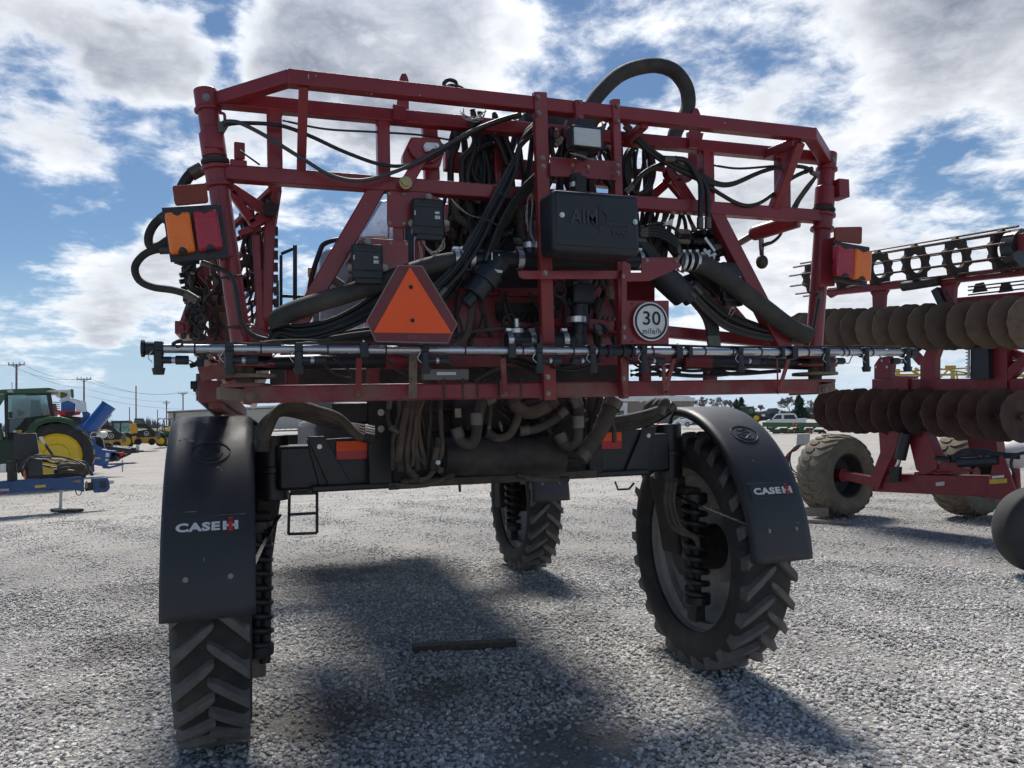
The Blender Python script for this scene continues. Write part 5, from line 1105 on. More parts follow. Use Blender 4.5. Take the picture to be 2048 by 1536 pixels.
# ================================================================== disc harrow on the right
H0, H1 = at(1640, 660, D=12.8), at(2048, 645, D=10.0)
hd = Vector((H1.x - H0.x, H1.y - H0.y, 0)).normalized(); hn = Vector((-hd.y, hd.x, 0))
if hn.dot(_fh) < 0: hn = -hn
def hq(px, py, off=0.0):
    d = ray(px, py); o = H0 + hn * off; return CAM + d * ((o - CAM).dot(hn) / d.dot(hn))
hb_ = hq(1900, 950); HR = thing('disc_harrow', 'folded maroon disc harrow with two rows of soil-caked discs and a cage roller', 'harrow', (hb_.x, hb_.y, 0))
def hbar(name, a, b, wpx, off=0.0, m=REDH, dep=None, bevel=.006):
    p, q = hq(*a, off), hq(*b, off); w = pxm(wpx, (p + q) / 2); horiz = abs((q - p).normalized().z) < .7
    mb = MB()
    if 'cylinder' in name or 'rod' in name or name == 'damper': return mb.cyl(p, q, w / 2, n=18).build(name, m, HR)
    mb.beam(p, q, dep or w, w, UP) if horiz else mb.beam(p, q, w, dep or w, hn); return mb.build(name, m, HR, bevel=bevel)
def hplate(name, poly, off=0.0, t=.03, m=REDH, rnd=0, bevel=.006):
    P = [hq(*p, off) for p in poly]; P = roundpoly(P, rnd) if rnd else P; mb = MB(); mb.prism(P, hn * t); return mb.build(name, m, HR, bevel=bevel)
def disc_mesh(seed, m, R=.35):
    r = np.random.default_rng(seed); n = 56; rows = []
    for k in range(6):
        f = k / 5; row = []
        for i in range(n + 1):
            t = 2 * math.pi * (i % n) / n; e = (1 + (.016 * math.cos(14 * t) + .012 * math.sin(5 * t + seed)) * (f ** 4)); rr_ = R * f * e
            row.append(Vector((rr_ * math.cos(t), rr_ * math.sin(t), .075 * (1 - f * f) + r.normal(0, .0025))))
        rows.append(row)
    mb = MB(); mb.grid(rows); back = [[p - Vector((0, 0, .012)) for p in row] for row in rows]; mb.grid([rows[-1], back[-1]]); mb.grid(back[::-1])
    o = mb.build('disc', m, HR, smooth=50, origin=(0, 0, 0)); return o.data, o
ups = []; lows = []
for k in range(4): ups.append(disc_mesh(k, DISC)); lows.append(disc_mesh(10 + k, DISCD))
def place_discs(protos_, a, b, n, turn, face):
    out = []
    for i in range(n):
        p = a.lerp(b, (i + random.uniform(-.10, .10)) / (n - 1)) + Vector((0, 0, random.uniform(-.012, .012))); me_, src = protos_[i % 4]
        o = src if i < 4 else src.copy()
        if i >= 4: COL.objects.link(o); o.parent = HR
        ax = (hd * face).copy(); ax.rotate(Matrix.Rotation(turn + random.uniform(-.05, .05), 3, 'Z')); ax.z += random.uniform(-.04, .04)
        q = ax.normalized().to_track_quat('Z', 'Y'); o.rotation_mode = 'QUATERNION'; o.rotation_quaternion = q
        sc = random.uniform(.96, 1.04); o.scale = (sc, sc, 1); o.location = p - WL[HR.name]; WL[o.name] = p
        mb = MB(); mb.cyl(p - ax.normalized() * .02, p + ax.normalized() * .10, .055, .045, n=10); mb.build('disc_hub', DISCD, HR)
place_discs(ups, hq(1606, 664), hq(2072, 644), 14, R_(-26), 1); place_discs(lows, hq(1664, 820), hq(2044, 832), 12, R_(-22), -1)
hbar('gang_shaft', (1600, 668), (2075, 650), 12, .02, DISCD); hbar('gang_shaft', (1650, 822), (2060, 834), 12, .02, DISCD)
hbar('gang_beam', (1660, 690), (2075, 690), 16, .42, DISCD); 
# cage roller
ra_, rb_ = hq(1604, 560, .2), hq(2040, 497, -.15); rd = (rb_ - ra_).normalized(); _, rs, ru = frame_of(rd); RR = .285
for k in range(10):
    t = 2 * math.pi * (k + .3) / 10; e = rs * math.cos(t) + ru * math.sin(t); MB().tube([ra_ + e * RR, rb_ + e * RR], .016, 6, spline=False).build('roller_bar', RUSTB, HR)
L_ = (rb_ - ra_).length
for k in range(6):
    c = ra_ + rd * (L_ * (.08 + .172 * k)); n = 60; mb = MB(); pr = []
    vs = []; fs = []
    for i in range(n):
        t = 2 * math.pi * i / n; e = rs * math.cos(t) + ru * math.sin(t); ro = RR * (.93 + .09 * math.cos(10 * (t - 2 * math.pi * .3 / 10))); ri = RR * .50
        for q in (e * ro - rd * .03, e * ro + rd * .03, e * ri + rd * .03, e * ri - rd * .03): vs.append(c + q)
    for i in range(n):
        j = (i + 1) % n
        for m_ in range(4): fs.append((i * 4 + m_, j * 4 + m_, j * 4 + (m_ + 1) % 4, i * 4 + (m_ + 1) % 4))
    mb.add(vs, fs); mb.build('roller_hoop', mat('dusty_hoop', (.045, .034, .029), .8, var=.2), HR)
mb = MB(); mb.cyl(rb_ - rd * .1, rb_ + rd * .06, RR * .9, n=10); mb.build('roller_end', BLKM, HR)
hplate('roller_bearing', [(2030, 470), (2060, 462), (2060, 505), (2036, 500)], -.3, .05)
hbar('roller_beam', (1660, 584), (2060, 541), 16, .1); hplate('beam_end', [(1644, 582), (1672, 578), (1672, 590), (1660, 596)], .08, .05); hbar('damper', (1806, 573), (1880, 561), 20, .0, BLKD)
hplate('roller_arm', [(1735, 576), (1776, 572), (1767, 590), (1765, 625), (1745, 628), (1744, 592)], .15, .1); hplate('roller_arm', [(1872, 560), (1920, 553), (1908, 575), (1905, 620), (1882, 622), (1884, 578)], .1, .1)
hbar('strut', (1872, 578), (1890, 616), 15, .1, BLKM); hbar('strut', (1890, 582), (1912, 612), 3, .0, BLKM)
for y in (0, 7, 16): hbar('rear_roller_bar', (1936, 574 + y), (2060, 560 + y), 3, 1.5, RUSTB)
for x in (1958, 2010): hplate('rear_roller_hoop', [(x - 14, 586), (x - 8, 567), (x + 8, 564), (x + 16, 582)], 1.5, .03, BLKM)
hbar('rear_beam', (1896, 604), (2060, 590), 14, 1.2)
# main frame
hbar('main_beam', (1752, 772), (2070, 773), 30, .25, dep=.2)
hplate('frame_post', [(1758, 715), (1776, 712), (1784, 722), (1780, 760), (1786, 780), (1748, 782), (1748, 730)], .2, .12); hplate('frame_post', [(1855, 694), (1878, 694), (1870, 716), (1869, 784), (1840, 784), (1840, 726)], .15, .14)
hplate('frame_post', [(1978, 690), (2014, 690), (2014, 788), (1982, 788)], .12, .14); hbar('frame_brace', (2066, 708), (2012, 758), 20, .2); hbar('frame_brace', (1826, 704), (1846, 726), 14, .3)
hbar('frame_brace', (2012, 700), (2060, 718), 14, .3); hbar('hydraulic_rod', (2014, 718), (2060, 716), 6, .3, ZINC); hbar('hydraulic_cylinder', (2020, 730), (2060, 728), 18, .35, BLK)
for x, y in ((1764, 721), (1752, 734), (1774, 734), (1856, 720)): MB().cyl(hq(x, y, .195), hq(x, y, .199), .02, n=12).build('bolt_hole', ROOFW, HR)
hplate('tool_box', [(1941, 694), (1976, 694), (1977, 758), (1940, 758)], .0, .25, BLK); hbar('box_edge', (1938, 694), (1937, 756), 4, -.02, GALV)
for k in range(9): hbar('box_fin', (1931, 698 + k * 7), (1937, 698 + k * 7), 2, .0, BLK)
hplate('clamp_block', [(1787, 752), (1816, 752), (1816, 786), (1787, 786)], .1, .25)
# wheel legs, drawbar and cylinders
hplate('wheel_leg', [(1757, 862), (1800, 862), (1792, 898), (1776, 930), (1756, 980), (1734, 972), (1760, 905)], -.1, .18, rnd=.02); hplate('wheel_leg', [(1813, 862), (1852, 862), (1871, 910), (1874, 938), (1850, 950), (1832, 940)], -.05, .2, rnd=.02)
hplate('wheel_leg', [(1932, 866), (1990, 866), (1996, 910), (1940, 912)], .4, .2)
hbar('axle', (1688, 950), (1745, 962), 17, .0)
hbar('lift_cylinder', (1812, 866), (1800, 918), 22, -.15, BLK); hbar('cylinder_rod', (1800, 916), (1790, 946), 8, -.13, ZINC); hplate('rod_clevis', [(1780, 934), (1798, 934), (1796, 964), (1776, 966)], -.2, .08, BLKD)
hbar('drawbar', (1755, 964), (1990, 972), 38, .1, dep=.28, bevel=.01); hplate('drawbar_flange', [(1828, 944), (1900, 940), (1902, 946), (1828, 950)], -.02, .3)
hplate('hitch_plate', [(1985, 925), (2005, 908), (2020, 950), (2032, 985), (2008, 1000), (1974, 996)], -.12, .04); hplate('yellow_sticker', [(1979, 959), (2014, 957), (2014, 966), (1979, 968)], -.125, .002, SYEL, bevel=0); hplate('white_sticker', [(1984, 952), (2008, 950), (2008, 955), (1984, 957)], -.125, .002, DECW, bevel=0)
hplate('serial_plate', [(1871, 965), (1889, 963), (1889, 971), (1872, 972)], -.05, .002, GALV, bevel=0)
hbar('fold_cylinder', (1918, 925), (2000, 921), 20, -.08, BLK); hbar('fold_cylinder', (1868, 915), (1960, 913), 6, .0, BLK); hbar('cylinder_rod', (1870, 917), (1920, 924), 6, -.06, BLK)
hplate('cylinder_lug', [(1868, 940), (1890, 918), (1915, 918), (1925, 935), (1960, 942), (1870, 950)], -.02, .05)
for k in range(4):
    P = [hq(x, y + k * 3, -.1) for x, y in ((1900, 915), (1925, 900 + k), (1960, 898), (2000, 905), (2040, 908))]; mb = MB(); mb.tube(P, .012, 6); mb.build('hydraulic_hose', BLK, HR)
P = [hq(x, y, -.2) for x, y in ((2030, 950), (2022, 930), (2028, 912), (2050, 905))]; mb = MB(); mb.tube(P, .02, 8); mb.build('hydraulic_hose', RUB, HR)
def flot_wheel(c, R, w, mt, rimm, name='wheel', hd=hd, NL=26):
    W_ = bpy.data.objects.new(name, None); link(W_, HR, c); h = w / 2
    MB().lathe(c, hd, [(R * .52, -h * .8), (R * .62, -h * .98), (R * .80, -h), (R * .93, -h * .9), (R * .965, -h * .6), (R * .975, 0), (R * .965, h * .6), (R * .93, h * .9), (R * .80, h), (R * .62, h * .98), (R * .52, h * .8)], 56).build('tyre', mt, W_, smooth=60)
    mb = MB(); d, s_, u_ = frame_of(hd)
    for sd in (-1, 1):
        for i in range(NL):
            a0 = 2 * math.pi * (i + (.5 if sd > 0 else 0)) / NL; rows = []
            for k in range(8):
                f = k / 7; x = sd * h * (.04 + .94 * f); a_ = a0 + .26 * f ** 1.5 - .1 * math.sin(f * 3); rb2 = R * (.955 - .06 * max(0, f - .6) / .4); rt = R * (1.0 - .075 * max(0, f - .62) / .38)
                rows.append([c + (s_ * math.cos(a_ + g * .062) + u_ * math.sin(a_ + g * .062)) * q + hd * x for q, g in ((rb2, -1.1), (rt, -.8), (rt, .8), (rb2, 1.1))])
            vs = [p for r in rows for p in r]; fs = [(k * 4 + j, k * 4 + j + 1, k * 4 + 5 + j, k * 4 + 4 + j) for k in range(7) for j in range(3)] + [(0, 1, 2, 3), (31, 30, 29, 28)]; mb.add(vs, fs)
    if NL: mb.build('tread_lugs', mt, W_, smooth=35)
    MB().lathe(c, hd, [(R * .54, h * .86), (R * .50, h * .80), (R * .47, h * .4), (R * .44, h * .1), (R * .2, h * .05), (0, h * .05)], 48).build('rim', rimm, W_, smooth=40)
    MB().lathe(c, hd, [(R * .54, -h * .86), (R * .50, -h * .80), (R * .47, -h * .4), (R * .2, -h * .2), (0, -h * .2)], 48).build('rim', rimm, W_, smooth=40)
    mb = MB(); mb.cyl(c, c + hd * h * .5, R * .16, n=18); mb.build('hub', REDH, W_)
c = hq(1672, 948, .28); flot_wheel(Vector((c.x, c.y, .70)), .68, .58, FLOT, TYRED)
c = hq(1935, 940, 1.9); flot_wheel(Vector((c.x, c.y, .70)), .68, .58, FLOT, TYRED)
c = at(2084, 1150, Z=0.0); ax3 = hd.copy(); ax3.rotate(Matrix.Rotation(R_(-26), 3, 'Z')); flot_wheel(Vector((c.x, c.y, .47)), .47, .30, TYRED, mat('silver_rim', (.55, .55, .56), .35, .4), hd=ax3, NL=0)
c = hq(2030, 905, 2.2); mb = MB(); mb.ball(c, .42, sc=(1, 1, .6)); mb.build('white_tank', ROOFW, HR); MB().cyl((c.x, c.y, 0), (c.x, c.y, c.z), .06, n=10).build('tank_stand', REDH, HR)
hplate('mud_guard', [(1594, 868), (1620, 866), (1618, 890), (1592, 892)], .5, .01, GALV)
for k in range(5):
    P = [hq(x - k * 3, y + k * 3, .45) for x, y in ((1606, 888), (1588, 896), (1580, 915), (1584, 938), (1600, 950))]; mb = MB(); mb.tube(P, .013, 6); mb.build('hydraulic_hose', BLK if k != 2 else REDB, HR)
# wooden blocks in front of the harrow wheel
a, b = at(1604, 1044, Z=0), at(1700, 1050, Z=0); mb = MB(); mb.beam(a + Vector((0, 0, .03)), b + Vector((0, 0, .03)), .14, .05); tag(mb.build('plank', WOODL, None, bevel=.004), 'long pale plank lying on the gravel before the harrow wheel', 'plank')
a, b = at(1606, 1040, Z=0), at(1663, 1042, Z=0); o = _fh * .1; mb = MB(); mb.beam(a + o + Vector((0, 0, .13)), b + o + Vector((0, 0, .13)), .12, .14); tag(mb.build('wood_block', WOODL, None, bevel=.004), 'short squared wood block resting on the pale plank by the harrow wheel', 'wood block')

# ================================================================== things on the left: planes across the line of sight
LOS = {}
def los_of(T):
    if T.name not in LOS:
        v = WL[T.name] - CAM; LOS[T.name] = Vector((v.x, v.y, 0)).normalized()
    return LOS[T.name]
def vp(T, px, py, D):
    "photo pixel to the upright plane through thing T that faces the viewpoint, D metres down the view axis at T"
    l = los_of(T); d = ray(px, py); k = D / l.dot(FW) if l.dot(FW) else D; return CAM + d * (k / d.dot(l))
def vplate(name, par, poly, D, t, m, rnd=0, bevel=.01, dd=0.0):
    P = [vp(par, *p, D + dd) for p in poly]; P = roundpoly(P, rnd) if rnd else P; mb = MB(); mb.prism(P, los_of(par) * t); return mb.build(name, m, par, bevel=bevel)
def vbar(name, par, a, b, wpx, D, m, dep=None, dd=0.0, bevel=.006, round_=False):
    p, q = vp(par, *a, D + dd), vp(par, *b, D + dd); w = pxm(wpx, p); mb = MB()
    if round_: mb.cyl(p, q, w / 2, n=14)
    else:
        horiz = abs((q - p).normalized().z) < .7; mb.beam(p, q, dep or w, w, UP) if horiz else mb.beam(p, q, w, dep or w, los_of(par))
    return mb.build(name, m, par, bevel=0 if round_ else bevel)
def vtube(name, par, pts, rpx, D, m, dd=0.0, n=7):
    P = [vp(par, *p, D + dd) for p in pts]; mb = MB(); mb.tube(P, pxm(rpx, P[0]), n, sub=5); return mb.build(name, m, par, smooth=60)
def base(px, py): p = at(px, py, Z=0); return (p.x, p.y, 0)
def side_wheel(par, c, R, w, mt, rimm, lugs=0, rimf=.62, axis=None):
    ax = axis or -los_of(par); c = Vector(c); o = bpy.data.objects.new('wheel', None); link(o, par, c); h = w / 2
    MB().lathe(c, ax, [(R * rimf, -h * .7), (R * .78, -h), (R * .95, -h * .85), (R * .97, 0), (R * .95, h * .85), (R * .78, h), (R * rimf, h * .7)], 40).build('tyre', mt, o, smooth=60)
    if lugs:
        d, s_, u_ = frame_of(ax); mb = MB()
        for sd in (-1, 1):
            for i in range(lugs):
                a0 = 2 * math.pi * (i + (.5 if sd > 0 else 0)) / lugs
                e0 = s_ * math.cos(a0) + u_ * math.sin(a0); e1 = s_ * math.cos(a0 + .16) + u_ * math.sin(a0 + .16); mb.beam(c + e0 * R * .975 + ax * (sd * h * .02), c + e1 * R * .955 + ax * (sd * h * .95), R * .05, R * .06, e0)
        mb.build('tread_lugs', mt, o, smooth=0)
    MB().lathe(c, ax, [(R * rimf * 1.02, h * .72), (R * rimf * .98, h * .62), (R * rimf * .9, h * .3), (R * rimf * .55, h * .12), (R * rimf * .5, h * .3), (R * rimf * .22, h * .34), (0, h * .34)], 40).build('rim', rimm, o, smooth=40)
    return o
# ---- blue cart drawbar in front
D = 16.3; T = thing('cart_drawbar', 'blue cart drawbar with hose bundle, propped on a grey jack leg', 'drawbar', base(130, 1024))
vplate('main_beam', T, [(-60, 966), (30, 961), (60, 959), (158, 954), (158, 972), (110, 977), (-60, 996)], D, .25, BLUED, bevel=.02)
vplate('beam_sleeve', T, [(25, 962), (40, 960), (160, 953), (168, 956), (168, 984), (150, 980), (110, 978), (22, 987), (20, 976)], D, .04, BLUED, dd=-.06)
vplate('hitch_head', T, [(182, 957), (214, 955), (219, 962), (220, 977), (213, 984), (188, 986), (186, 980), (182, 978)], D, .1, BLUED, rnd=.02); vplate('hitch_tongue', T, [(216, 961), (226, 960), (229, 963), (228, 967), (219, 968)], D, .06, GALV)
vplate('hitch_slot', T, [(200, 963), (212, 962), (213, 975), (204, 978), (199, 974)], D, .01, BLK, dd=-.012); vbar('swivel', T, (170, 974), (186, 972), 16, D, BLKD)
vplate('side_hole', T, [(144, 963), (158, 959), (163, 962), (158, 966)], D, .01, WOODL, dd=-.075); vbar('side_hole', T, (173, 962), (173, 976), 3, D, WOODL, dd=-.1)
vplate('yellow_sticker', T, [(69, 971), (92, 969), (92, 974), (70, 976)], D, .002, SYEL, dd=-.07, bevel=0)
a = vp(T, 9, 980, D - .075); text('lettering', 'DRIVE', DECW, T, a, _rh, UP, pxm(5, a), .03); a = vp(T, 9, 985, D - .075); vplate('red_stripe', T, [(-10, 985.5), (22, 983), (22, 984.5), (-10, 987)], D, .002, DECR, dd=-.075, bevel=0)
vbar('jack_leg', T, (122, 980), (121, 1018), 5.5, D, GALV, round_=True); vplate('jack_foot', T, [(107, 1017), (118, 1016), (134, 1018), (132, 1021), (108, 1021)], D, .2, GALV, dd=-.1)
vtube('chain', T, [(151, 978), (153, 988), (160, 990), (164, 983)], 1, D, BLK)
vplate('control_cabinet', T, [(28, 868), (72, 866), (78, 905), (70, 922), (28, 920)], D, .4, BLK, rnd=.03, dd=.1); vplate('control_cabinet', T, [(55, 910), (84, 908), (86, 952), (56, 954)], D, .3, BLK, dd=-.05); vplate('control_cabinet', T, [(14, 923), (32, 922), (34, 962), (14, 962)], D, .3, BLKD)
vplate('pump_tray', T, [(76, 950), (160, 944), (162, 953), (78, 958)], D, .25, BLKD); vbar('pump', T, (108, 945), (135, 942), 14, D, BLK, round_=True, dd=-.05)
vplate('white_box', T, [(0, 929), (12, 928), (12, 944), (0, 944)], D, .1, ROOFW); vbar('lever', T, (48, 940), (50, 957), 4, D, mat('orange_handle', (.6, .12, .03), .5), dd=-.1)
vbar('crank_arm', T, (79, 874), (91, 890), 5, D, ZINC, round_=True); vbar('crank_arm', T, (89, 887), (106, 911), 5, D, BLK, round_=True); vplate('crank_knob', T, [(78, 874), (86, 873), (86, 880), (80, 880)], D, .05, ROOFW)
for k in range(14):
    j = lambda v=4: random.uniform(-v, v)
    vtube('hose', T, [(36 + k * 3 + j(), 946 + j()), (52 + k * 2, 918 + j(6)), (80 + j(), 911 + k * 1.2 + j()), (112 + j(8), 914 + k * 1.8 + j(5)), (142 + j(), 918 + k * 2.0 + j(5)), (166 + j(), 926 + k * 1.5 + j()), (178 + j(3), 938 + j(3)), (184 + j(3), 951)], random.choice((.9, 1.1, 1.5)), D, BLK if k % 3 else GALV if k % 2 else RUBD, dd=-.25 + .05 * k)
for k in range(5): vtube('hose', T, [(112, 932 + k * 4), (132, 926 + k * 5 + random.uniform(-4, 4)), (160, 930 + k * 4), (178, 940), (186, 950)], 2.2, D, RUBD, dd=-.2)
a, b = at(109, 1022, Z=0), at(159, 1024, Z=0); mb = MB(); mb.beam(a + Vector((0, 0, .03)), b + Vector((0, 0, .03)), .2, .06); tag(mb.build('support_board', WOOD, None, bevel=.004), 'grey board on the gravel under the blue drawbar jack', 'board')
# ---- green tractor
D = 22.4; T = thing('green_tractor', 'large green tractor with glazed cab and yellow rear wheel, cut off at the left edge', 'tractor', base(113, 977))
side_wheel(T, vp(T, 113, 912, D), pxm(68, at(113, 912, D=D)), .55, TYRED, YEL, 22, .66); side_wheel(T, vp(T, 113, 912, D + 2.2), pxm(66, at(113, 912, D=D)), .55, TYRED, YEL, 0, .66)
vplate('cab_roof', T, [(-40, 783), (5, 779), (98, 775), (112, 779), (118, 784), (116, 786), (-40, 788)], D, 1.7, GREEN, dd=.3); vplate('roof_lamp', T, [(13, 781), (24, 780), (28, 785), (17, 785)], D, .1, GALV, dd=.2); vplate('roof_lamp', T, [(96, 781), (117, 780), (117, 785), (92, 784)], D, .1, GALV, dd=.2)
for p in ([(8, 786), (16, 786), (17, 872), (10, 880)], [(92, 786), (102, 786), (110, 834), (102, 838)], [(16, 786), (100, 785), (94, 791), (55, 791), (50, 788), (16, 790)]): vplate('cab_pillar', T, p, D, .1, BLK, dd=.35)
for p in ([(8, 786), (14, 786), (15, 872), (10, 880)], [(94, 786), (100, 786), (108, 834), (102, 838)]): vplate('cab_pillar', T, p, D, .1, BLK, dd=1.9)
vplate('cab_glass', T, [(15, 789), (94, 792), (99, 828), (50, 836), (40, 850), (22, 866), (16, 866)], D, .02, GLASS, dd=.40, bevel=0); vplate('cab_glass', T, [(16, 790), (94, 792), (98, 828), (16, 850)], D, .02, GLASS, dd=1.95, bevel=0)
vplate('seat', T, [(62, 800), (78, 800), (88, 830), (60, 832)], D, .4, BLKD, rnd=.05, dd=.9); vplate('console', T, [(34, 818), (50, 822), (48, 834), (36, 832)], D, .2, BLK, dd=.8); vplate('cab_floor', T, [(16, 838), (98, 830), (104, 850), (60, 858), (16, 880)], D, 1.3, BLKD, dd=.45)
P = [(52, 872), (58, 850), (72, 838), (95, 833), (118, 833), (140, 838), (148, 845), (150, 852), (158, 862), (150, 860), (140, 850), (118, 844), (95, 845), (76, 853), (62, 876)]
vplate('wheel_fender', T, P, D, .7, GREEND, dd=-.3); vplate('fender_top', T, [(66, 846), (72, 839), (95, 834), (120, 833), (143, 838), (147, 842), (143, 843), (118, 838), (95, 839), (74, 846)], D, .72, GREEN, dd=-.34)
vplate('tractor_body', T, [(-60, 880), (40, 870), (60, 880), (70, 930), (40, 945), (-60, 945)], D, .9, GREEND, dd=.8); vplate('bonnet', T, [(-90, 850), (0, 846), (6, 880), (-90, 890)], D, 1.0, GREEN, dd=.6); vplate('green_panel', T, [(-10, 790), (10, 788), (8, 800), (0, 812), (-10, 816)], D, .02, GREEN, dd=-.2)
vplate('decal', T, [(26, 861), (33, 860), (33, 865), (26, 865)], D, .003, DECW, dd=.39, bevel=0); vplate('decal', T, [(35, 860), (44, 860), (44, 866), (35, 866)], D, .003, SYEL, dd=.39, bevel=0)
vplate('hitch_arm', T, [(163, 866), (172, 862), (182, 892), (176, 900)], D, .2, GREEN, dd=.5); vbar('mirror', T, (21, 824), (21, 836), 6, D, BLK, dd=.1); vbar('antenna', T, (24, 764), (24, 779), 1, D, BLK, dd=.8)
# ---- blue auger
D = 30.; T = thing('grain_auger', 'blue grain auger with its fat discharge tube tilted up to the right', 'auger', base(190, 950))
p, q = vp(T, 176, 862, D), vp(T, 217, 811, D); r_ = pxm(14, p); mb = MB(); mb.cyl(p, q, r_ * 1.08, r_, n=28); tb_ = mb.build('discharge_tube', BLUE, T, smooth=60)
mb = MB(); dq = (q - p).normalized(); mb.lathe(q, dq, [(r_, -.02), (r_ * 1.06, -.02), (r_ * 1.06, .03), (r_ * .96, .03), (r_ * .9, -.5)], 28); mb.build('tube_lip', BLUED, T, smooth=50)
vbar('side_pipe', T, (188, 866), (222, 829), 5, D, GALV, round_=True, dd=.1); vplate('tube_hopper', T, [(150, 852), (176, 842), (182, 862), (188, 868), (170, 874), (156, 868)], D, .9, BLUE, rnd=.05); mb = MB(); c = vp(T, 187, 870, D - .3); mb.cyl(c, c + _fh * .8, pxm(7, c), n=20); mb.build('inlet_pipe', GALV, T)
c = vp(T, 187, 871, D - .34); MB().cyl(c, c + _fh * .05, pxm(5, c), n=20).build('inlet_mouth', BLK, T)
vplate('tube_bracket', T, [(160, 836), (178, 828), (184, 838), (166, 848)], D, .3, BLUED, dd=.3); vbar('tube_leg', T, (170, 842), (168, 930), 5, D, BLUED, dd=.3); vbar('tube_leg', T, (180, 868), (186, 945), 6, D, BLUED, dd=.3)
# ---- blue implement with red coupling
D = 27.; T = thing('blue_implement', 'blue implement with white stickers, black motor and red coupling near the ground', 'implement', base(205, 945))
vplate('side_panel', T, [(178, 905), (198, 899), (224, 902), (219, 922), (214, 935), (180, 928)], D, .9, BLUE, bevel=.03); vplate('upper_frame', T, [(176, 878), (190, 876), (192, 890), (206, 897), (200, 903), (180, 900)], D, .6, BLUE, rnd=.05); vplate('rail', T, [(196, 899), (232, 902), (236, 906), (198, 903)], D, .5, BLUE)
vplate('white_sticker', T, [(212, 905), (219, 906), (218, 914), (211, 914)], D, .003, DECW, dd=-.01, bevel=0); vplate('white_sticker', T, [(211, 918), (217, 918), (216, 922), (210, 922)], D, .003, DECW, dd=-.01, bevel=0); vplate('yellow_sticker', T, [(189, 915), (201, 915), (201, 918), (189, 918)], D, .003, SYEL, dd=-.01, bevel=0)
mb = MB(); p = vp(T, 219, 914, D + .3); mb.cyl(p, p + _rh * .33, pxm(9, p), n=18); mb.build('hydraulic_motor', BLK, T, bevel=.03); vplate('red_coupling', T, [(237, 906), (247, 904), (252, 909), (242, 914)], D, .3, REDB); vbar('drive_shaft', T, (238, 917), (262, 906), 5, D, BLK, round_=True)
vbar('drawbar', T, (205, 934), (220, 935), 5, D, BLUE); vbar('drawbar', T, (219, 935), (248, 928), 4, D, BLUE); vbar('jack_leg', T, (245, 920), (245, 944), 2.5, D, GALV, round_=True); vplate('guard', T, [(183, 874), (200, 874), (208, 884), (208, 898), (196, 894)], D, .02, BLKD, dd=.3); vtube('guard_rail', T, [(178, 875), (198, 873), (206, 880), (209, 896)], 1, D, GALV, dd=.2)
# ---- black trailer with long tongue
D = 36.; T = thing('flatbed_trailer', 'low black trailer with long tongue and silver coupler jack', 'trailer', base(250, 924)); vplate('bed', T, [(212, 893), (232, 892), (272, 896), (278, 900), (276, 906), (240, 908), (214, 902)], D, 1.6, BLKM); vbar('tongue', T, (262, 903), (287, 902), 3, D, BLKM); vplate('coupler_jack', T, [(272, 890), (279, 890), (279, 906), (272, 906)], D, .1, GALV); vbar('top_rail', T, (226, 893), (262, 897), 2, D, ZINC)
side_wheel(T, vp(T, 222, 910, D + .2), .34, .22, TYRED, GALV); vplate('load', T, [(208, 886), (218, 884), (226, 890), (232, 897), (212, 898)], D, .6, mat('brown_load', (.07, .05, .045), .8), rnd=.1, dd=.3)
# ---- loaders with round emblem
def loader(cx, cy, s, D, lab, flip=1):
    T = thing('skid_loader', lab, 'loader', base(cx, cy + 24 * s)); X = lambda pts: [(cx + x * s * flip, cy + y * s) for x, y in pts]
    vplate('lower_body', T, X([(-30, 6), (26, 4), (34, 16), (20, 21), (-28, 20)]), D, 1.4, JYEL, rnd=.06); vplate('engine_cover', T, X([(-18, -6), (10, -11), (20, -4), (22, 6), (-20, 8)]), D, 1.42, BLKD, rnd=.08, dd=-.03)
    vplate('boom_tower', T, X([(-34, -22), (-20, -24), (-14, -14), (-18, -4), (-34, 0)]), D, .3, JYEL, rnd=.04, dd=-.1); vplate('lift_arm', T, X([(-20, -22), (2, -23), (16, -10), (26, -2), (20, 0), (6, -10), (-8, -15), (-18, -14)]), D, .2, BLKD, dd=-.12)
    vplate('rear_grille', T, X([(22, -8), (32, -4), (33, 10), (26, 14), (22, 4)]), D, 1.35, mat('grey_grille', (.13, .14, .15), .5), rnd=.03); vplate('cab', T, X([(-24, -34), (-4, -34), (0, -18), (-26, -16)]), D, 1.0, BLK, dd=.3); vplate('cab_window', T, X([(-22, -31), (-6, -31), (-3, -20), (-23, -18)]), D, .01, GLASS, dd=.28, bevel=0)
    c = vp(T, cx + 2 * s * flip, cy - 1 * s, D - .06); r_ = pxm(5 * s, c); mb = MB(); mb.lathe(c, -los_of(T), [(r_ * .82, 0), (r_, 0), (r_, .004), (r_ * .82, .004)], 28, True); mb.build('emblem_ring', DECW, T)
    mb = MB(); mb.prism([c + _rh * (x * r_) + UP * (y * r_) for x, y in ((-.62, -.1), (-.3, .12), (.1, .1), (.2, .42), (.34, .2), (.5, -.05), (.3, -.1), (.62, -.45), (.1, -.22), (-.35, -.3), (-.6, -.5), (-.45, -.2))], -los_of(T) * .004); mb.build('emblem_figure', DECW, T)
    for x in (-16, 14): side_wheel(T, vp(T, cx + x * s * flip, cy + 17 * s, D - .05), pxm(7.5 * s, at(cx, cy, D=D)), .3, TYRED, BLKD)
    return T
loader(220, 873, 1.0, 46., 'yellow loader with a round emblem, left one, beside the blue auger tube'); loader(291, 868, .92, 52., 'yellow loader with a round emblem behind the cab tractor')
D = 54.; T = thing('cab_tractor', 'small green cab tractor with yellow rear wheel between the two yellow loaders', 'tractor', base(252, 897))
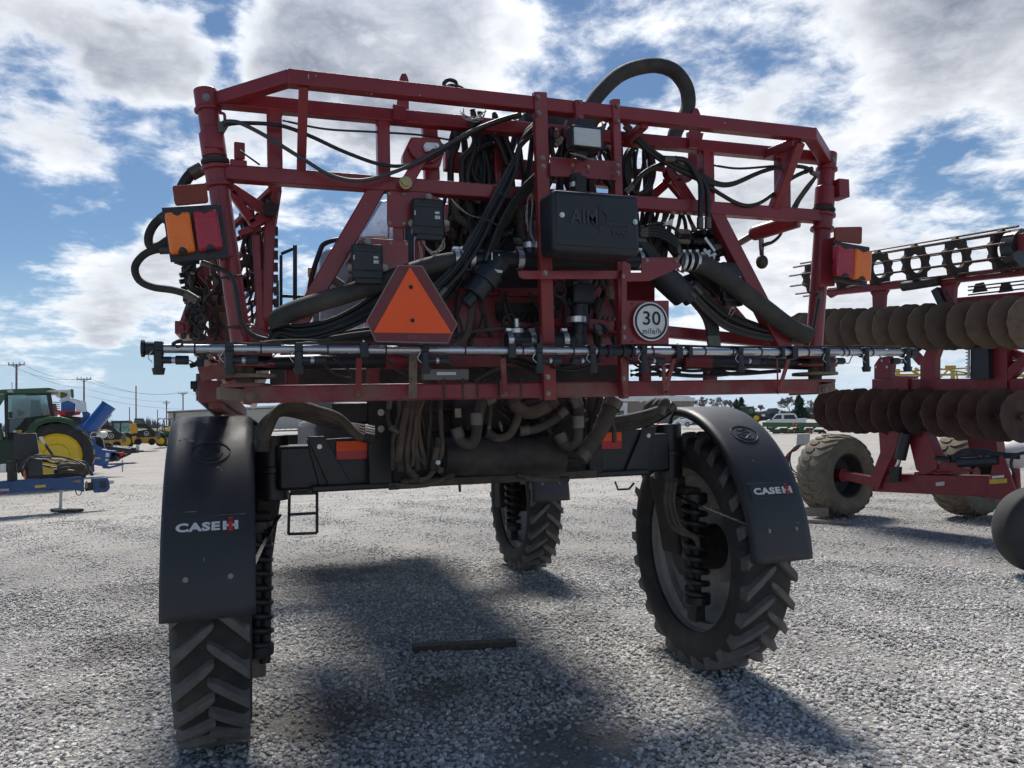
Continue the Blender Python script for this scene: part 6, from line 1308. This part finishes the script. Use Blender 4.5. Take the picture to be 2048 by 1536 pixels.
side_wheel(T, vp(T, 251, 883, D), pxm(16, at(251, 883, D=D)), .4, TYRED, YEL, 18, .62); side_wheel(T, vp(T, 251, 883, D + 1.6), pxm(16, at(251, 883, D=D)), .4, TYRED, YEL); vplate('cab_roof', T, [(222, 842), (262, 841), (266, 845), (224, 846)], D, 1.4, BLKD, dd=.2); vplate('roof_lamp', T, [(257, 840), (263, 840), (264, 843), (257, 843)], D, .1, AMB, dd=.1)
for x in (226, 241, 264): vbar('cab_pillar', T, (x, 845), (x + (4 if x == 264 else 0), 868), 2.4, D, BLK, dd=.25)
vplate('cab_glass', T, [(226, 845), (264, 845), (268, 864), (240, 864), (230, 868)], D, .02, GLASS, dd=.3, bevel=0); vplate('cab_glass', T, [(226, 845), (264, 845), (268, 864), (230, 868)], D, .02, GLASS, dd=1.3, bevel=0); vplate('wheel_fender', T, [(236, 872), (242, 866), (256, 865), (268, 868), (272, 874), (266, 872), (254, 869), (244, 870)], D, .6, GREEND, dd=-.2); vplate('rear_body', T, [(262, 868), (280, 865), (282, 880), (270, 890), (262, 885)], D, .9, GREEND, dd=.2)
vplate('tail_lamp', T, [(264, 863), (270, 862), (272, 866), (266, 867)], D, .1, AREF, dd=-.1); vplate('warning_sign', T, [(262, 853), (264, 859), (260, 860)], D, .02, ORANGE, dd=-.05, bevel=0); vplate('bonnet', T, [(200, 866), (232, 864), (234, 884), (204, 888)], D, .8, GREEN, dd=.3); side_wheel(T, vp(T, 210, 888, D), pxm(10, at(251, 883, D=D)), .3, TYRED, YEL)
# ---- row of compact tractors with roll bars
for k, (x, D) in enumerate(((318, 57.), (329, 60.), (341, 64.))):
    T = thing('compact_tractor', 'compact green tractor with black roll bar, %s of the row behind the left fender' % ['first', 'second', 'third'][k], 'tractor', base(x, 893 - k), 'compact tractors with roll bars')
    for dd in (0, 1.1): side_wheel(T, vp(T, x + 4, 882, D + dd), pxm(11, at(x, 880, D=D)), .3, TYRED, YEL, 16)
    vplate('body', T, [(x - 8, 866), (x + 6, 864), (x + 10, 872), (x + 6, 884), (x - 8, 882)], D, .8, GREEND, dd=.15); vplate('fender', T, [(x - 2, 868), (x + 4, 864), (x + 12, 866), (x + 14, 872), (x + 4, 868)], D, .3, GREEN, dd=-.1); vtube('roll_bar', T, [(x - 4, 872), (x - 3, 848), (x - 1, 839), (x + 2, 837), (x + 8, 838)], .9, D, BLK, dd=.2); vtube('roll_bar', T, [(x + 10, 872), (x + 11, 850), (x + 10, 841), (x + 8, 838), (x + 2, 837)], .9, D, BLK, dd=.9); vplate('seat', T, [(x, 858), (x + 4, 858), (x + 4, 866), (x, 866)], D, .4, YEL, dd=.3)
T = thing('utility_vehicle', 'black utility vehicle with canopy frame parked before the pale metal shed', 'utility vehicle', base(372, 900)); D = 50.; vtube('roll_frame', T, [(352, 862), (353, 842), (358, 836), (376, 836), (380, 842), (384, 860)], 1.1, D, BLK); vplate('canopy', T, [(350, 840), (368, 838), (372, 842), (350, 843)], D, 1.2, BLKD); vplate('body', T, [(345, 860), (390, 856), (392, 880), (345, 882)], D, 1.3, BLKD, rnd=.1)
for x in (354, 382): side_wheel(T, vp(T, x, 884, D), .32, .25, TYRED, GALV)
T = thing('parked_car', 'white car half hidden behind the compact tractors', 'car', base(333, 880)); D = 75.; vplate('body', T, [(318, 856), (324, 851), (338, 850), (344, 856), (350, 858), (350, 866), (316, 866)], D, 1.7, WPAINT, rnd=.2); vplate('side_window', T, [(323, 855), (326, 852), (337, 852), (340, 855)], D, .01, DGLASS, dd=-.02, bevel=0)
for x in (322, 344): side_wheel(T, vp(T, x, 866, D), .32, .2, TYRED, GALV)
T = thing('yellow_attachment', 'yellow machine part seen past the roll bars by the shed', 'implement', base(338, 880)); D = 58.; vplate('hood', T, [(334, 854), (344, 853), (345, 862), (334, 863)], D, .8, YEL, rnd=.06, dd=2.); vplate('frame', T, [(332, 862), (348, 860), (350, 884), (332, 886)], D, .8, GREEND, dd=2.1)
# machines behind the tractor: covered cart, red harvester head, sign
D = 40.; T = thing('covered_cart', 'blue cart under a clear plastic rain cover behind the green tractor', 'cart', base(150, 920)); vplate('tank_body', T, [(122, 804), (136, 800), (151, 808), (150, 826), (122, 828)], D, 1.5, BLUE, bevel=.05); vplate('plastic_cover', T, [(118, 800), (138, 794), (158, 800), (172, 803), (174, 824), (152, 824), (151, 808), (136, 801), (122, 806)], D, 1.6, CLEARP, dd=-.05); vplate('red_frame', T, [(110, 822), (140, 821), (162, 824), (160, 829), (142, 832), (112, 829)], D, .8, REDB, dd=-.2); vplate('pump_head', T, [(164, 824), (174, 822), (182, 828), (176, 834), (166, 834)], D, .4, BLUED); vplate('dark_auger', T, [(130, 826), (146, 822), (150, 828), (136, 838)], D, .4, BLKD, dd=-.4); vplate('base_frame', T, [(120, 830), (180, 836), (180, 900), (120, 900)], D, 1.2, BLKD)
T = thing('red_machine', 'red farm machine seen through and past the tractor cab glass', 'machine', base(70, 930)); D = 36.; vplate('body', T, [(20, 808), (60, 806), (112, 806), (116, 824), (110, 880), (20, 880)], D, 1.5, mat('faded_red', (.30, .07, .06), .5, var=.2), bevel=.05); vplate('top_deck', T, [(24, 800), (84, 798), (84, 808), (24, 810)], D, 1.4, mat('slate_panel', (.20, .26, .32), .4)); vplate('white_hood', T, [(18, 794), (80, 792), (80, 800), (18, 800)], D, 1.2, ROOFW, dd=.2)
for k in range(5): vbar('rack_bar', T, (106, 804 + k * 4), (120, 805 + k * 4), 1.6, D, BLKD, dd=-.1)
D = 48.; T = thing('dealer_sign', 'white board with a green oval and yellow figure, above the covered cart', 'sign', base(130, 905)); vplate('sign_board', T, [(114, 780), (141, 779), (143, 795), (118, 797), (112, 790)], D, .3, ROOFW); vplate('sign_edge', T, [(141, 778), (147, 778), (148, 795), (143, 796)], D, .35, GREEN); mb = MB(); c = vp(T, 123, 790, D - .03); mb.prism([c + _rh * (math.cos(t) * pxm(12, c)) + UP * (math.sin(t) * pxm(5.5, c)) for t in np.linspace(0, 6.28, 28, endpoint=False)], -los_of(T) * .01); mb.build('green_oval', GREEN, T); c = vp(T, 119, 790, D - .06); mb = MB(); mb.prism([c + _rh * (x * .12) + UP * (y * .12) for x, y in ((-.8, -.2), (-.2, .3), (.3, .9), (.5, .3), (.9, -.6), (.1, -.2), (-.5, -.9))], -los_of(T) * .01); mb.build('yellow_figure', YEL, T); vbar('sign_post', T, (124, 796), (124, 905), 4, D, GALV); vbar('sign_post', T, (140, 796), (140, 905), 4, D, GALV)
# ---- power poles and lines
poles = [(33, 728, 95., 33, 4.2, 'leftmost, tallest in the picture, with a crossarm'), (168, 757, 120., 29, 3.4, 'with a crossarm above the blue auger tube'), (272, 772, 125., 2, 2.6, 'without a crossarm, tall and plain, above the yellow loaders'), (366, 785, 150., 18, 2.6, 'with a crossarm right in front of the pale shed'), (333, 801, 190., 14, 2.4, 'small with a low crossarm left of the shed'), (259, 814, 200., 0, 1.8, 'short and thin beside the tall plain pole'), (315, 819, 230., 0, 1.6, 'thin and far off above the compact tractors')]
tops = []
for px, py, D, arm, w, lab in poles:
    b_ = at(px, 860, D=D); b_.z = 0; t_ = at(px, py, D=D); T = thing('utility_pole', 'brown wooden utility pole ' + lab, 'pole', (b_.x, b_.y, 0), 'utility poles along the road'); r_ = pxm(w / 2, t_); MB().cyl((t_.x, t_.y, -.3), t_, r_ * 1.15, r_ * .85, n=10).build('pole_shaft', POLE, T)
    if arm > 3:
        y = py + 2 if px != 333 else py + 5; a, b = at(px - arm / 2, y, D=D - .2), at(px + arm / 2, y - .4, D=D - .2); MB().beam(a, b, .12, .14).build('crossarm', POLE, T)
        for f in (.03, .3, .7, .97): c = a.lerp(b, f); MB().cyl(c, c + Vector((0, 0, .35)), .07, n=8).build('insulator', GALV, T)
        for s in (-1, 1): MB().beam(at(px, y + 5, D=D - .2), at(px + s * arm * .28, y, D=D - .2), .06, .06).build('arm_brace', POLE, T)
    tops.append((px, py, D))
def wire(a, b, sag, lab):
    P = []
    for i in range(17): t = i / 16; p = a.lerp(b, t); p.z -= sag * 4 * t * (1 - t); P.append(p)
    mb = MB(); mb.tube(P, .022, 4, spline=False); tag(mb.build('power_line', mat('power_cable', (.09, .09, .10), .7), None), lab, 'cable', 'power lines between the poles')
pt_ = lambda px, py, D: at(px, py, D=D)
wire(pt_(18, 730, 95), pt_(-120, 718, 75), .3, 'power line leaving the leftmost pole out of the picture'); wire(pt_(48, 730, 95), pt_(180, 757, 120), .8, 'upper power line from the leftmost pole to the next crossarm'); wire(pt_(20, 730, 95), pt_(156, 757, 120), .8, 'lower of the two power lines to the second crossarm'); wire(pt_(180, 757, 120), pt_(356, 785, 150), 1.2, 'upper power line from the second pole to the shed pole'); wire(pt_(156, 757, 120), pt_(376, 785, 150), 1.2, 'second power line from the second pole to the shed pole'); wire(pt_(168, 776, 120), pt_(333, 803, 190), .6, 'low power line from the second pole to the small far pole'); wire(pt_(168, 790, 120), pt_(366, 818, 150), .5, 'lowest cable from the second pole to the shed roof'); wire(pt_(60, 748, 95), pt_(168, 776, 120), .4, 'low cable between the leftmost and the second pole'); wire(pt_(376, 785, 150), pt_(470, 800, 170), .5, 'power line running right from the shed pole behind the sprayer')
# ---- buildings
def shed(name, lab, poly, D, t, m, roof=None): T = thing(name, lab, 'building', base((poly[0][0] + poly[1][0]) / 2, 858 if poly[0][0] < 1000 else 840)); o = vplate('wall', T, poly, D, t, m, bevel=0); return T
D = 140.; T = shed('metal_shed', 'pale metal shed with dark roof edge behind the left fender', [(336, 824), (640, 812), (640, 856), (336, 864)], D, 18, SHED); vplate('roof', T, [(334, 822), (642, 806), (642, 813), (334, 826)], D, 18.5, ROOFW, dd=-.3, bevel=0); vplate('eaves', T, [(334, 824), (642, 811.5), (642, 813), (334, 826)], D, .3, DKTRIM, dd=-.6, bevel=0)
for k in range(26): x = 340 + k * 11.5; vplate('siding_rib', T, [(x, 825.5 - k * .45), (x + 1, 825.5 - k * .45), (x + 1, 862), (x, 862)], D, .1, SHED, dd=-.12, bevel=0)
vplate('corner_trim', T, [(347, 826), (350, 826), (350, 862), (347, 862)], D, .1, DKTRIM, dd=-.2, bevel=0); vplate('window', T, [(352, 842), (366, 841), (366, 850), (352, 851)], D, .1, DGLASS, dd=-.15, bevel=0)
D = 110.; T = shed('tan_building', 'long tan building with white roof and white overhead door, under the frame at right', [(1120, 800), (1388, 800), (1388, 846), (1120, 850)], D, 16, TAN); vplate('roof', T, [(1118, 792), (1378, 792), (1392, 800), (1392, 802), (1118, 803)], D, 17, ROOFW, dd=-.5, bevel=0); vplate('overhead_door', T, [(1216, 806), (1255, 805), (1255, 836), (1216, 838)], D, .1, ROOFW, dd=-.1, bevel=0)
for k in range(24): x = 1124 + k * 11; vplate('siding_rib', T, [(x, 802), (x + .8, 802), (x + .8, 846), (x, 846)], D, .1, TAN, dd=-.1, bevel=0)
c = vp(T, 1281, 801, D - .4); MB().ball(c, .3).build('wall_lamp', ROOFW, T)
# ================================================================== far right: vehicles, header carts, trees, house
def far_vehicle(name, lab, cat, D, px, py, parts, wheels, s=1.0):
    T = thing(name, lab, cat, base(px, py))
    for nm, poly, dd, t, m, rnd in parts: vplate(nm, T, poly, D, t, m, rnd=rnd, dd=dd, bevel=.02 if t > .1 else 0)
    for x, y, r in wheels: side_wheel(T, vp(T, x, y, D - .02), pxm(r, at(x, y, D=D)), .25, TYRED, GALV); side_wheel(T, vp(T, x, y, D + 1.5), pxm(r, at(x, y, D=D)), .25, TYRED, GALV)
    return T
far_vehicle('pickup_truck', 'white pickup truck parked behind the green header carts', 'pickup', 66., 1575, 862,
    [('body', [(1528, 846), (1534, 840), (1544, 838), (1612, 838), (1613, 852), (1530, 853)], 0, 1.9, WPAINT, .08), ('cab', [(1543, 839), (1551, 829), (1558, 827.5), (1588, 827), (1592, 829), (1596, 839)], .1, 1.7, WPAINT, .1),
     ('front_window', [(1546, 838.5), (1553, 830.5), (1563, 830), (1563, 838)], .08, .01, DGLASS, 0), ('rear_window', [(1568, 838), (1568, 830), (1588, 829.5), (1593, 838)], .08, .01, DGLASS, 0), ('bed_rail', [(1594, 837), (1614, 836), (1614, 840), (1594, 840)], -.02, .2, WPAINT, 0), ('mirror', [(1540, 837), (1544, 837), (1544, 840), (1540, 840)], -.1, .1, BLK, 0)],
    [(1541, 853, 8), (1601, 853, 8)])
far_vehicle('service_truck', 'white crew-cab service truck seen through the right wheel arch', 'truck', 82., 1385, 858,
    [('cab', [(1374, 836), (1378, 830), (1394, 829), (1398, 832), (1398, 845), (1374, 845)], 0, 2.1, WPAINT, .12), ('bonnet', [(1360, 841), (1374, 836), (1376, 845), (1376, 850), (1361, 850)], .1, 1.9, WPAINT, .15), ('windscreen', [(1374, 836.5), (1378, 831.5), (1382, 831.5), (1381, 837)], -.02, .01, DGLASS, 0), ('side_window', [(1391, 831.5), (1395.5, 831.5), (1396, 836), (1391, 836)], -.02, .01, DGLASS, 0), ('side_window', [(1384, 832), (1388, 832), (1388, 836.5), (1384, 836.5)], -.02, .01, DGLASS, 0), ('rear_body', [(1398, 840), (1430, 842), (1430, 848), (1398, 848)], .2, 1.9, WPAINT, 0), ('roof_rack', [(1366, 827.5), (1392, 826.5), (1392, 828), (1366, 829)], .3, 1.5, WPAINT, 0), ('side_step', [(1384, 845), (1398, 845), (1398, 848), (1384, 848)], 0, 2.0, BLKD, 0)],
    [(1375, 849, 5), (1420, 849, 5)])
far_vehicle('parked_car', 'white car whose bonnet shows left of the service truck', 'car', 88., 1352, 858, [('body', [(1346, 843), (1358, 836), (1372, 834), (1378, 842), (1378, 848), (1346, 850)], 0, 1.7, WPAINT, .2), ('windscreen', [(1360, 836.5), (1368, 834.8), (1372, 836), (1362, 839)], -.02, .01, DGLASS, 0)], [(1356, 849, 4.5), (1374, 849, 4.5)])
T = far_vehicle('row_crop_tractor', 'green tractor with yellow wheel beyond the right fender', 'tractor', 78., 1508, 858, [('cab', [(1482, 815), (1506, 813), (1508, 822), (1510, 828), (1500, 834), (1486, 832)], .3, 1.5, GREEND, 0), ('cab_roof', [(1480, 814), (1508, 812.5), (1508, 816), (1480, 817)], .2, 1.7, GREEND, 0), ('cab_glass', [(1497, 817), (1505, 816), (1507, 824), (1499, 826)], .25, .01, GLASS, 0), ('body', [(1480, 834), (1508, 826), (1522, 828), (1526, 840), (1500, 846), (1480, 846)], .3, 1.2, GREEND, 0), ('frame', [(1518, 832), (1540, 834), (1540, 840), (1520, 842)], .3, .8, BLKD, 0)], [])
side_wheel(T, vp(T, 1513, 836, 78), pxm(9, at(1513, 836, D=78)), .5, TYRED, YEL, 18, .6)
far_vehicle('roof_tractor', 'green tractor with glazed cab in front of the white overhead door', 'tractor', 92., 1240, 850, [('cab_frame', [(1229, 823), (1247, 822), (1249, 836), (1227, 836)], .0, 1.6, GREEND, 0), ('cab_glass', [(1231, 825), (1238, 824.5), (1238, 834), (1230, 834)], -.02, .01, GLASS, 0), ('cab_glass', [(1240, 824.5), (1246, 824.5), (1247, 834), (1240, 834)], -.02, .01, GLASS, 0), ('cab_roof', [(1228, 821.5), (1248, 821), (1249, 823.5), (1228, 824)], -.1, 1.8, GREEND, 0), ('bonnet', [(1212, 835), (1250, 834), (1252, 842), (1212, 844)], 0, 1.3, GREEN, 0), ('hood_stripe', [(1212, 836), (1240, 835), (1240, 837), (1212, 838)], -.02, .01, YEL, 0)], [(1232, 842, 7)])
far_vehicle('seeder', 'green machine in the shade at the tan building corner', 'implement', 96., 1352, 852, [('hopper', [(1346, 832), (1356, 822), (1358, 834), (1348, 838)], 0, 1.2, GREEN, 0), ('frame', [(1348, 834), (1358, 832), (1358, 842), (1348, 844)], .1, 1.0, GREEND, 0)], [(1352, 845, 3)])
far_vehicle('cluttered_cart', 'white and red cart seen below the hose arc', 'cart', 60., 1308, 866, [('tank', [(1300, 852), (1316, 846), (1320, 852), (1312, 862), (1300, 862)], 0, 1.0, ROOFW, .05), ('red_panel', [(1314, 845), (1320, 844), (1318, 849), (1314, 850)], -.1, .05, REDB, 0), ('rack', [(1296, 854), (1312, 852), (1312, 860), (1296, 861)], -.1, .1, BLKD, 0)], [(1302, 863, 4)])
# ---- green header carts
def header_cart(lab, x0, x1, yb, yl, D, tris, wheels, wh2):
    T = thing('header_cart', lab, 'trailer', base((x0 + x1) / 2, yl + 14), 'header carts')
    vbar('header_beam', T, (x0, yb), (x1, yb + 1), 9, D, GREEN, dep=.5); vbar('lower_beam', T, (x0 + 15, yl), (x1 - 6, yl + 1), 6, D, GREEN, dep=.3, dd=.1); vbar('axle_beam', T, (x0 + 20, yl + 4), (x1 - 30, yl + 5), 2.5, D, GREEND, dd=.4)
    n = int((x1 - x0) / 28)
    for k in range(n): x = x0 + 16 + k * (x1 - x0 - 26) / n; vbar('support_arm', T, (x, yl - 1), (x + 13, yb + 5), 3, D, BLK, dd=-.1); vplate('cradle', T, [(x - 8, yl - 5), (x + 4, yl - 5), (x + 2, yl - 2), (x - 7, yl - 2)], D, .2, BLKD, dd=-.1)
    for x, y in tris:
        vplate('warning_sign', T, [(x, y - 6), (x + 4, y + 5), (x - 4, y + 5)], D, .03, ORANGE, dd=-.25, bevel=0); c = vp(T, x + 6, y - 2, D - .2); MB().cyl(c, c - los_of(T) * .03, .08, n=12).build('reflector', DECW, T)
    for x in wheels: side_wheel(T, vp(T, x, yl + 8, D - .3), pxm(8.5, at(x, yl, D=D)), .28, TYRED, ROOFW, 0, .5)
    for x in wh2: side_wheel(T, vp(T, x, yl + 8, D + 1.2), pxm(7.5, at(x, yl, D=D)), .28, TYRED, GREEND, 0, .5)
    for x, y in ((x0 + 60, yb - 3), (x0 + 66, yb - 1), (x0 + 62, yl), (x0 + 50, yl)): vplate('marker_lamp', T, [(x, y), (x + 3, y), (x + 3, y + 4), (x, y + 4)], D, .05, ORANGE, dd=-.35, bevel=0)
    return T
header_cart('green header cart nearest the sprayer fender, orange triangle at its right end', 1525, 1655, 849, 861, 58., [(1620, 864)], [1645], [1553, 1574, 1590]); header_cart('green header cart behind the harrow, orange triangle under its discs', 1640, 1905, 846, 861, 62., [(1746, 866)], [1730], [1700, 1780, 1880])
# ---- yellow machine behind the harrow
T = thing('yellow_implement', 'yellow folding implement frame showing between the harrow posts', 'implement', base(1880, 862)); D = 24.
for a, b, w in (((1780, 744), (1960, 735), 3), ((1780, 750), (1960, 749), 4), ((1796, 738), (1796, 752), 7), ((1826, 742), (1840, 752), 6), ((1905, 740), (1906, 758), 8), ((1895, 741), (1878, 758), 3), ((1912, 741), (1915, 758), 3), ((1870, 736), (1960, 750), 3), ((2030, 752), (2070, 750), 6), ((1890, 734), (1912, 734), 6), ((1830, 736), (1838, 742), 5)): vbar('frame_bar', T, a, b, w, D, mat('machine_yellow', (.50, .33, .06), .5))
vbar('frame_leg', T, (1905, 756), (1905, 868), 8, D, MATS['machine_yellow']); vbar('frame_leg', T, (2050, 752), (2050, 868), 8, D, MATS['machine_yellow']); vbar('frame_leg', T, (1796, 750), (1796, 868), 6, D, MATS['machine_yellow'])
# ---- house, cabins
D = 170.; T = thing('house', 'blue-grey house with grey gabled roof behind the white pickup', 'house', base(1548, 842)); vplate('wall', T, [(1530, 826), (1562, 824), (1562, 842), (1530, 842)], D, 9, STONE_GREY, bevel=0); vplate('gable', T, [(1548, 826), (1556, 817), (1563, 826), (1563, 840), (1548, 840)], D, 2, STONE_GREY, dd=-1.5, bevel=0); vplate('roof', T, [(1528, 827), (1536, 817), (1554, 816), (1560, 825), (1550, 826)], D, 10, ROOFG, dd=-.5, bevel=0)
for x in (1535, 1557): vplate('window', T, [(x, 822), (x + 4, 821.5), (x + 4, 827), (x, 827)], D, .1, ROOFW, dd=-1.8 if x > 1550 else -.4, bevel=0)
T = thing('low_cabin', 'dark row of low cabins with small white windows right of the pickup', 'building', base(1630, 840)); vplate('wall', T, [(1592, 828), (1622, 828), (1622, 840), (1592, 840)], 150., 6, STONE_GREY, bevel=0); vplate('roof', T, [(1590, 829), (1596, 826), (1624, 826), (1624, 829)], 150., 7, ROOFG, dd=-.4, bevel=0)
for x in (1603, 1609, 1615): vplate('window', T, [(x, 831), (x + 1.6, 831), (x + 1.6, 834.5), (x, 834.5)], 150., .1, ROOFW, dd=-.2, bevel=0)
T = thing('brown_cabin', 'brown wooden cabin beside the dark low cabins', 'building', base(1640, 840)); vplate('wall', T, [(1622, 827), (1760, 826), (1760, 842), (1622, 842)], 140., 6, mat('brown_siding', (.10, .055, .05), .7), bevel=0); vplate('roof', T, [(1620, 827), (1762, 825), (1762, 827.5), (1620, 829)], 140., 7, ROOFG, dd=-.4, bevel=0)
# ---- trees
def conifer(lab, px, py0, py1, D, w, seed):
    b_ = at(px, py1, D=D); b_.z = 0; t_ = at(px, py0, D=D); T = thing('conifer_tree', lab, 'tree', (b_.x, b_.y, 0), 'evergreens beyond the yard'); H = t_.z; r = np.random.default_rng(seed); MB().cyl((b_.x, b_.y, -.2), (b_.x, b_.y, H * .95), .22, .04, n=8).build('trunk', BARK, T)
    vs = []; fs = []; Wm = pxm(w / 2, t_)
    for lv in np.linspace(.12, .99, 26):
        rad = Wm * (1 - lv) ** .8 * r.uniform(.35, 1.25) + .15; nb = int(6 + 10 * (1 - lv))
        for _ in range(nb):
            a = r.uniform(0, 6.28); R1 = rad * r.uniform(.55, 1.15); base_ = np.array([b_.x, b_.y, H * lv]); di = np.array([math.cos(a), math.sin(a), -.12])
            for q in range(7):
                f = r.uniform(.15, 1); p = base_ + di * R1 * f + r.normal(0, .14, 3); s_ = r.uniform(.22, .5); u1 = r.normal(size=3); u1 /= np.linalg.norm(u1); u2 = np.cross(u1, r.normal(size=3)); u2 /= np.linalg.norm(u2); o = len(vs); vs += [p - u1 * s_, p + u1 * s_ * .6 + u2 * s_ * .4, p + u1 * s_ * .2 - u2 * s_ * .5]; fs.append((o, o + 1, o + 2))
    mb = MB(); mb.v = [tuple(v) for v in vs]; mb.f = fs; mb.build('crown', NEEDLE, T, smooth=0)
conifer('tall dark green conifer beside the bare trees, right of the house', 1600, 793, 842, 150., 46, 1); conifer('bushy dark conifer behind the right fender top', 1484, 797, 842, 165., 38, 2); conifer('bushy dark conifer just left of the other by the fender', 1474, 802, 842, 170., 22, 5)
def bare_tree(lab, px, py0, D, spread, seed, group='leafless trees beyond the yard'):
    r = np.random.default_rng(seed); b_ = at(px, 842, D=D); b_.z = 0; H = at(px, py0, D=D).z; T = thing('bare_tree', lab, 'tree', (b_.x, b_.y, 0), group); mb = MB(); tr = MB()
    def grow(p, d, L, rad, lv):
        q = p + d * L; (tr if lv < 2 else mb).tube([p, p.lerp(q, .5) + Vector(r.normal(0, L * .04, 3)), q], rad, 5 if lv < 2 else 3, spline=False, r1=rad * .65)
        if lv >= 6: return
        for k in range(int(r.integers(2, 4)) + (lv > 1)):
            nd_ = (d + Vector(r.normal(0, .42 * spread, 3)) + Vector((0, 0, .12))).normalized(); grow(p.lerp(q, r.uniform(.6, 1)), nd_, L * r.uniform(.6, .86), max(.045, rad * .6), lv + 1)
    grow(Vector((b_.x, b_.y, -.1)), Vector((0, 0, 1)), H * .36, H * .018, 0); tr.build('trunk', BARK, T, smooth=0); mb.build('crown', BARK, T, smooth=0)
bare_tree('broad leafless tree left of the tall conifer', 1580, 788, 160., 1.0, 3); bare_tree('leafless tree behind the right fender beside the bushy conifers', 1462, 792, 170., 1.0, 4); bare_tree('small leafless tree left of the house roof', 1524, 808, 190., .9, 6)
for k, (x, y, D) in enumerate(((1300, 786, 150.), (1345, 784, 155.), (1395, 788, 150.), (1425, 794, 180.), (1622, 806, 200.), (1505, 812, 230.))): bare_tree(['leafless tree over the tan roof, left one', 'leafless tree over the tan roof, middle one', 'leafless tree at the right end of the tan roof', 'faint leafless tree over the right fender top', 'thin leafless tree right of the tall conifer', 'faint leafless tree behind the green tractor roof'][k], x, y, D, .9, 20 + k)
# far tree line and grass along the horizon, one hazy mass of bare stems
r = np.random.default_rng(5); vs = []; fs = []
for k in range(16000):
    aa = r.uniform(-55, 55); a = YAW + R_(aa); Dm = r.uniform(380, 520); hgt = (3.2 + 1.6 * math.sin(aa * .9) + 1.2 * math.sin(aa * 2.7 + 1)) * r.uniform(.35, 1.15); x, y = CAM.x + Dm * math.sin(a), CAM.y + Dm * math.cos(a); w_ = r.uniform(.12, .4); l = r.normal(0, .5)
    o = len(vs); vs += [(x - w_ * math.cos(a), y + w_ * math.sin(a), -.1), (x + w_ * math.cos(a), y - w_ * math.sin(a), -.1), (x + l * math.cos(a), y - l * math.sin(a), max(.5, hgt))]; fs.append((o, o + 1, o + 2))
mb = MB(); mb.v = vs; mb.f = fs; tag(mb.build('far_woodland', mat('far_wood_grey', (.17, .16, .165), .9, var=.2, vs=.05), None, smooth=0), 'low hazy line of distant leafless woodland on the horizon', 'woodland', kind='stuff')
mb = MB(); P0 = [Vector((CAM.x + Dm * math.sin(YAW + R_(a)), CAM.y + Dm * math.cos(YAW + R_(a)), .02)) for Dm in (230,) for a in range(-58, 59, 4)]; P1 = [Vector((CAM.x + 1800 * math.sin(YAW + R_(a)), CAM.y + 1800 * math.cos(YAW + R_(a)), .02)) for a in range(-58, 59, 4)]
mb.grid([P0, P1]); g2 = mb.build('field', mat('dull_grass_field', (.11, .115, .075), .95, var=.3, vs=.02), None, smooth=0); g2['kind'] = 'structure'
